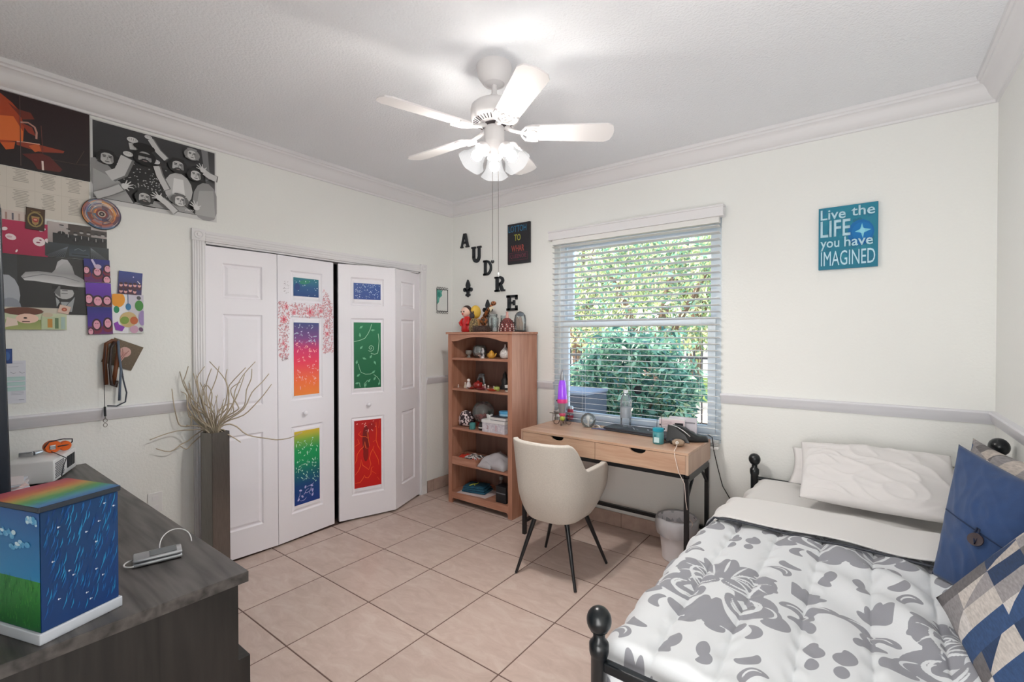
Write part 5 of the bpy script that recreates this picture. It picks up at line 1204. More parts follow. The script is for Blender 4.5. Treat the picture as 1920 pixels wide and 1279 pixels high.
# long white pillows leaning on the back wall
pillow('long_pillow', 'rear long white pillow against the window wall, mostly hidden', (2.905, -.075, .79), (2.90, -.22, .61), (3.62, -.22, .61), (3.62, -.075, .79), .09, SP, .003, 2)
pillow('long_pillow', 'front long white pillow with creased case leaning on the window wall', (2.955, -.12, .835), (2.985, -.53, .63), (3.62, -.55, .635), (3.60, -.12, .85), .15, SP, .012, 5, 90, .03, top_p=.42)
# patterned fabric
def patch_mat():
    m = mat('patchwork_fabric', 'b9b3ae', .85, bump=(300, .3, .002)); n = m.node_tree; b_ = n.nodes['Principled BSDF']; L = n.links.new
    tc = n.nodes.new('ShaderNodeTexCoord'); mp = n.nodes.new('ShaderNodeMapping'); mp.inputs['Scale'].default_value = (1, 1, .8); mp.inputs['Rotation'].default_value = (.4, .5, .7); L(tc.outputs['Object'], mp.inputs[0])
    def mth(op, a, b_=None):
        q = n.nodes.new('ShaderNodeMath'); q.operation = op
        (L(a, q.inputs[0]) if not isinstance(a, (int, float)) else setattr(q.inputs[0], 'default_value', a))
        if b_ is not None: (L(b_, q.inputs[1]) if not isinstance(b_, (int, float)) else setattr(q.inputs[1], 'default_value', b_))
        return q.outputs[0]
    ids = []
    for d, ph in (((9.5, 3.0, 4.5), .3), ((-4, 8.5, 6.0), .7), ((4.0, -6.5, 7.5), .1)):
        dt = n.nodes.new('ShaderNodeVectorMath'); dt.operation = 'DOT_PRODUCT'; L(mp.outputs[0], dt.inputs[0]); dt.inputs[1].default_value = d; ids.append(mth('FLOOR', mth('ADD', dt.outputs['Value'], ph)))
    cb_ = n.nodes.new('ShaderNodeCombineXYZ')
    for k in range(3): L(ids[k], cb_.inputs[k])
    wn = n.nodes.new('ShaderNodeTexWhiteNoise'); L(cb_.outputs[0], wn.inputs[0]); r = n.nodes.new('ShaderNodeValToRGB'); r.color_ramp.interpolation = 'CONSTANT'; e = r.color_ramp.elements
    cols = ['c9c1ba', '223a5e', '8f8b8c', 'bdb3ab', '6b6768', 'd2ccc8', '2f4d78', '9a9596']
    e[0].color = (*lin(cols[0]), 1); e[1].position = 1 / 8; e[1].color = (*lin(cols[1]), 1)
    for k in range(2, 8): q = e.new(k / 8); q.color = (*lin(cols[k]), 1)
    L(wn.outputs['Value'], r.inputs[0])
    ns = n.nodes.new('ShaderNodeTexNoise'); ns.inputs['Scale'].default_value = 40; ns.inputs['Detail'].default_value = 6; mp2 = n.nodes.new('ShaderNodeMapping'); mp2.inputs['Scale'].default_value = (1, 1, 6); L(tc.outputs['Object'], mp2.inputs[0]); L(mp2.outputs[0], ns.inputs[0])
    mr = n.nodes.new('ShaderNodeMapRange'); mr.inputs[1].default_value = .3; mr.inputs[2].default_value = .7; mr.inputs[3].default_value = .75; mr.inputs[4].default_value = 1.12; L(ns.outputs[0], mr.inputs[0])
    mx = n.nodes.new('ShaderNodeMixRGB'); mx.blend_type = 'MULTIPLY'; mx.inputs[0].default_value = 1; L(r.outputs[0], mx.inputs[1]); L(mr.outputs[0], mx.inputs[2]); L(mx.outputs[0], b_.inputs['Base Color']); return m
PMt = patch_mat()
pillow('patterned_sham', 'grey and blue patterned pillow in the far corner behind the navy one', (3.64, -.42, 1.0), (3.60, -.78, .63), (3.73, -1.15, .63), (3.745, -.95, 1.0), .16, PMt, .006, 7)
bp_, bn_ = pillow('navy_pillow', 'navy blue linen pillow with a round button, leaning on the others', (3.55, -.80, 1.03), (3.447, -1.12, .615), (3.65, -1.43, .61), (3.735, -1.13, .955), .14, MT['navy'], .007, 3, 50, .03)
pillow('patterned_pillow', 'large patchwork pillow in grey, white and navy at the front right of the bed', (3.745, -1.30, 1.0), (3.435, -1.375, .64), (3.50, -2.02, .64), (3.745, -1.98, 1.04), .2, PMt, .008, 9, 50, .04)
# flap seam and button of the navy pillow
def on_pillow(u, v_, off):
    A, B_, C_, D_ = map(Vector, ((3.55, -.80, 1.03), (3.447, -1.12, .615), (3.65, -1.43, .61), (3.735, -1.13, .955)))
    p = A * (1 - u) * (1 - v_) + D_ * u * (1 - v_) + B_ * (1 - u) * v_ + C_ * u * v_; h = (math.sin(PI * u) * math.sin(PI * v_)) ** .5 * .07; return p + bn_ * (h * 1.03 + off)
sgn = 1
b = MB().tube([on_pillow(.06 + .88 * k / 20, .52 + .05 * k / 20, .003) for k in range(21)], .0022, 6).build('flap_seam', mat('navy_seam', '1b2f50', .9), None, tuple(on_pillow(.5, .5, 0)), smooth=180); b.parent = bp_; b.matrix_parent_inverse = bp_.matrix_world.inverted(); WM[b.name] = WM[bp_.name]
bp0 = on_pillow(.48, .60, .014); q4 = bn_.to_track_quat('Z', 'Y').to_matrix().to_4x4()
b = MB().lathe([(0, 0), (.018, 0), (.021, .003), (.02, .007), (.013, .006), (0, .006)], tuple(bp0), 22, q4).build('button', mat('wood_button', '3d3235', .4), None, tuple(bp0), smooth=60); b.parent = bp_; b.matrix_parent_inverse = bp_.matrix_world.inverted()
b = MB().tube([tuple(on_pillow(.47, .52, .008)), tuple(on_pillow(.46, .57, .02)), tuple(on_pillow(.48, .63, .02)), tuple(on_pillow(.50, .57, .016)), tuple(on_pillow(.49, .52, .008))], .003, 6).build('button_loop', mat('navy_loop', '16243e', .9), None, tuple(bp0), smooth=180); b.parent = bp_; b.matrix_parent_inverse = bp_.matrix_world.inverted()

# ------------------------------------------------------------------ dresser
dr = thing('dresser', 'long dark grey wood-grain dresser in the left foreground', 'dresser', (.93, -3.0, 0))
RX0, RX1, RY0, RY1, RZ = .006, 1.868, -3.30, -2.732, .795
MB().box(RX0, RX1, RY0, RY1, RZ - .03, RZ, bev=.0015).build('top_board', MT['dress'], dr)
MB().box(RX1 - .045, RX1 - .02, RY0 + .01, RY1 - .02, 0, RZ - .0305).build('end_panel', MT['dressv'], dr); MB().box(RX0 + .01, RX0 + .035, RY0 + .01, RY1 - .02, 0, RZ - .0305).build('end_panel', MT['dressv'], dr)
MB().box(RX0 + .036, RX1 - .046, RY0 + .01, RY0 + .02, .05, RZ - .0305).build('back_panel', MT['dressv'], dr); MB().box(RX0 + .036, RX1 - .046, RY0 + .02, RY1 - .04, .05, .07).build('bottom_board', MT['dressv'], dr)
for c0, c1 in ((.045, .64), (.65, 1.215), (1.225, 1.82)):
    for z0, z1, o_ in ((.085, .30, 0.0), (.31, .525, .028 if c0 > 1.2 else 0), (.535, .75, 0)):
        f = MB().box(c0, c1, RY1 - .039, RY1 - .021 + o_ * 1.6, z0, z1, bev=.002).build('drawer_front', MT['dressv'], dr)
        MB().tube([((c0 + c1) / 2 - .07, RY1 - .02 + o_ * 1.6, (z0 + z1) / 2), ((c0 + c1) / 2 - .07, RY1 + .004 + o_ * 1.6, (z0 + z1) / 2), ((c0 + c1) / 2 + .07, RY1 + .004 + o_ * 1.6, (z0 + z1) / 2), ((c0 + c1) / 2 + .07, RY1 - .02 + o_ * 1.6, (z0 + z1) / 2)], .005, 6).build('handle', MT['steel'], f)
# painted box
Zd = RZ; ax = Vector((-.333, .943, 0)); ay = Vector((-.943, -.333, 0)); c0 = Vector((1.853, -3.150, Zd))
pbx = thing('painted_box', 'painted wooden box with night sky side and rainbow lid on white base', 'box', tuple(c0 + (ax + ay) * .08))
def obox(o, a, b_, z0, z1, la, lb, nm, m, bev=0):
    Mx = Matrix((a, b_, Vector((0, 0, 1)))).transposed().to_4x4(); Mx.translation = Vector((o.x, o.y, 0)); return MB().box(0, la, 0, lb, z0, z1, Mx, bev).build(nm, m, pbx)
wb = mat('box_white', 'cdd3dc', .5); navy_b = mat('box_navy', '14406e', .4)
obox(c0, ax, ay, Zd, Zd + .024, .162, .2, 'base', wb, .002)
cb = c0 + ax * .006 + ay * .006; obox(cb, ax, ay, Zd + .024, Zd + .285, .15, .188, 'body', navy_b)
cl = c0 + ax * .001 + ay * .001; obox(cl, ax, ay, Zd + .285, Zd + .297, .16, .198, 'lid', mat('lid_edge', '2c3540', .4), .002)
# print: right side (night sky)
P = Print(cb - ay * .0008 + Vector((0, 0, .026)), ax * .15, Vector((0, 0, .257)), .0008); P.lift = .0004
if P.n.dot(ay) > 0: P.n = -P.n
P.poly([(0, 0), (1, 0), (1, 1), (0, 1)], ['123a70', '163a74', '17406f', '0f3a66']); rr = random.Random(14)
for k in range(190):
    x, y = rr.uniform(.02, .95), rr.uniform(.03, .95); l_ = rr.uniform(.05, .14); c_ = rr.choice(['175a9c', '1a66a8', '1f78b4', '14508c', '2389bd', '12407c', '183f80']); dc = 1 if .2 < x < .7 and .3 < y < .85 else 0
    if dc and rr.random() < .5: c_ = '2a8cc0'
    P.line([(x, y), (x + l_ * .35, y + l_ * .5), (x + l_ * .45, y + l_ * 1.0)], [.004, .016, .003], c_, False)
P.k += 1
for x, y in ((.8, .93), (.93, .88), (.72, .78), (.2, .84), (.55, .72), (.68, .6), (.13, .56), (.33, .43), (.38, .38), (.68, .35), (.77, .27), (.2, .22), (.55, .17), (.6, .1)): P.ell(x, y, .011, .008, 'd6dfee', 0, 8, False); P.ell(x + .02, y, .006, .004, 'd6dfee', 0, 6, False)
P.build('painted_night_side', pbx, 'print')
# left side: cloud sky over grass
P = Print(cb + ay * .188 - ax * .0008 + Vector((0, 0, .026)), -ay * .188, Vector((0, 0, .257)), .0004)
if P.n.dot(ax) > 0: P.n = -P.n
P.poly([(0, .42), (1, .42), (1, 1), (0, 1)], ['2f8fc8', '2385bf', '134f94', '155a9c'], False); P.poly([(0, 0), (1, 0), (1, .42), (0, .42)], ['1f6a34', '1c6030', '3b9440', '2c8440'])
for k in range(230):
    x, y = rr.uniform(.02, .98), rr.uniform(.0, .4); P.line([(x, y), (x + rr.uniform(-.03, .03), y + rr.uniform(.03, .07))], [.009, .002], rr.choice(['2f8a3c', '55a84a', '1d6a34', '3f9a42', '1a5a34']), False)
P.k += 1
for k in range(70):
    bx = rr.choice([.15, .4, .62, .85]); by = {.15: .88, .4: .8, .62: .7, .85: .93}[bx]; P.ell(bx + rr.gauss(0, .07), by + rr.gauss(0, .018), rr.uniform(.02, .05), rr.uniform(.012, .028), rr.choice(['9ccbe6', '6fb2da', 'c9e2f0', '4f9fd0']), 0, 9, False)
P.k += 1; P.build('painted_sky_side', pbx, 'print')
# lid top: rainbow
P = Print(cl + Vector((0, 0, .297)), ax * .16, ay * .198, .0004)
if P.n.z < 0: P.n = -P.n
rb = ['2f5f98', '3a7ca0', '3c8a70', '50884c', '88904a', 'b08244', 'b05c3e', 'a04048', '903a50']
for k in range(8):
    y0, y1 = k / 8, (k + 1) / 8; w_ = lambda y: y
    P.poly([(0, y0 * .9), (1, y0), (1, y1), (0, y1 * .9 if k < 7 else 1)], [rb[8 - k] if False else rb[k], rb[k], rb[k + 1], rb[k + 1]], False)
P.k += 1
for k in range(120):
    x, y = rr.uniform(.02, .9), rr.uniform(.02, .95); i_ = min(8, int(y * 9)); P.line([(x, y), (x + .08, y + .01)], [.012, .004], rb[max(0, min(8, i_ + rr.choice([-1, 0, 1])))], False)
P.build('painted_rainbow_lid', pbx, 'print')
# camera / handheld gadget
hg = thing('handheld_device', 'silver pocket gadget with a cord loop lying on the dresser', 'gadget', (1.60, -2.86, Zd)); Mx = Matrix.Translation((1.585, -2.865, Zd + .002)) @ Matrix.Rotation(R(76), 4, 'Z')
MB().box(-.058, .058, -.03, .03, 0, .011, Mx, bev=.004).build('lower_shell', MT['silver'], hg, smooth=60); MB().box(-.058, .058, -.03, .03, .0125, .022, Mx, bev=.004).build('upper_shell', MT['silver'], hg, smooth=60)
MB().box(-.02, .045, -.022, .022, .022, .0232, Mx, bev=.001).build('screen', mat('lcd', '51575c', .15), hg)
q = MB(); q.tube([Mx @ Vector((-.056 - .022 * math.sin(a), -.004 + .026 * math.cos(a), .006)) for a in [PI * k / 12 for k in range(13)]], .0022, 6); q.build('strap', MT['plastic'], hg, smooth=180)
MB().tube([Mx @ Vector((.045 - .04 * math.cos(a), .03 + .045 * math.sin(a), .02 + .034 * math.sin(a) ** .8 if math.sin(a) > 0 else .02)) for a in [PI * k / 18 for k in range(19)]], .0016, 6).build('cord_loop', MT['plastic'], hg, smooth=180)
# white appliance against the wall
wa = thing('white_appliance', 'white box-shaped appliance with dark window at the wall end of the dresser', 'appliance', (.15, -2.93, Zd)); A_ = Vector((.344, -2.902, Zd)); B_ = Vector((.035, -2.765, Zd)); e1 = (B_ - A_).normalized(); e2 = Vector((e1.y, -e1.x, 0)); e2 = -e2 if e2.y > 0 else e2
Mx = Matrix((e1, -e2, Vector((0, 0, 1)))).transposed().to_4x4(); Mx.translation = A_
MB().box(0.0, .30, -.17, 0, .006, .105, Mx, bev=.006).build('body', MT['plastic'], wa, smooth=60)
MB().box(.165, .275, -.0015, .0, .03, .086, Mx @ Matrix.Translation((0, .001, 0))).build('dark_window', MT['dark'], wa)
for k in range(4): MB().box(.175 + k * .024, .177 + k * .024, .0008, .003, .03, .086, Mx).build('window_bar', MT['dgrey'], wa)
q = MB()
for i in range(11):
    for j in range(9):
        if i < 10: q.box(.012 + i * .0115 + (j % 2) * .005, .019 + i * .0115 + (j % 2) * .005, -.0005, .0012, .02 + j * .008, .0255 + j * .008, Mx)
tag(q.build('perforated_grille', mat('grille_grey', '77777c', .5), wa), kind='stuff')
# tape measure and tool on top of it
tp = thing('tape_measure', 'orange and black tape measure with wrist strap on the white appliance', 'tape measure', (.17, -2.88, Zd + .105)); Z2 = Zd + .106
Mt = Matrix.Translation((.15, -2.865, Z2)) @ Matrix.Rotation(R(96), 4, 'Z')
MB().lathe([(.02, -.018), (.031, -.018), (.034, -.012), (.034, .012), (.031, .018), (.02, .018)], (0, 0, 0), 28, None).build
q = MB(); q.lathe([(0, -.018), (.028, -.018), (.032, -.012), (.032, .012), (.028, .018), (0, .018)], (0, 0, 0), 28, Matrix.Rotation(R(90), 4, 'X'), ry=.9); bmesh.ops.transform(q.b, matrix=Mt @ Matrix.Translation((-.015, 0, .03)), verts=q.b.verts); q.build('case', MT['orange'], tp, smooth=50)
q = MB(); q.lathe([(0, -.015), (.02, -.015), (.023, -.01), (.023, .01), (.02, .015), (0, .015)], (0, 0, 0), 24, Matrix.Rotation(R(90), 4, 'X')); bmesh.ops.transform(q.b, matrix=Mt @ Matrix.Translation((.03, 0, .026)), verts=q.b.verts); q.build('grip', MT['orange'], tp, smooth=50)
q = MB(); q.box(-.012, .012, -.0215, .0215, .018, .04, Mt @ Matrix.Translation((-.018, 0, 0)), bev=.003); q.build('chrome_clip', MT['chrome'], tp)
MB().tube([Mt @ Vector(p) for p in ((-.048, -.019, .03), (-.03, -.019, .058), (.02, -.018, .062), (.055, -.012, .055), (.058, 0, .04), (.045, -.012, .03), (.0, -.02, .03))], .0028, 6).build('strap', MT['dgrey'], tp, smooth=180)
tag(MB().tube([(.17, -2.885, Z2 + .01), (.335, -2.86, Z2 + .0), (.352, -2.872, Z2 - .03), (.356, -2.88, Z2 - .075)], .002, 6).build('strap_cord', MT['dgrey'], None, (.17, -2.885, Z2), smooth=180), 'thin dark cord hanging down over the front of the white appliance', 'cord')
tl = thing('hand_tool', 'silver hand tool lying left of the orange tape measure', 'tool', (.2, -2.96, Z2)); MB().tube([(.17, -2.918, Z2 + .016), (.18, -2.945, Z2 + .014)], [.009, .011], 10).build('collar', MT['chrome'], tl, smooth=60); MB().box(-.05, 0, -.01, .01, 0, .02, Matrix.Translation((.18, -2.945, Z2 + .004)) @ Matrix.Rotation(R(70), 4, 'Z'), bev=.004).build('jaw', MT['chrome'], tl)
# papers and magazines by the left edge
pp = thing('paper_stack', 'loose pile of white and pink papers in front of the white appliance', 'papers', (.42, -3.02, Zd)); rr = random.Random(31)
for k in range(7): MB().box(-.1, .1, -.075, .075, 0, .004, Matrix.Translation((.36 + rr.uniform(-.02, .02), -3.065 + rr.uniform(-.015, .015), Zd + .002 + k * .0075)) @ Matrix.Rotation(R(rr.uniform(-30, 10)), 4, 'Z') @ Matrix.Rotation(R(rr.uniform(-2, 2)), 4, 'X')).build('sheet', [mat('paper_a', 'e8dfe0', .7), mat('paper_b', 'e3c9c6', .7), mat('paper_c', 'dde2ea', .7)][k % 3], pp)
MB().box(-.08, .08, -.05, .05, 0, .012, Matrix.Translation((.47, -3.04, Zd + .004)) @ Matrix.Rotation(R(-18), 4, 'Z'), bev=.003).build('dark_booklet', MT['dark'], pp)
rm = thing('remote_control', 'dark rounded remote behind the painted box', 'remote', (.62, -3.07, Zd)); MB().box(-.075, .075, -.02, .02, 0, .018, Matrix.Translation((.66, -3.035, Zd + .001)) @ Matrix.Rotation(R(15), 4, 'Z'), bev=.006).build('body', MT['dark'], rm, smooth=60)
# television at the left image edge
tv = thing('television', 'dark flat television seen edge-on at the left of the photo', 'television', (.7, -3.16, Zd)); Mv = Matrix.Translation((.72, -3.13, 0)) @ Matrix.Rotation(R(-1.0), 4, 'X')
MB().box(-.5, .48, -.045, -.004, .88, 1.86, Matrix.Translation((.72, -3.118, .9)) @ Matrix.Rotation(R(.9), 4, 'X') @ Matrix.Translation((0, 0, -.9)), bev=.006).build('casing', mat('tv_dark', '232a35', .35), tv, smooth=50)
MB().box(-.485, .465, -.0035, -.002, .9, 1.845, Matrix.Translation((.72, -3.118, .9)) @ Matrix.Rotation(R(.9), 4, 'X') @ Matrix.Translation((0, 0, -.9))).build('screen', mat('tv_screen', '10151c', .12), tv)
MB().box(.55, .9, -3.24, -3.06, Zd, Zd + .012, bev=.003).build('stand', MT['dark'], tv); MB().box(.68, .78, -3.165, -3.14, Zd + .012, .9).build('stand_neck', MT['dark'], tv)
# wall outlet plate
ol = thing('outlet_plate', 'small white wall outlet plate low on the left wall', 'outlet', (.004, -2.435, .5)); MB().box(.0, .006, -2.47, -2.40, .445, .56, bev=.002).build('plate', MT['plastic'], ol)
for z in (.475, .53): MB().box(.006, .0075, -2.45, -2.42, z - .014, z + .014).build('socket', MT['trim'], ol)

# ------------------------------------------------------------------ vase with twigs
vx, vy, vt = .175, -2.185, .893
va = thing('floor_vase', 'tall square brushed steel floor vase between dresser and closet', 'vase', (vx, vy, 0)); Mv = Matrix.Translation((vx, vy, 0)) @ Matrix.Rotation(R(12), 4, 'Z'); hw = .0525
q = MB()
for a in range(4): q.box(hw - .003, hw, -hw, hw, .01, vt, Mv @ Matrix.Rotation(R(90 * a), 4, 'Z'))
q.box(-hw, hw, -hw, hw, 0, .01, Mv); q.build('body', MT['steel'], va)
tw = thing('twig_bunch', 'spreading bunch of pale curly willow twigs standing in the steel vase', 'twigs', (vx, vy, .3)); rr = random.Random(12)
RV = Rt; FV = F
def wp(du, dv, dep=0): return Vector((vx, vy, vt)) + RV * du + Up * dv + FV * dep
k_ = 2.77 / 878
def twig(px, dep, r=.0042, branch=True):
    """px: photo-traced shape in metres (right, up) from the vase mouth"""
    n = len(px); pts = [Vector((vx + rr.uniform(-.02, .02), vy + rr.uniform(-.02, .02), vt - .25)), Vector((vx + px[0][0] * .3 * RV.x, vy + px[0][0] * .3 * RV.y, vt - .01))]
    for i, (a, c) in enumerate(px): pts.append(wp(a, c, dep * (i + 1) / n))
    P_ = []
    for i in range(len(pts) - 1):   # catmull rom
        p0, p1, p2, p3 = pts[max(i - 1, 0)], pts[i], pts[i + 1], pts[min(i + 2, len(pts) - 1)]
        for t in (0, .33, .66): P_.append(.5 * ((2 * p1) + (-p0 + p2) * t + (2 * p0 - 5 * p1 + 4 * p2 - p3) * t * t + (-p0 + 3 * p1 - 3 * p2 + p3) * t ** 3))
    P_.append(pts[-1])
    for p in P_:
        if p.x < .04: p.x = .04
        if p.x < .06 and p.y > -2.3: p.x = max(p.x, .06)
    MB().tube(P_, [r * (1.1 - .55 * i / len(P_)) for i in range(len(P_))], 6).build('twig', MT['twig'], tw, smooth=180)
c5 = lambda a, b: ((a - 915) / 5.8125 * k_, (850 - b) / 5.8125 * k_)
traced = [[(800, 640), (600, 420), (500, 190)], [(700, 560), (520, 400), (350, 235)], [(690, 620), (640, 470), (540, 350), (420, 215)], [(680, 600), (600, 440), (530, 290), (575, 135)], [(640, 640), (480, 500), (330, 410), (195, 315)],
          [(650, 720), (450, 590), (350, 450), (205, 410)], [(690, 790), (480, 780), (400, 680), (340, 520), (300, 370)], [(640, 750), (480, 680), (380, 690), (270, 780), (110, 775)], [(560, 700), (390, 690), (235, 550)], [(700, 825), (430, 840), (205, 885)],
          [(790, 830), (660, 900), (450, 980), (250, 1040), (20, 985)], [(790, 830), (690, 890), (430, 985), (260, 1035), (90, 985)], [(860, 640), (850, 440), (870, 300), (935, 155)], [(850, 600), (845, 440), (760, 350), (690, 470)], [(820, 620), (740, 480), (740, 300), (690, 150)],
          [(780, 600), (700, 450), (600, 280), (680, 145)], [(960, 700), (1000, 520), (1000, 380), (960, 280), (960, 180)], [(980, 700), (1030, 560), (1010, 430), (1060, 260), (1165, 105)], [(940, 700), (1050, 600), (1080, 430), (1090, 340), (1270, 150)], [(1000, 700), (1040, 600), (1090, 450), (1140, 240)],
          [(960, 740), (1040, 600), (1020, 370), (950, 240), (800, 90)], [(1000, 740), (1150, 650), (1240, 560), (1260, 400), (1310, 280), (1320, 165)], [(1010, 750), (1180, 620), (1250, 440), (1340, 330), (1400, 235)], [(1020, 750), (1200, 680), (1320, 560), (1400, 460), (1475, 345)],
          [(1000, 720), (1150, 620), (1160, 580), (1090, 460), (1080, 380), (1180, 310)], [(1020, 780), (1110, 810), (1210, 910), (1420, 960), (1520, 980), (1640, 965), (1760, 910)], [(1000, 850), (930, 930), (850, 1060), (760, 1165)], [(980, 860), (1080, 920), (1160, 985)], [(900, 640), (990, 570), (960, 700)],
          [(880, 660), (740, 540), (640, 430), (560, 330), (520, 250)], [(840, 700), (700, 600), (640, 500), (650, 400), (560, 380)], [(800, 720), (690, 650), (640, 560), (560, 440), (410, 320)], [(770, 780), (640, 710), (520, 610), (400, 520), (340, 420)], [(820, 660), (770, 540), (760, 400), (790, 330)]]
for i, tr in enumerate(traced): twig([c5(*p) for p in tr], .05 + .16 * ((i * 37) % 10) / 10 - (.16 if i % 3 == 0 else 0) * (1 if tr[-1][0] > 915 or tr[-1][1] > 800 else .3))
for k in range(16):
    a = rr.uniform(-1.2, .6); twig([(math.sin(a) * .05, .04), (math.sin(a) * .1 + rr.uniform(-.02, .02), .1 + rr.uniform(-.02, .02)), (math.sin(a) * .14, .12 + rr.uniform(0, .1))], rr.uniform(-.06, .1), .003)

# ------------------------------------------------------------------ wall art on the left wall (x = 0); u runs along +y
def art(name, label, y0, y1, z0, z1, base, cat='poster', rot=0, lift=0.0, m=None):
    U = Vector((0, y1 - y0, 0)); V = Vector((0, 0, z1 - z0)); o = Vector((.001 + lift, y0, z0))
    if rot:
        Mr = Matrix.Rotation(R(rot), 3, 'X'); c = o + U / 2 + V / 2; U = Mr @ U; V = Mr @ V; o = c - U / 2 - V / 2
    return sheet_thing(name, label, cat, o, U, V, base, .001, m)
def face(P, x, y, s, hair='151515', skin='b8b8b8', beard=False, tilt=0, shade='6a6a6a', long=True):
    A = P.asp; k = s = s * 1.22
    P.ell(x, y + (.1 * k if not long else -.05 * k), k * 1.25, k * (1.35 if long else 1.1), hair, tilt, 16); P.ell(x, y - .1 * k / A, k * .82, k * 1.08, skin, tilt, 16)
    P.ell(x + .56 * k, y - .12 * k / A, k * .2, k * .72, '8c8c8c', tilt, 10); P.ell(x, y + (.88 * k) / A, k * .82, k * .3, hair, tilt, 12)
    P.line([(x - .8 * k, y + .6 * k / A), (x - .9 * k, y - .8 * k / A)], k * .3, hair); P.line([(x + .8 * k, y + .6 * k / A), (x + .92 * k, y - .8 * k / A)], k * .3, hair)
    for sx in (-.32, .32): P.ell(x + sx * k, y + .08 * k / A, k * .2, k * .09, '262626', tilt, 8, False); P.line([(x + (sx - .2) * k, y + .26 * k / A), (x + (sx + .2) * k, y + .27 * k / A)], k * .12, '303030', False)
    P.k += 1; P.line([(x, y + .1 * k / A), (x + .08 * k, y - .25 * k / A), (x - .08 * k, y - .28 * k / A)], k * .08, '777777'); P.line([(x - .25 * k, y - .55 * k / A), (x + .25 * k, y - .55 * k / A)], k * .1, '3a3a3a')
    if beard: P.ell(x, y - .75 * k / A, k * .72, k * .5, hair, tilt, 12); P.ell(x, y - .55 * k / A, k * .28, k * .1, '8a7a7a', tilt, 8); P.line([(x - .35 * k, y - .42 * k / A), (x, y - .36 * k / A), (x + .35 * k, y - .42 * k / A)], k * .14, hair)
def arm(P, pts, w, c='c4c4c4', edge='6e6e6e'):
    P.line([(a + w * .2, b) for a, b in pts], w * 1.1, edge); P.line(pts, w, c)
def hand(P, x, y, s, ang, c='cfcfcf', spread=24):
    A = P.asp; P.ell(x, y, s * .55, s * .62, c, ang - 90, 12)
    for k in range(5):
        a = R(ang + (k - 2) * spread * (1 if k else 1.5)); l = s * (1.25 if k in (2, 3) else 1.1 if k in (1, 4) else .85)
        P.line([(x, y), (x + math.cos(a) * l * .6, y + math.sin(a) * l * .6 / A), (x + math.cos(a) * l * 1.15, y + math.sin(a) * l * 1.15 / A)], [s * .26, s * .2, s * .12], c, False)
    P.k += 1
def fist(P, x, y, s, c='cfcfcf'):
    P.ell(x, y, s, s * .85, c); 
    for k in range(4): P.line([(x - s * .6 + k * s * .4, y + s * .5), (x - s * .6 + k * s * .4, y - s * .1)], s * .08, '7a7a7a', False)
    P.k += 1
# 1 large black and white group photograph
t, P = art('group_poster', 'large black and white poster of a group raising fists and open hands', -2.700, -2.103, 2.172, 2.608, 'cfcfcf')
P.rect(0.015, .055, .985, .985, '1b1b1c'); P.rect(.015, .6, .985, .985, '2b2b2d', '3c3c3f'); P.rect(.90, .3, .985, .985, '5a5a5c', '3a3a3c')
P.poly([(.86, .985), (.92, .985), (.94, .6), (.9, .55)], '77777a')
P.ell(.42, .34, .2, .3, '111112'); rr = random.Random(40)
for k in range(90): P.ell(rr.gauss(.42, .1), rr.gauss(.36, .1), .006, .006, 'a8a8a8', 0, 6, False)
P.k += 1; P.ell(.66, .36, .12, .22, 'b9b9b9', 0); P.poly([(.62, .5), (.7, .5), (.72, .2), (.6, .2)], 'dedede'); P.ell(.9, .25, .12, .28, '8d8d8d'); P.poly([(.84, .4), (.97, .44), (.985, .06), (.8, .06)], 'a5a5a5'); P.ell(.08, .3, .1, .25, '8b8b8b', 20); P.poly([(.015, .06), (.3, .06), (.2, .3), (.015, .4)], 'a1a1a1'); P.poly([(.3, .06), (.8, .06), (.7, .16), (.36, .13)], '9c9c9c')
arm(P, [(.12, .34), (.2, .42), (.25, .62)], .085); fist(P, .262, .67, .038); arm(P, [(.30, .74), (.29, .82)], .05, 'bdbdbd'); fist(P, .295, .86, .042)
arm(P, [(.555, .72), (.49, .80), (.43, .93)], .045); fist(P, .415, .95, .03); arm(P, [(.56, .32), (.5, .48), (.475, .6)], .05); fist(P, .472, .655, .034)
face(P, .11, .56, .052, '171717', 'b5b5b5'); face(P, .385, .68, .058, '0e0e0e', 'a3a3a3', True); P.ell(.38, .80, .085, .05, '0c0c0c'); P.line([(.33, .70), (.44, .70)], .03, '0a0a0a'); face(P, .65, .67, .055, '1c1c1c', 'bdbdbd', True); face(P, .77, .87, .046, '8c8c8c', 'cccccc'); face(P, .80, .60, .050, '262626', 'd0d0d0', False, 10); face(P, .375, .15, .05, '161616', 'b9b9b9', True, -8); face(P, .66, .20, .050, '5a5a5a', 'd2d2d2', False, -8, long=False)
arm(P, [(.02, .06), (.12, .14), (.2, .22)], .06, 'b5b5b5'); hand(P, .225, .24, .05, 25); arm(P, [(.62, .03), (.55, .12), (.5, .17)], .05); hand(P, .49, .18, .05, 145); hand(P, .80, .14, .052, 110); arm(P, [(.985, .6), (.92, .62), (.87, .66)], .06); hand(P, .86, .68, .05, 120)
for k in range(6): P.line([(.70 + k * .012, .075), (.71 + k * .012, .1)], .004, 'e0e0e0', False)
P.build('print', t, 'print')
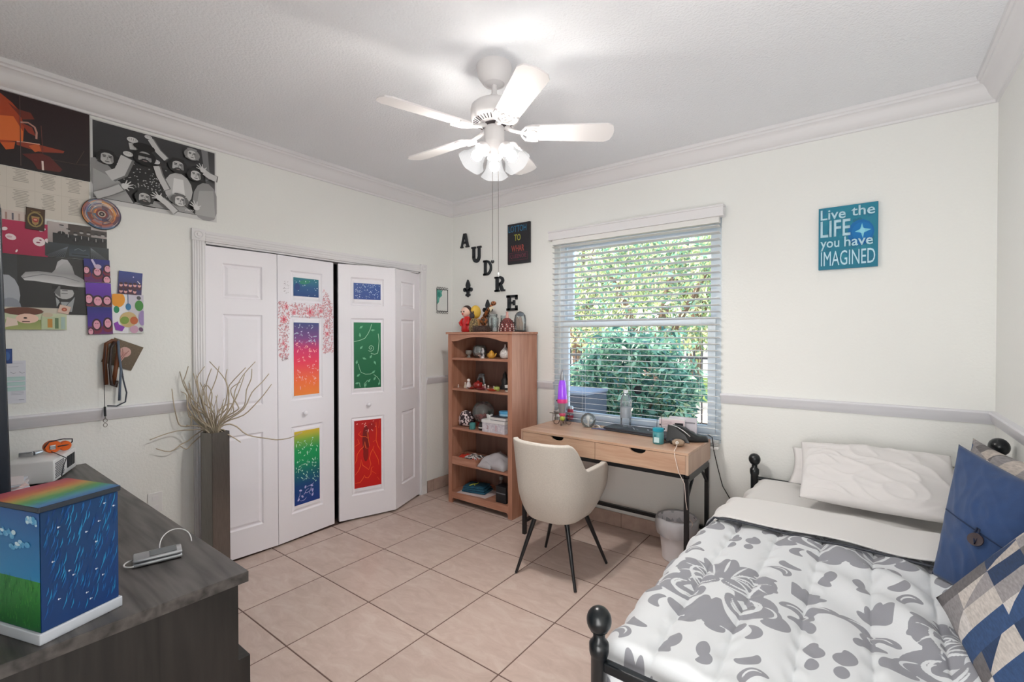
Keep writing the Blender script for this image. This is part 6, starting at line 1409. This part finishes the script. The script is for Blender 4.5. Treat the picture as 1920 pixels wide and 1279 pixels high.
# 2 dark red concert poster
t, P = art('concert_poster', 'dark poster with an orange-lit guitarist at the upper left corner', -3.30, -2.703, 2.27, 2.621, '241517')
P.rect(0, 0, 1, 1, '1c1213', '2a1719'); fx_ = lambda a, b: (.51 + a / 660 * .49, 1 - (b - (28 + a * .285)) / (560 - a * .06 - 0))
po = lambda l, c: P.poly([fx_(*p) for p in l], c)
po([(-300, 60), (-100, 0), (30, 110), (90, 180), (120, 300), (110, 400), (-40, 410), (-300, 400)], 'a8401c'); po([(-100, 200), (40, 215), (110, 330), (110, 405), (-60, 390)], 'd86a2c'); po([(0, 110), (70, 160), (170, 190), (200, 240), (110, 240)], '6e2a1c'); po([(90, 260), (180, 300), (210, 370), (150, 340)], '8a3220'); po([(60, 405), (220, 430), (330, 460), (440, 490), (430, 505), (240, 490), (60, 430)], '8e3620'); po([(150, 440), (230, 425), (250, 480), (200, 490)], 'c05a2a'); po([(100, 500), (250, 500), (320, 530), (420, 630), (400, 650), (220, 620), (180, 560)], '5a1d18'); po([(-60, 410), (50, 410), (40, 460), (-20, 465)], 'c8571f')
P.line([fx_(*p) for p in ((90, 260), (150, 265), (200, 300), (215, 340), (212, 390))], .012, 'b98a7c'); P.line([fx_(*p) for p in ((60, 405), (120, 412), (240, 432))], .006, 'e0b09a'); P.line([fx_(*p) for p in ((250, 290), (262, 500))], .004, '6e3a34'); P.line([fx_(*p) for p in ((258, 560), (262, 630))], .012, 'e6d2c8'); P.line([fx_(*p) for p in ((330, 550), (560, 600), (640, 605))], .003, '55403c'); P.line([fx_(*p) for p in ((540, 590), (610, 495))], .003, '55403c'); P.line([fx_(*p) for p in ((88, 60), (90, 590))], .004, '5a4442')
P.build('print', t)
# 3 lyric sheets
t, P = art('lyric_sheet', 'beige sheet with small blocks of printed text under the dark red poster', -3.30, -2.707, 2.045, 2.268, 'd3ccc2'); rr = random.Random(2)
for cx_ in (.1, .26, .42, .58, .74, .9):
    for r0, r1 in ((.97, .60), (.52, .1)):
        y = r0; w_ = rr.uniform(.04, .06)
        while y > r1 + rr.uniform(0, .15): l = w_ * rr.uniform(.6, 1); P.line([(cx_ - l, y), (cx_ + l, y)], .006, 'a9a39a', False); y -= .035
P.k += 1; P.line([(0, .56), (1, .56)], .003, 'c2bab0'); 
for x in (.18, .34, .5, .66, .82): P.line([(x, 0), (x, 1)], .002, 'c2bab0', False)
P.build('print', t)
# 4 small cards and photos
t, P = art('pale_card', 'pale card with faint lettering just right of the television', -3.02, -2.885, 2.005, 2.06, 'cdbfb8', 'card', lift=.003); 
for k in range(5): P.line([(.1 + k * .16, .2), (.1 + k * .16, .8)], .05, ['a4847a', '6d6a74', 'b09a90'][k % 3], False)
P.build('print', t)
t, P = art('magenta_card', 'magenta picture with white petal shapes', -3.02, -2.866, 1.853, 2.014, '9e2148', 'picture', lift=.004); P.rect(0, 0, 1, 1, 'a02048', 'b02a52')
for x, y, rx, ry, a in ((.18, .5, .12, .09, -20), (.05, .72, .07, .05, 30), (.66, .9, .08, .05, 0), (.88, .82, .09, .04, 35), (.8, .45, .14, .14, 20), (1.0, .5, .08, .06, -50), (.3, .1, .05, .02, 70)): P.ell(x, y, rx, ry, 'e8d6da', a, 14)
P.ell(.78, .42, .05, .02, '8e3a55', 0); P.ell(.83, .5, .03, .02, '8e3a55', 0); P.ell(.15, .5, .06, .03, 'cfaab4', 0); P.build('print', t)
t, P = art('gold_card', 'small dark card with a gold and red crest', -2.942, -2.876, 1.98, 2.086, '35251c', 'card', rot=-2, lift=.008); P.rect(.03, .02, .97, .98, '382419', '4a3322'); P.ell(.5, .48, .42, .36, '8c7a48'); P.ell(.5, .48, .34, .29, '3c2a1c'); P.poly([(.28, .62), (.72, .62), (.66, .3), (.5, .2), (.34, .3)], 'a07c4a'); P.ell(.5, .45, .16, .1, 'a03a32'); P.ell(.5, .47, .1, .04, 'd99a84'); P.line([(.25, .85), (.75, .85)], .05, '8a7040'); P.build('print', t)
t, P = art('ensemble_photo', 'black and white photo of men in dark suits standing in a row', -2.866, -2.638, 1.925, 2.034, 'a79c9a', 'photo', lift=.003); P.rect(.0, .0, 1, 1, '8e8482', 'b9b0ae'); P.rect(.33, .5, .72, 1, '4c4440'); P.rect(.72, .6, 1, .85, '4c4644'); P.rect(.08, 0, 1, .5, '26282a')
for x, y, s_ in ((.22, .8, .04), (.33, .66, .035), (.45, .52, .035), (.55, .64, .035), (.67, .62, .035), (.8, .58, .035), (.92, .62, .035)):
    P.ell(x, y - .28, s_ * 1.6, s_ * 2.2, '17181a'); P.ell(x, y, s_, s_ * 1.15, 'a8a4a2', 0, 12); P.ell(x, y + .09, s_ * 1.1, s_ * .6, '1c1a1a', 0, 10); P.line([(x, y - .15), (x, y - .3)], .012, 'b0b0b0')
P.build('print', t)
t, P = art('train_photo', 'dark photo of rails and machinery under the row of men', -2.876, -2.631, 1.86, 1.93, '33363a', 'photo', lift=.005); P.rect(0, 0, 1, 1, '2c3033', '3c4246'); P.rect(.36, .15, .68, 1, '44505a', '2b3338')
for k in range(9): P.line([(.0 + k * .035, .0), (.34, .8)], .004, '77808a', False); P.line([(1.0 - k * .035, .0), (.7, .9)], .004, '7a8288', False)
P.k += 1; P.line([(.44, .6), (.5, .75), (.58, .6), (.62, .7)], .015, '6c7880'); P.line([(.4, .3), (.66, .3)], .02, '1d2226'); P.build('print', t)
t, P = art('sombrero_photo', 'black and white photo of a face under a huge white sombrero', -3.02, -2.720, 1.57, 1.858, '2a2a2b', 'photo', lift=.002); P.rect(0, 0, 1, 1, '2b2b2c', '343435'); P.rect(.0, .0, .16, 1, '44484a', '3a3c3e'); P.ell(.03, .3, .16, .34, 'a9adb5', 0); P.ell(.08, .1, .12, .16, '8d929c')
hat = [(.2, .62), (.25, .70), (.4, .73), (.56, .72), (.6, .78), (.63, .92), (.68, .97), (.75, .97), (.81, .86), (.84, .72), (.93, .66), (1.0, .60), (1.0, .50), (.85, .50), (.6, .53), (.35, .56), (.24, .56)]
P.poly(hat, ['9a9a9c'] * 4 + ['b9b9bb'] * 4 + ['8f8f91'] * 5 + ['d0d0d2'] * 4); P.line([(.22, .60), (.45, .68), (.7, .66), (.9, .60)], .012, '7c7c80'); P.ell(.71, .38, .12, .11, 'b5b5b6'); P.rect(.56, .44, .88, .5, '202021'); P.poly([(.58, .38), (.64, .5), (.66, .5), (.66, .3)], '6e6e70'); P.line([(.68, .42), (.75, .42)], .012, '3c3c3e'); P.line([(.67, .37), (.75, .37)], .01, '5e5e60'); P.poly([(.6, .3), (.66, .22), (.78, .22), (.84, .32), (.8, .05), (.62, .05)], '9fa3a6'); P.poly([(.56, .0), (.66, .24), (.7, .0)], '1c1c1d')
P.line([(.64, .24), (.7, .1), (.78, .24)], .01, '4d4d50'); P.build('print', t)
t, P = art('drawn_figures', 'colour drawing cutouts of simple cartoon-like faces under the sombrero photo', -3.02, -2.80, 1.492, 1.60, 'c9c2b4', 'picture', lift=.006); P.rect(0, .0, 1, .75, 'c8d0b0'); P.ell(.3, .82, .32, .18, '6a3c2c'); P.rect(.03, .0, .58, .45, 'a9b070', '8a9a58'); P.ell(.36, .5, .18, .22, 'eec9b6'); P.poly([(.05, .55), (.2, .45), (.22, .2), (.02, .1)], 'e6d3c4'); P.ell(.33, .52, .03, .04, '3c2a24'); P.line([(.28, .36), (.4, .36)], .02, '54302a'); P.poly([(.58, .25), (.78, .6), (.86, .5), (.84, .25)], 'ded8c8'); P.rect(.58, .02, .98, .6, 'bcc9a4'); P.rect(.68, .1, .76, .5, 'c08a3c'); P.rect(.8, .05, .86, .55, '5f7a58'); P.rect(.9, .04, .97, .6, 'a8c0b8'); P.ell(.68, .68, .09, .1, 'c8b9a0'); P.build('print', t)
t, P = art('playing_card', 'small tilted card with a reddish emblem over the sombrero photo', -2.83, -2.788, 1.575, 1.615, 'd8b9a6', 'card', rot=-15, lift=.009); P.rect(.05, .05, .95, .95, 'd9c0b0'); P.ell(.5, .5, .25, .25, 'b0563c'); P.ell(.5, .5, .1, .1, 'd99a7c'); P.build('print', t)
# photo strip of three
for k, (z0, z1, up_, lb) in enumerate(((1.745, 1.866, '22286e', 'top purple-blue party photo of the vertical strip'), (1.618, 1.742, '5a2a9a', 'middle purple party photo of the vertical strip'), (1.470, 1.615, '4a2a98', 'bottom purple party photo of the vertical strip'))):
    t, P = art('party_photo', lb, -2.732 + k * .006, -2.627 + k * .004, z0, z1, '3c2a70', 'photo', rot=1.5, lift=.008); t['group'] = 'photo strip of three party pictures'
    P.rect(0, 0, 1, 1, '6a2a6a', up_); P.rect(0, .3, 1, 1, up_, '2a2c80' if k != 1 else '6a34b0')
    for x, y, s_ in ([(.5, .45, .17), (.08, .5, .14), (.9, .6, .15), (.85, .12, .16)] if k == 0 else [(.1, .3, .18), (.45, .22, .2), (.82, .25, .18)] if k == 1 else [(.35, .35, .17), (.8, .4, .17), (.1, .1, .12)]):
        P.ell(x, y - .15, s_ * 1.3, s_ * 1.1, '7a2440'); P.ell(x, y, s_ * 1.15, s_ * 1.3, '341528'); P.ell(x, y, s_ * .78, s_ * .95, 'e2a0b4'); P.line([(x - s_ * .4, y + .05), (x - s_ * .1, y + .05)], .03, '6a2040', False); P.line([(x + s_ * .1, y + .05), (x + s_ * .4, y + .05)], .03, '6a2040', False); P.k += 1
    if k == 0: P.line([(.3, .98), (.45, .65)], .09, 'c8c0e0'); P.ell(.52, .68, .14, .1, 'c9b4cc')
    P.build('print', t)
t, P = art('blue_party_photo', 'tilted dark blue photo with a crowd of small faces', -2.592, -2.487, 1.690, 1.815, '2a2f5c', 'photo', rot=-3, lift=.004); P.rect(0, 0, 1, 1, '3a2a5a', '2a3f8a'); rr = random.Random(3)
for k in range(9): x, y = .12 + (k % 5) * .19, .42 - (k // 5) * .26 + rr.uniform(-.04, .04); P.ell(x, y - .12, .1, .09, '4a2038'); P.ell(x, y, .075, .085, 'dba4a6', 0, 10); P.ell(x, y + .06, .08, .05, '3a1a2a', 0, 10)
P.line([(.78, .62), (.9, .5)], .04, 'e2d8e6'); P.ell(.6, .78, .03, .03, 'c8c0e8'); P.build('print', t)
t, P = art('dotted_picture', 'white picture with orange, green, blue and purple blobs', -2.619, -2.481, 1.476, 1.690, 'dedce0', 'picture', rot=0, lift=.005); P.rect(0, 0, .5, 1, 'e9e9ee'); P.rect(.5, 0, 1, 1, 'cfd2cf', 'c9c4d4')
for x, y, rx, ry, c, a in ((.18, .86, .22, .2, 'e89a20', 0), (.13, .6, .09, .09, '1f8a5a', 0), (.5, .68, .09, .09, '2f78a8', 0), (.85, .72, .14, .14, '3f8a3a', 0), (.84, .92, .07, .05, '4a4a50', 20), (.5, .35, .28, .2, 'c9b07c', -10), (.38, .33, .14, .1, '7f9a40', -30), (.68, .33, .13, .1, 'c0663a', 0), (.95, .4, .12, .2, '9a86b8', 0), (.9, .1, .07, .06, '6a4a6a', 20), (.68, .1, .14, .1, 'c9a0b8', 0)): P.ell(x, y, rx, ry, c, a, 18)
P.line([(.49, 1), (.49, .72)], .02, '2f6a9a'); P.poly([(.04, .25), (.16, .3), (.2, .22), (.38, .16), (.3, .05), (.1, .08)], '8a3ab0'); P.build('print', t)
t, P = art('brown_picture', 'tilted brown picture with a pale pink animal head, half behind the straps', -2.645, -2.505, 1.29, 1.43, '6a5a48', 'picture', rot=-24, lift=.003); P.rect(0, 0, 1, 1, '5e5040', '6e5e4a'); rr = random.Random(5)
for k in range(120): P.ell(rr.random(), rr.random(), .015, .01, rr.choice(['7a6a50', '4c4234', '8a7c5e']), 0, 6, False)
P.k += 1; P.ell(.52, .6, .2, .2, 'c9a098', 20); P.poly([(.4, .6), (.62, .6), (.56, .2), (.46, .2)], 'c09088'); P.line([(.4, .7), (.5, .5), (.47, .25)], .02, '8a5a54'); P.line([(.62, .7), (.55, .5), (.53, .25)], .02, '8a5a54'); P.build('print', t)
t, P = art('printed_form', 'white printed form with pale green bars low on the left wall', -3.03, -2.947, 1.137, 1.342, 'd9dbe4', 'paper'); P.line([(.1, .94), (.9, .94)], .01, 'a0a2b4'); P.line([(.3, .86), (.7, .86)], .015, '9a9cae')
for x in (.15, .5, .85): P.line([(x - .12, .74), (x, .70), (x + .1, .72)], .02, '7c7e92', False)
for y in (.58, .46, .34): P.rect(.0, y - .045, .97, y + .045, 'b4d2d0'); P.line([(.05, y + .03), (.9, y + .03)], .012, '8ab0b0')
for y in (.27, .24, .21): P.line([(.4, y), (.9, y)], .012, '8c8ea0', False)
P.line([(.7, .08), (.92, .08)], .025, '8c8ea0'); P.build('print', t)
t, P = art('blue_card', 'small blue card above the printed form', -3.03, -2.992, 1.33, 1.40, '23407c', 'card', lift=.003); P.rect(.1, .1, .9, .9, '1f3a78', '2a4f94'); P.ell(.55, .5, .25, .3, '3a64a8'); P.build('print', t)
# painted vinyl disc
vd = thing('painted_disc', 'round painted swirl disc hung at the corner of the group poster', 'disc', (.012, -2.662, 2.108)); Ml = Matrix.Rotation(R(90), 4, 'Y') @ Matrix.Rotation(R(0), 4, 'Z')
MB().lathe([(0, 0), (.080, 0), (.082, .002), (.082, .005), (.08, .007), (0, .007)], (.010, -2.660, 2.108), 40, Ml).build('disc', MT['dark'], vd, smooth=40)
P = Print((.0172, -2.742, 2.026), (0, .164, 0), (0, 0, .164), .0003, .00008); rr = random.Random(17)
ring_c = [['3a3f66', '5a5f80', '6a6478', 'b0623c', 'd98a3c', '2a6a8c', '3c78a0', '40405c'], ['7a4a4a', 'c2703c', 'e0a860', 'd8d0c8', '6f7aa0', '3a6f94', '8a4a3a', 'b9603a'], ['8a7468', '8a4f4a', '5a4a5a', 'c9b0a0', 'b07a5c', '6a4a4a', '80808c', '705a60']]
for ri, (r0, r1) in enumerate(((.485, .36), (.36, .25), (.25, .14))):
    for k in range(48):
        a0, a1 = 2 * PI * k / 48, 2 * PI * (k + 1) / 48; c1 = ring_c[ri][int(k / 6 + ri * 2) % 8]; c2 = ring_c[(ri + 1) % 3][int(k / 6 + 1) % 8]
        P.poly([(.5 + r0 * math.cos(a0), .5 + r0 * math.sin(a0)), (.5 + r0 * math.cos(a1), .5 + r0 * math.sin(a1)), (.5 + r1 * math.cos(a1), .5 + r1 * math.sin(a1)), (.5 + r1 * math.cos(a0), .5 + r1 * math.sin(a0))], [c1, c1, c2, c2], False)
P.k += 1
for k in range(46):
    a0 = rr.uniform(0, 6.28); r_ = rr.uniform(.16, .46); l = rr.uniform(.3, 1.1); P.line([(.5 + r_ * math.cos(a0 + l * j / 6), .5 + r_ * math.sin(a0 + l * j / 6)) for j in range(7)], [.002, .012, .014, .012, .01, .006, .002], rr.choice(['e8e2dc', '23304c', 'f0a050', '2f86a8', 'd9c8b8', '4a2a30', 'e07a34']), False)
P.k += 1; P.ell(.5, .5, .15, .15, '7c3f3c', 0, 24); P.ell(.5, .5, .1, .1, 'b9a898', 0, 20); P.ell(.5, .5, .07, .07, '2c2428', 0, 18); P.ell(.5, .5, .03, .03, '9a8a80', 0, 12); P.build('painted_swirl', vd, 'print')
# straps hanging from a hook
hk = thing('wall_hook', 'small metal hook behind the hanging straps', 'hook', (.01, -2.60, 1.43)); MB().tube([(.001, -2.60, 1.435), (.03, -2.60, 1.43), (.034, -2.60, 1.445)], .003, 6).build('hook', MT['steel'], hk, smooth=180)
bt = thing('leather_strap', 'brown leather strap looped over the wall hook', 'strap', (.03, -2.615, 1.43))
def ribbon3(pts, w, nrm=(1, 0, 0), th=.0018):
    q = MB(); P_ = [Vector(p) for p in pts]; N = Vector(nrm); L_ = []
    for i, p in enumerate(P_):
        t_ = (P_[min(i + 1, len(P_) - 1)] - P_[max(i - 1, 0)]).normalized(); s_ = t_.cross(N)
        if s_.length < .2: s_ = Vector((0, 1, 0))
        s_.normalize(); n2 = s_.cross(t_).normalized(); L_.append([q.b.verts.new(p + s_ * w / 2 * a + n2 * th / 2 * b_) for a, b_ in ((1, 1), (-1, 1), (-1, -1), (1, -1))])
    for A, B_ in zip(L_, L_[1:]):
        for k in range(4): q.b.faces.new((A[k], A[(k + 1) % 4], B_[(k + 1) % 4], B_[k]))
    q.b.faces.new(L_[0]); q.b.faces.new(L_[-1][::-1]); return q
ribbon3([(.028, -2.652, 1.20), (.03, -2.657, 1.32), (.032, -2.65, 1.42), (.034, -2.625, 1.437), (.034, -2.605, 1.43), (.032, -2.60, 1.38), (.03, -2.612, 1.28), (.028, -2.622, 1.195)], .019).build('strap_loop', MT['leather'], bt, smooth=180)
ribbon3([(.04, -2.615, 1.43), (.043, -2.632, 1.40), (.045, -2.64, 1.30), (.04, -2.632, 1.20), (.036, -2.612, 1.188), (.034, -2.607, 1.22)], .014).build('strap_tail', mat('dark_leather', '2c1c18', .45), bt, smooth=180)
ln = thing('lanyard', 'grey-blue lanyard with a metal clip hanging beside the leather strap', 'lanyard', (.03, -2.60, 1.43)); ly = mat('lanyard_grey', '5d6a7c', .7)
ribbon3([(.04, -2.602, 1.435), (.036, -2.598, 1.36), (.034, -2.59, 1.28), (.032, -2.594, 1.20), (.03, -2.598, 1.11)], .011).build('band', ly, ln, smooth=180)
ribbon3([(.034, -2.59, 1.30), (.032, -2.58, 1.22), (.03, -2.566, 1.15), (.03, -2.572, 1.10), (.032, -2.61, 1.082), (.034, -2.65, 1.088)], .007).build('band', mat('lanyard_dark', '3f4450', .7), ln, smooth=180)
kc = thing('key_cord', 'thin cord with black clip and steel ring hanging over the chair rail', 'key cord', (.03, -2.66, 1.2)); MB().tube([(.034, -2.652, 1.41), (.032, -2.661, 1.25), (.034, -2.660, 1.08)], .0016, 5).build('cord', MT['dgrey'], kc); MB().tube([(.036, -2.660, 1.085), (.040, -2.659, 1.035)], .005, 8).build('clip', MT['dark'], kc, smooth=60)
MB().tube([(.04, -2.659 + .008 * math.cos(a), 1.012 + .010 * math.sin(a)) for a in [2 * PI * k / 14 for k in range(14)]], .0016, 5, True).build('ring', MT['steel'], kc, smooth=180); MB().tube([(.04, -2.659 + .008 * math.cos(a), .988 + .010 * math.sin(a)) for a in [2 * PI * k / 14 for k in range(14)]], .0016, 5, True).build('ring', MT['steel'], kc, smooth=180); MB().tube([(.04, -2.659, 1.035), (.04, -2.659, 1.022)], .003, 6).build('swivel', MT['steel'], kc)
# whiteboard by the closet
wbd = thing('memo_board', 'small white memo board with black scroll ends right of the closet', 'memo board', (.005, -.148, 1.68)); MB().box(.001, .006, -.222, -.075, 1.70, 1.90).build('board', mat('board_white', 'dfe3e0', .3), wbd)
q = MB()
for a in ((.006, .009, -.224, -.219, 1.70, 1.91), (.006, .009, -.078, -.073, 1.70, 1.905)): q.box(*a)
q.build('frame_side', MT['dark'], wbd)
q = MB()
for zc, sg in ((1.905, 1), (1.695, -1)):
    for k in range(5):
        yy = -.21 + k * .031; q.tube([(.009, yy + .013 * math.cos(a), zc + sg * (.008 + .012 * math.sin(a))) for a in [R(20 + j * 40) for j in range(9)]], .0022, 5)
    q.tube([(.009, -.224, zc), (.009, -.074, zc)], .002, 5)
q.build('scrollwork', MT['dark'], wbd)
P = Print((.0065, -.22, 1.72), (0, .14, 0), (0, 0, .18), .0003); P.poly([(.0, .2), (.2, .35), (.25, .55), (.5, .7), (.45, .85), (.55, .98), (.0, 1)], '5aa596'); P.ell(.2, .75, .14, .14, '2f8478'); P.ell(.12, .5, .1, .12, '6ab5a6')
for k in range(5): P.line([(.4, .6 - k * .1), (.9, .6 - k * .1)], .004, 'b9c4c8', False)
P.build('print', wbd)
# ------------------------------------------------------------------ letters on the back wall
LT = MT['letter']
def wl(name, label, x0, x1, z0, z1, parts, d=.016):
    q = MB(); Mx = Matrix(((1, 0, 0, 0), (0, 0, -1, -.0015), (0, 1, 0, 0), (0, 0, 0, 1)))
    for pl in parts: q.prism([(x0 + (x1 - x0) * a, z0 + (z1 - z0) * b_) for a, b_ in pl], 0, d, Mx)
    return tag(q.build(name, LT, None, ((x0 + x1) / 2, 0, z0)), label, 'letter' if 'letter' in name else 'wall ornament')
bx = lambda a, c, b_, e: [(a, b_), (c, b_), (c, e), (a, e)]
def arcp(cx, cy, ro, ri, a0, a1, sx=1., n=12):
    o = [(cx + ro * sx * math.cos(R(a0 + (a1 - a0) * k / n)), cy + ro * math.sin(R(a0 + (a1 - a0) * k / n))) for k in range(n + 1)]; i_ = [(cx + ri * sx * math.cos(R(a1 - (a1 - a0) * k / n)), cy + ri * math.sin(R(a1 - (a1 - a0) * k / n))) for k in range(n + 1)]
    return [[o[k], o[k + 1], i_[n - 1 - k], i_[n - k]] for k in range(n)]
wl('letter_a', 'black wooden letter A, topmost of the diagonal row', .118, .228, 2.308, 2.443, [[(.0, .0), (.3, .0), (.3, .1), (.22, .1), (.55, 1), (.36, 1), (.06, .1), (0, .1)], [(.62, .0), (1, 0), (1, .1), (.94, .1), (.66, 1), (.42, 1), (.72, .1), (.62, .1)], bx(.25, .76, .28, .42)])
wl('letter_u', 'black wooden letter U below and right of the A', .262, .380, 2.160, 2.302, [bx(.0, .42, .88, 1), bx(.6, 1, .88, 1), bx(.1, .34, .3, .9), bx(.68, .9, .3, .9)] + arcp(.5, .32, .40, .16, 180, 360, 1, 12) + [bx(.1, .34, .28, .34)])
wl('letter_d', 'black wooden letter D in the middle of the diagonal row', .408, .510, 2.020, 2.160, [bx(.0, .45, .0, .13), bx(0, .45, .87, 1), bx(.1, .36, 0, 1)] + arcp(.4, .5, .5, .34, -90, 90, 1.15, 14))
wl('letter_r', 'black wooden letter R fourth in the diagonal row', .545, .662, 1.862, 1.998, [bx(.0, .45, .0, .12), bx(0, .5, .88, 1), bx(.1, .36, 0, 1), [(.42, .5), (.62, .55), (.88, .12), (1, .12), (1, 0), (.62, 0)], bx(.3, .55, .42, .55)] + arcp(.48, .73, .30, .13, -90, 90, 1.4, 12))
wl('letter_e', 'black wooden letter E lowest of the diagonal row', .682, .800, 1.685, 1.822, [bx(.0, 1, .0, .15), bx(0, 1, .85, 1), bx(.1, .38, 0, 1), bx(.3, .7, .43, .57), bx(.82, 1, .0, .32), bx(.82, 1, .7, 1), bx(.62, .78, .34, .66)])
def fleur(nm, lb, cx, z0, h):
    el = lambda x, y, rx, ry, a=0: [(x + rx * math.cos(t) * math.cos(R(a)) - ry * math.sin(t) * math.sin(R(a)), y + rx * math.cos(t) * math.sin(R(a)) + ry * math.sin(t) * math.cos(R(a))) for t in [2 * PI * k / 18 for k in range(18)]]
    wl(nm, lb, cx - h * .34, cx + h * .34, z0, z0 + h, [[(.5, 1), (.64, .84), (.72, .68), (.62, .45), (.38, .45), (.28, .68), (.36, .84)], el(.17, .43, .17, .12), el(.83, .43, .17, .12), [(.12, .5), (.36, .52), (.44, .36), (.3, .36)], [(.88, .5), (.64, .52), (.56, .36), (.7, .36)], bx(.3, .7, .33, .44), [(.38, .36), (.62, .36), (.62, .12), (.5, 0), (.38, .12)], el(.36, .12, .1, .07), el(.64, .12, .1, .07)])
fleur('fleur_ornament', 'black wooden fleur-de-lis hanging left of the letters D and R', .212, 1.83, .168); fleur('fleur_ornament', 'black wooden fleur-de-lis on the wall right behind the bookshelf figurines', .458, 1.63, .165)
# signs
def sign():
    x0, x1, z0, z1 = 3.028, 3.306, 1.846, 2.207; t = thing('wall_sign', 'square teal canvas sign with pale words and a star above the bed', 'sign', ((x0 + x1) / 2, 0, z0))
    MB().box(x0, x1, -.022, -.001, z0, z1, bev=.001).build('canvas', mat('teal_canvas', '2b7f9c', .6, var=(9, '1f6a94', .2), bump=(200, .1)), t); w_, h_ = x1 - x0, z1 - z0
    P = Print((x0, -.0222, z0), (w_, 0, 0), (0, 0, h_), .0002, .0001); P.rect(.004, .003, .996, .997, '2b7890', '2a8098')
    rr = random.Random(8)
    for k in range(60): P.ell(rr.uniform(.08, .92), rr.uniform(.06, .94), rr.uniform(.04, .08), rr.uniform(.03, .05), rr.choice(['2c7d96', '2a7492', '30849a', '2a6f88']), rr.uniform(0, 180), 14, False)
    P.k += 1; P.ell(.72, .55, .22, .2, '1a6aa8'); P.ell(.74, .56, .17, .15, '1b72b2')
    P.poly([(.74, .69), (.765, .61), (.89, .58), (.775, .54), (.755, .45), (.725, .54), (.62, .565), (.71, .60)], '7ec8dc'); P.ell(.745, .575, .045, .045, '8fd2e4'); P.build('painted_ground', t, 'matte')
    lm = mat('pale_lettering', 'b9dcea', .6)
    def T(s, a, b_, c, e, nm='lettering'): text_mesh(s, (x0 + w_ * a, -.0262, z0 + h_ * c), (w_ * (b_ - a), 0, 0), (0, 0, h_ * (e - c)), nm, lm, t, .0008, 0.0 if s == 'IMAGINED' else .014)
    T('Live', .035, .47, .80, .965); T('the', .565, .95, .815, .975); T('LIFE', .035, .55, .52, .785); T('you', .035, .365, .30, .455); T('have', .445, .92, .345, .505); T('IMAGINED', .045, .955, .055, .29)
sign()
def sign2():
    x0, x1, z0, z1 = .702, .942, 2.094, 2.447; t = thing('black_sign', 'black panel with coloured chalk-like words between the letters and the window', 'sign', ((x0 + x1) / 2, 0, z0)); MB().box(x0, x1, -.022, -.001, z0, z1, bev=.001).build('panel', mat('black_canvas', '26262b', .7), t); w_, h_ = x1 - x0, z1 - z0
    def T(s, a, b_, c, e, col): text_mesh(s, (x0 + w_ * a, -.0224, z0 + h_ * c), (w_ * (b_ - a), 0, 0), (0, 0, h_ * (e - c)), 'lettering', mat('letter_' + col, col, .6), t, .001, .012)
    T('LOTTOH', .05, .86, .79, .95, '2f6f94'); T('TO', .31, .6, .57, .73, 'a8a83c'); T('WHAR', .18, .76, .30, .46, 'a04a44'); T('QUEENOIE', .13, .86, .12, .24, '6e2f42')
    P = Print((x0, -.0222, z0), (w_, 0, 0), (0, 0, h_), .0003)
    for l in ([(.08, .27), (.9, .27)], [(.08, .09), (.9, .09)], [(.08, .09), (.08, .27)], [(.9, .09), (.9, .27)]): P.line(l, .012, '6e2f42', False)
    P.build('painted_frame', t, 'matte')
sign2()

# every repeated kind carries a group phrase
from collections import defaultdict
fam = defaultdict(list)
for o in list(COL.objects):
    if o.parent is None and o.type in ('MESH', 'EMPTY') and 'category' in o: fam[o.name.split('.')[0] if not o.name.startswith('letter_') else 'letter'].append(o)
GP = dict(letter='black wooden letters on the window wall', small_figurine='small figurines on the second shelf', small_dish='small glazed dishes on the second shelf', doll='dolls on the bookshelf top', pen='pens beside the laptop', plastic_bag='plastic bags on the fourth shelf',
          garden_tree='trees in the garden', leafy_bush='bushes outside the window', long_pillow='long white pillows on the bed', fleur_ornament='black fleur-de-lis ornaments', drinking_glass='glasses on the bookshelf top', party_photo='photo strip of three party pictures')
for k, l in fam.items():
    if len(l) > 1:
        for o in l: o['group'] = GP.get(k, k.replace('_', ' ') + 's')
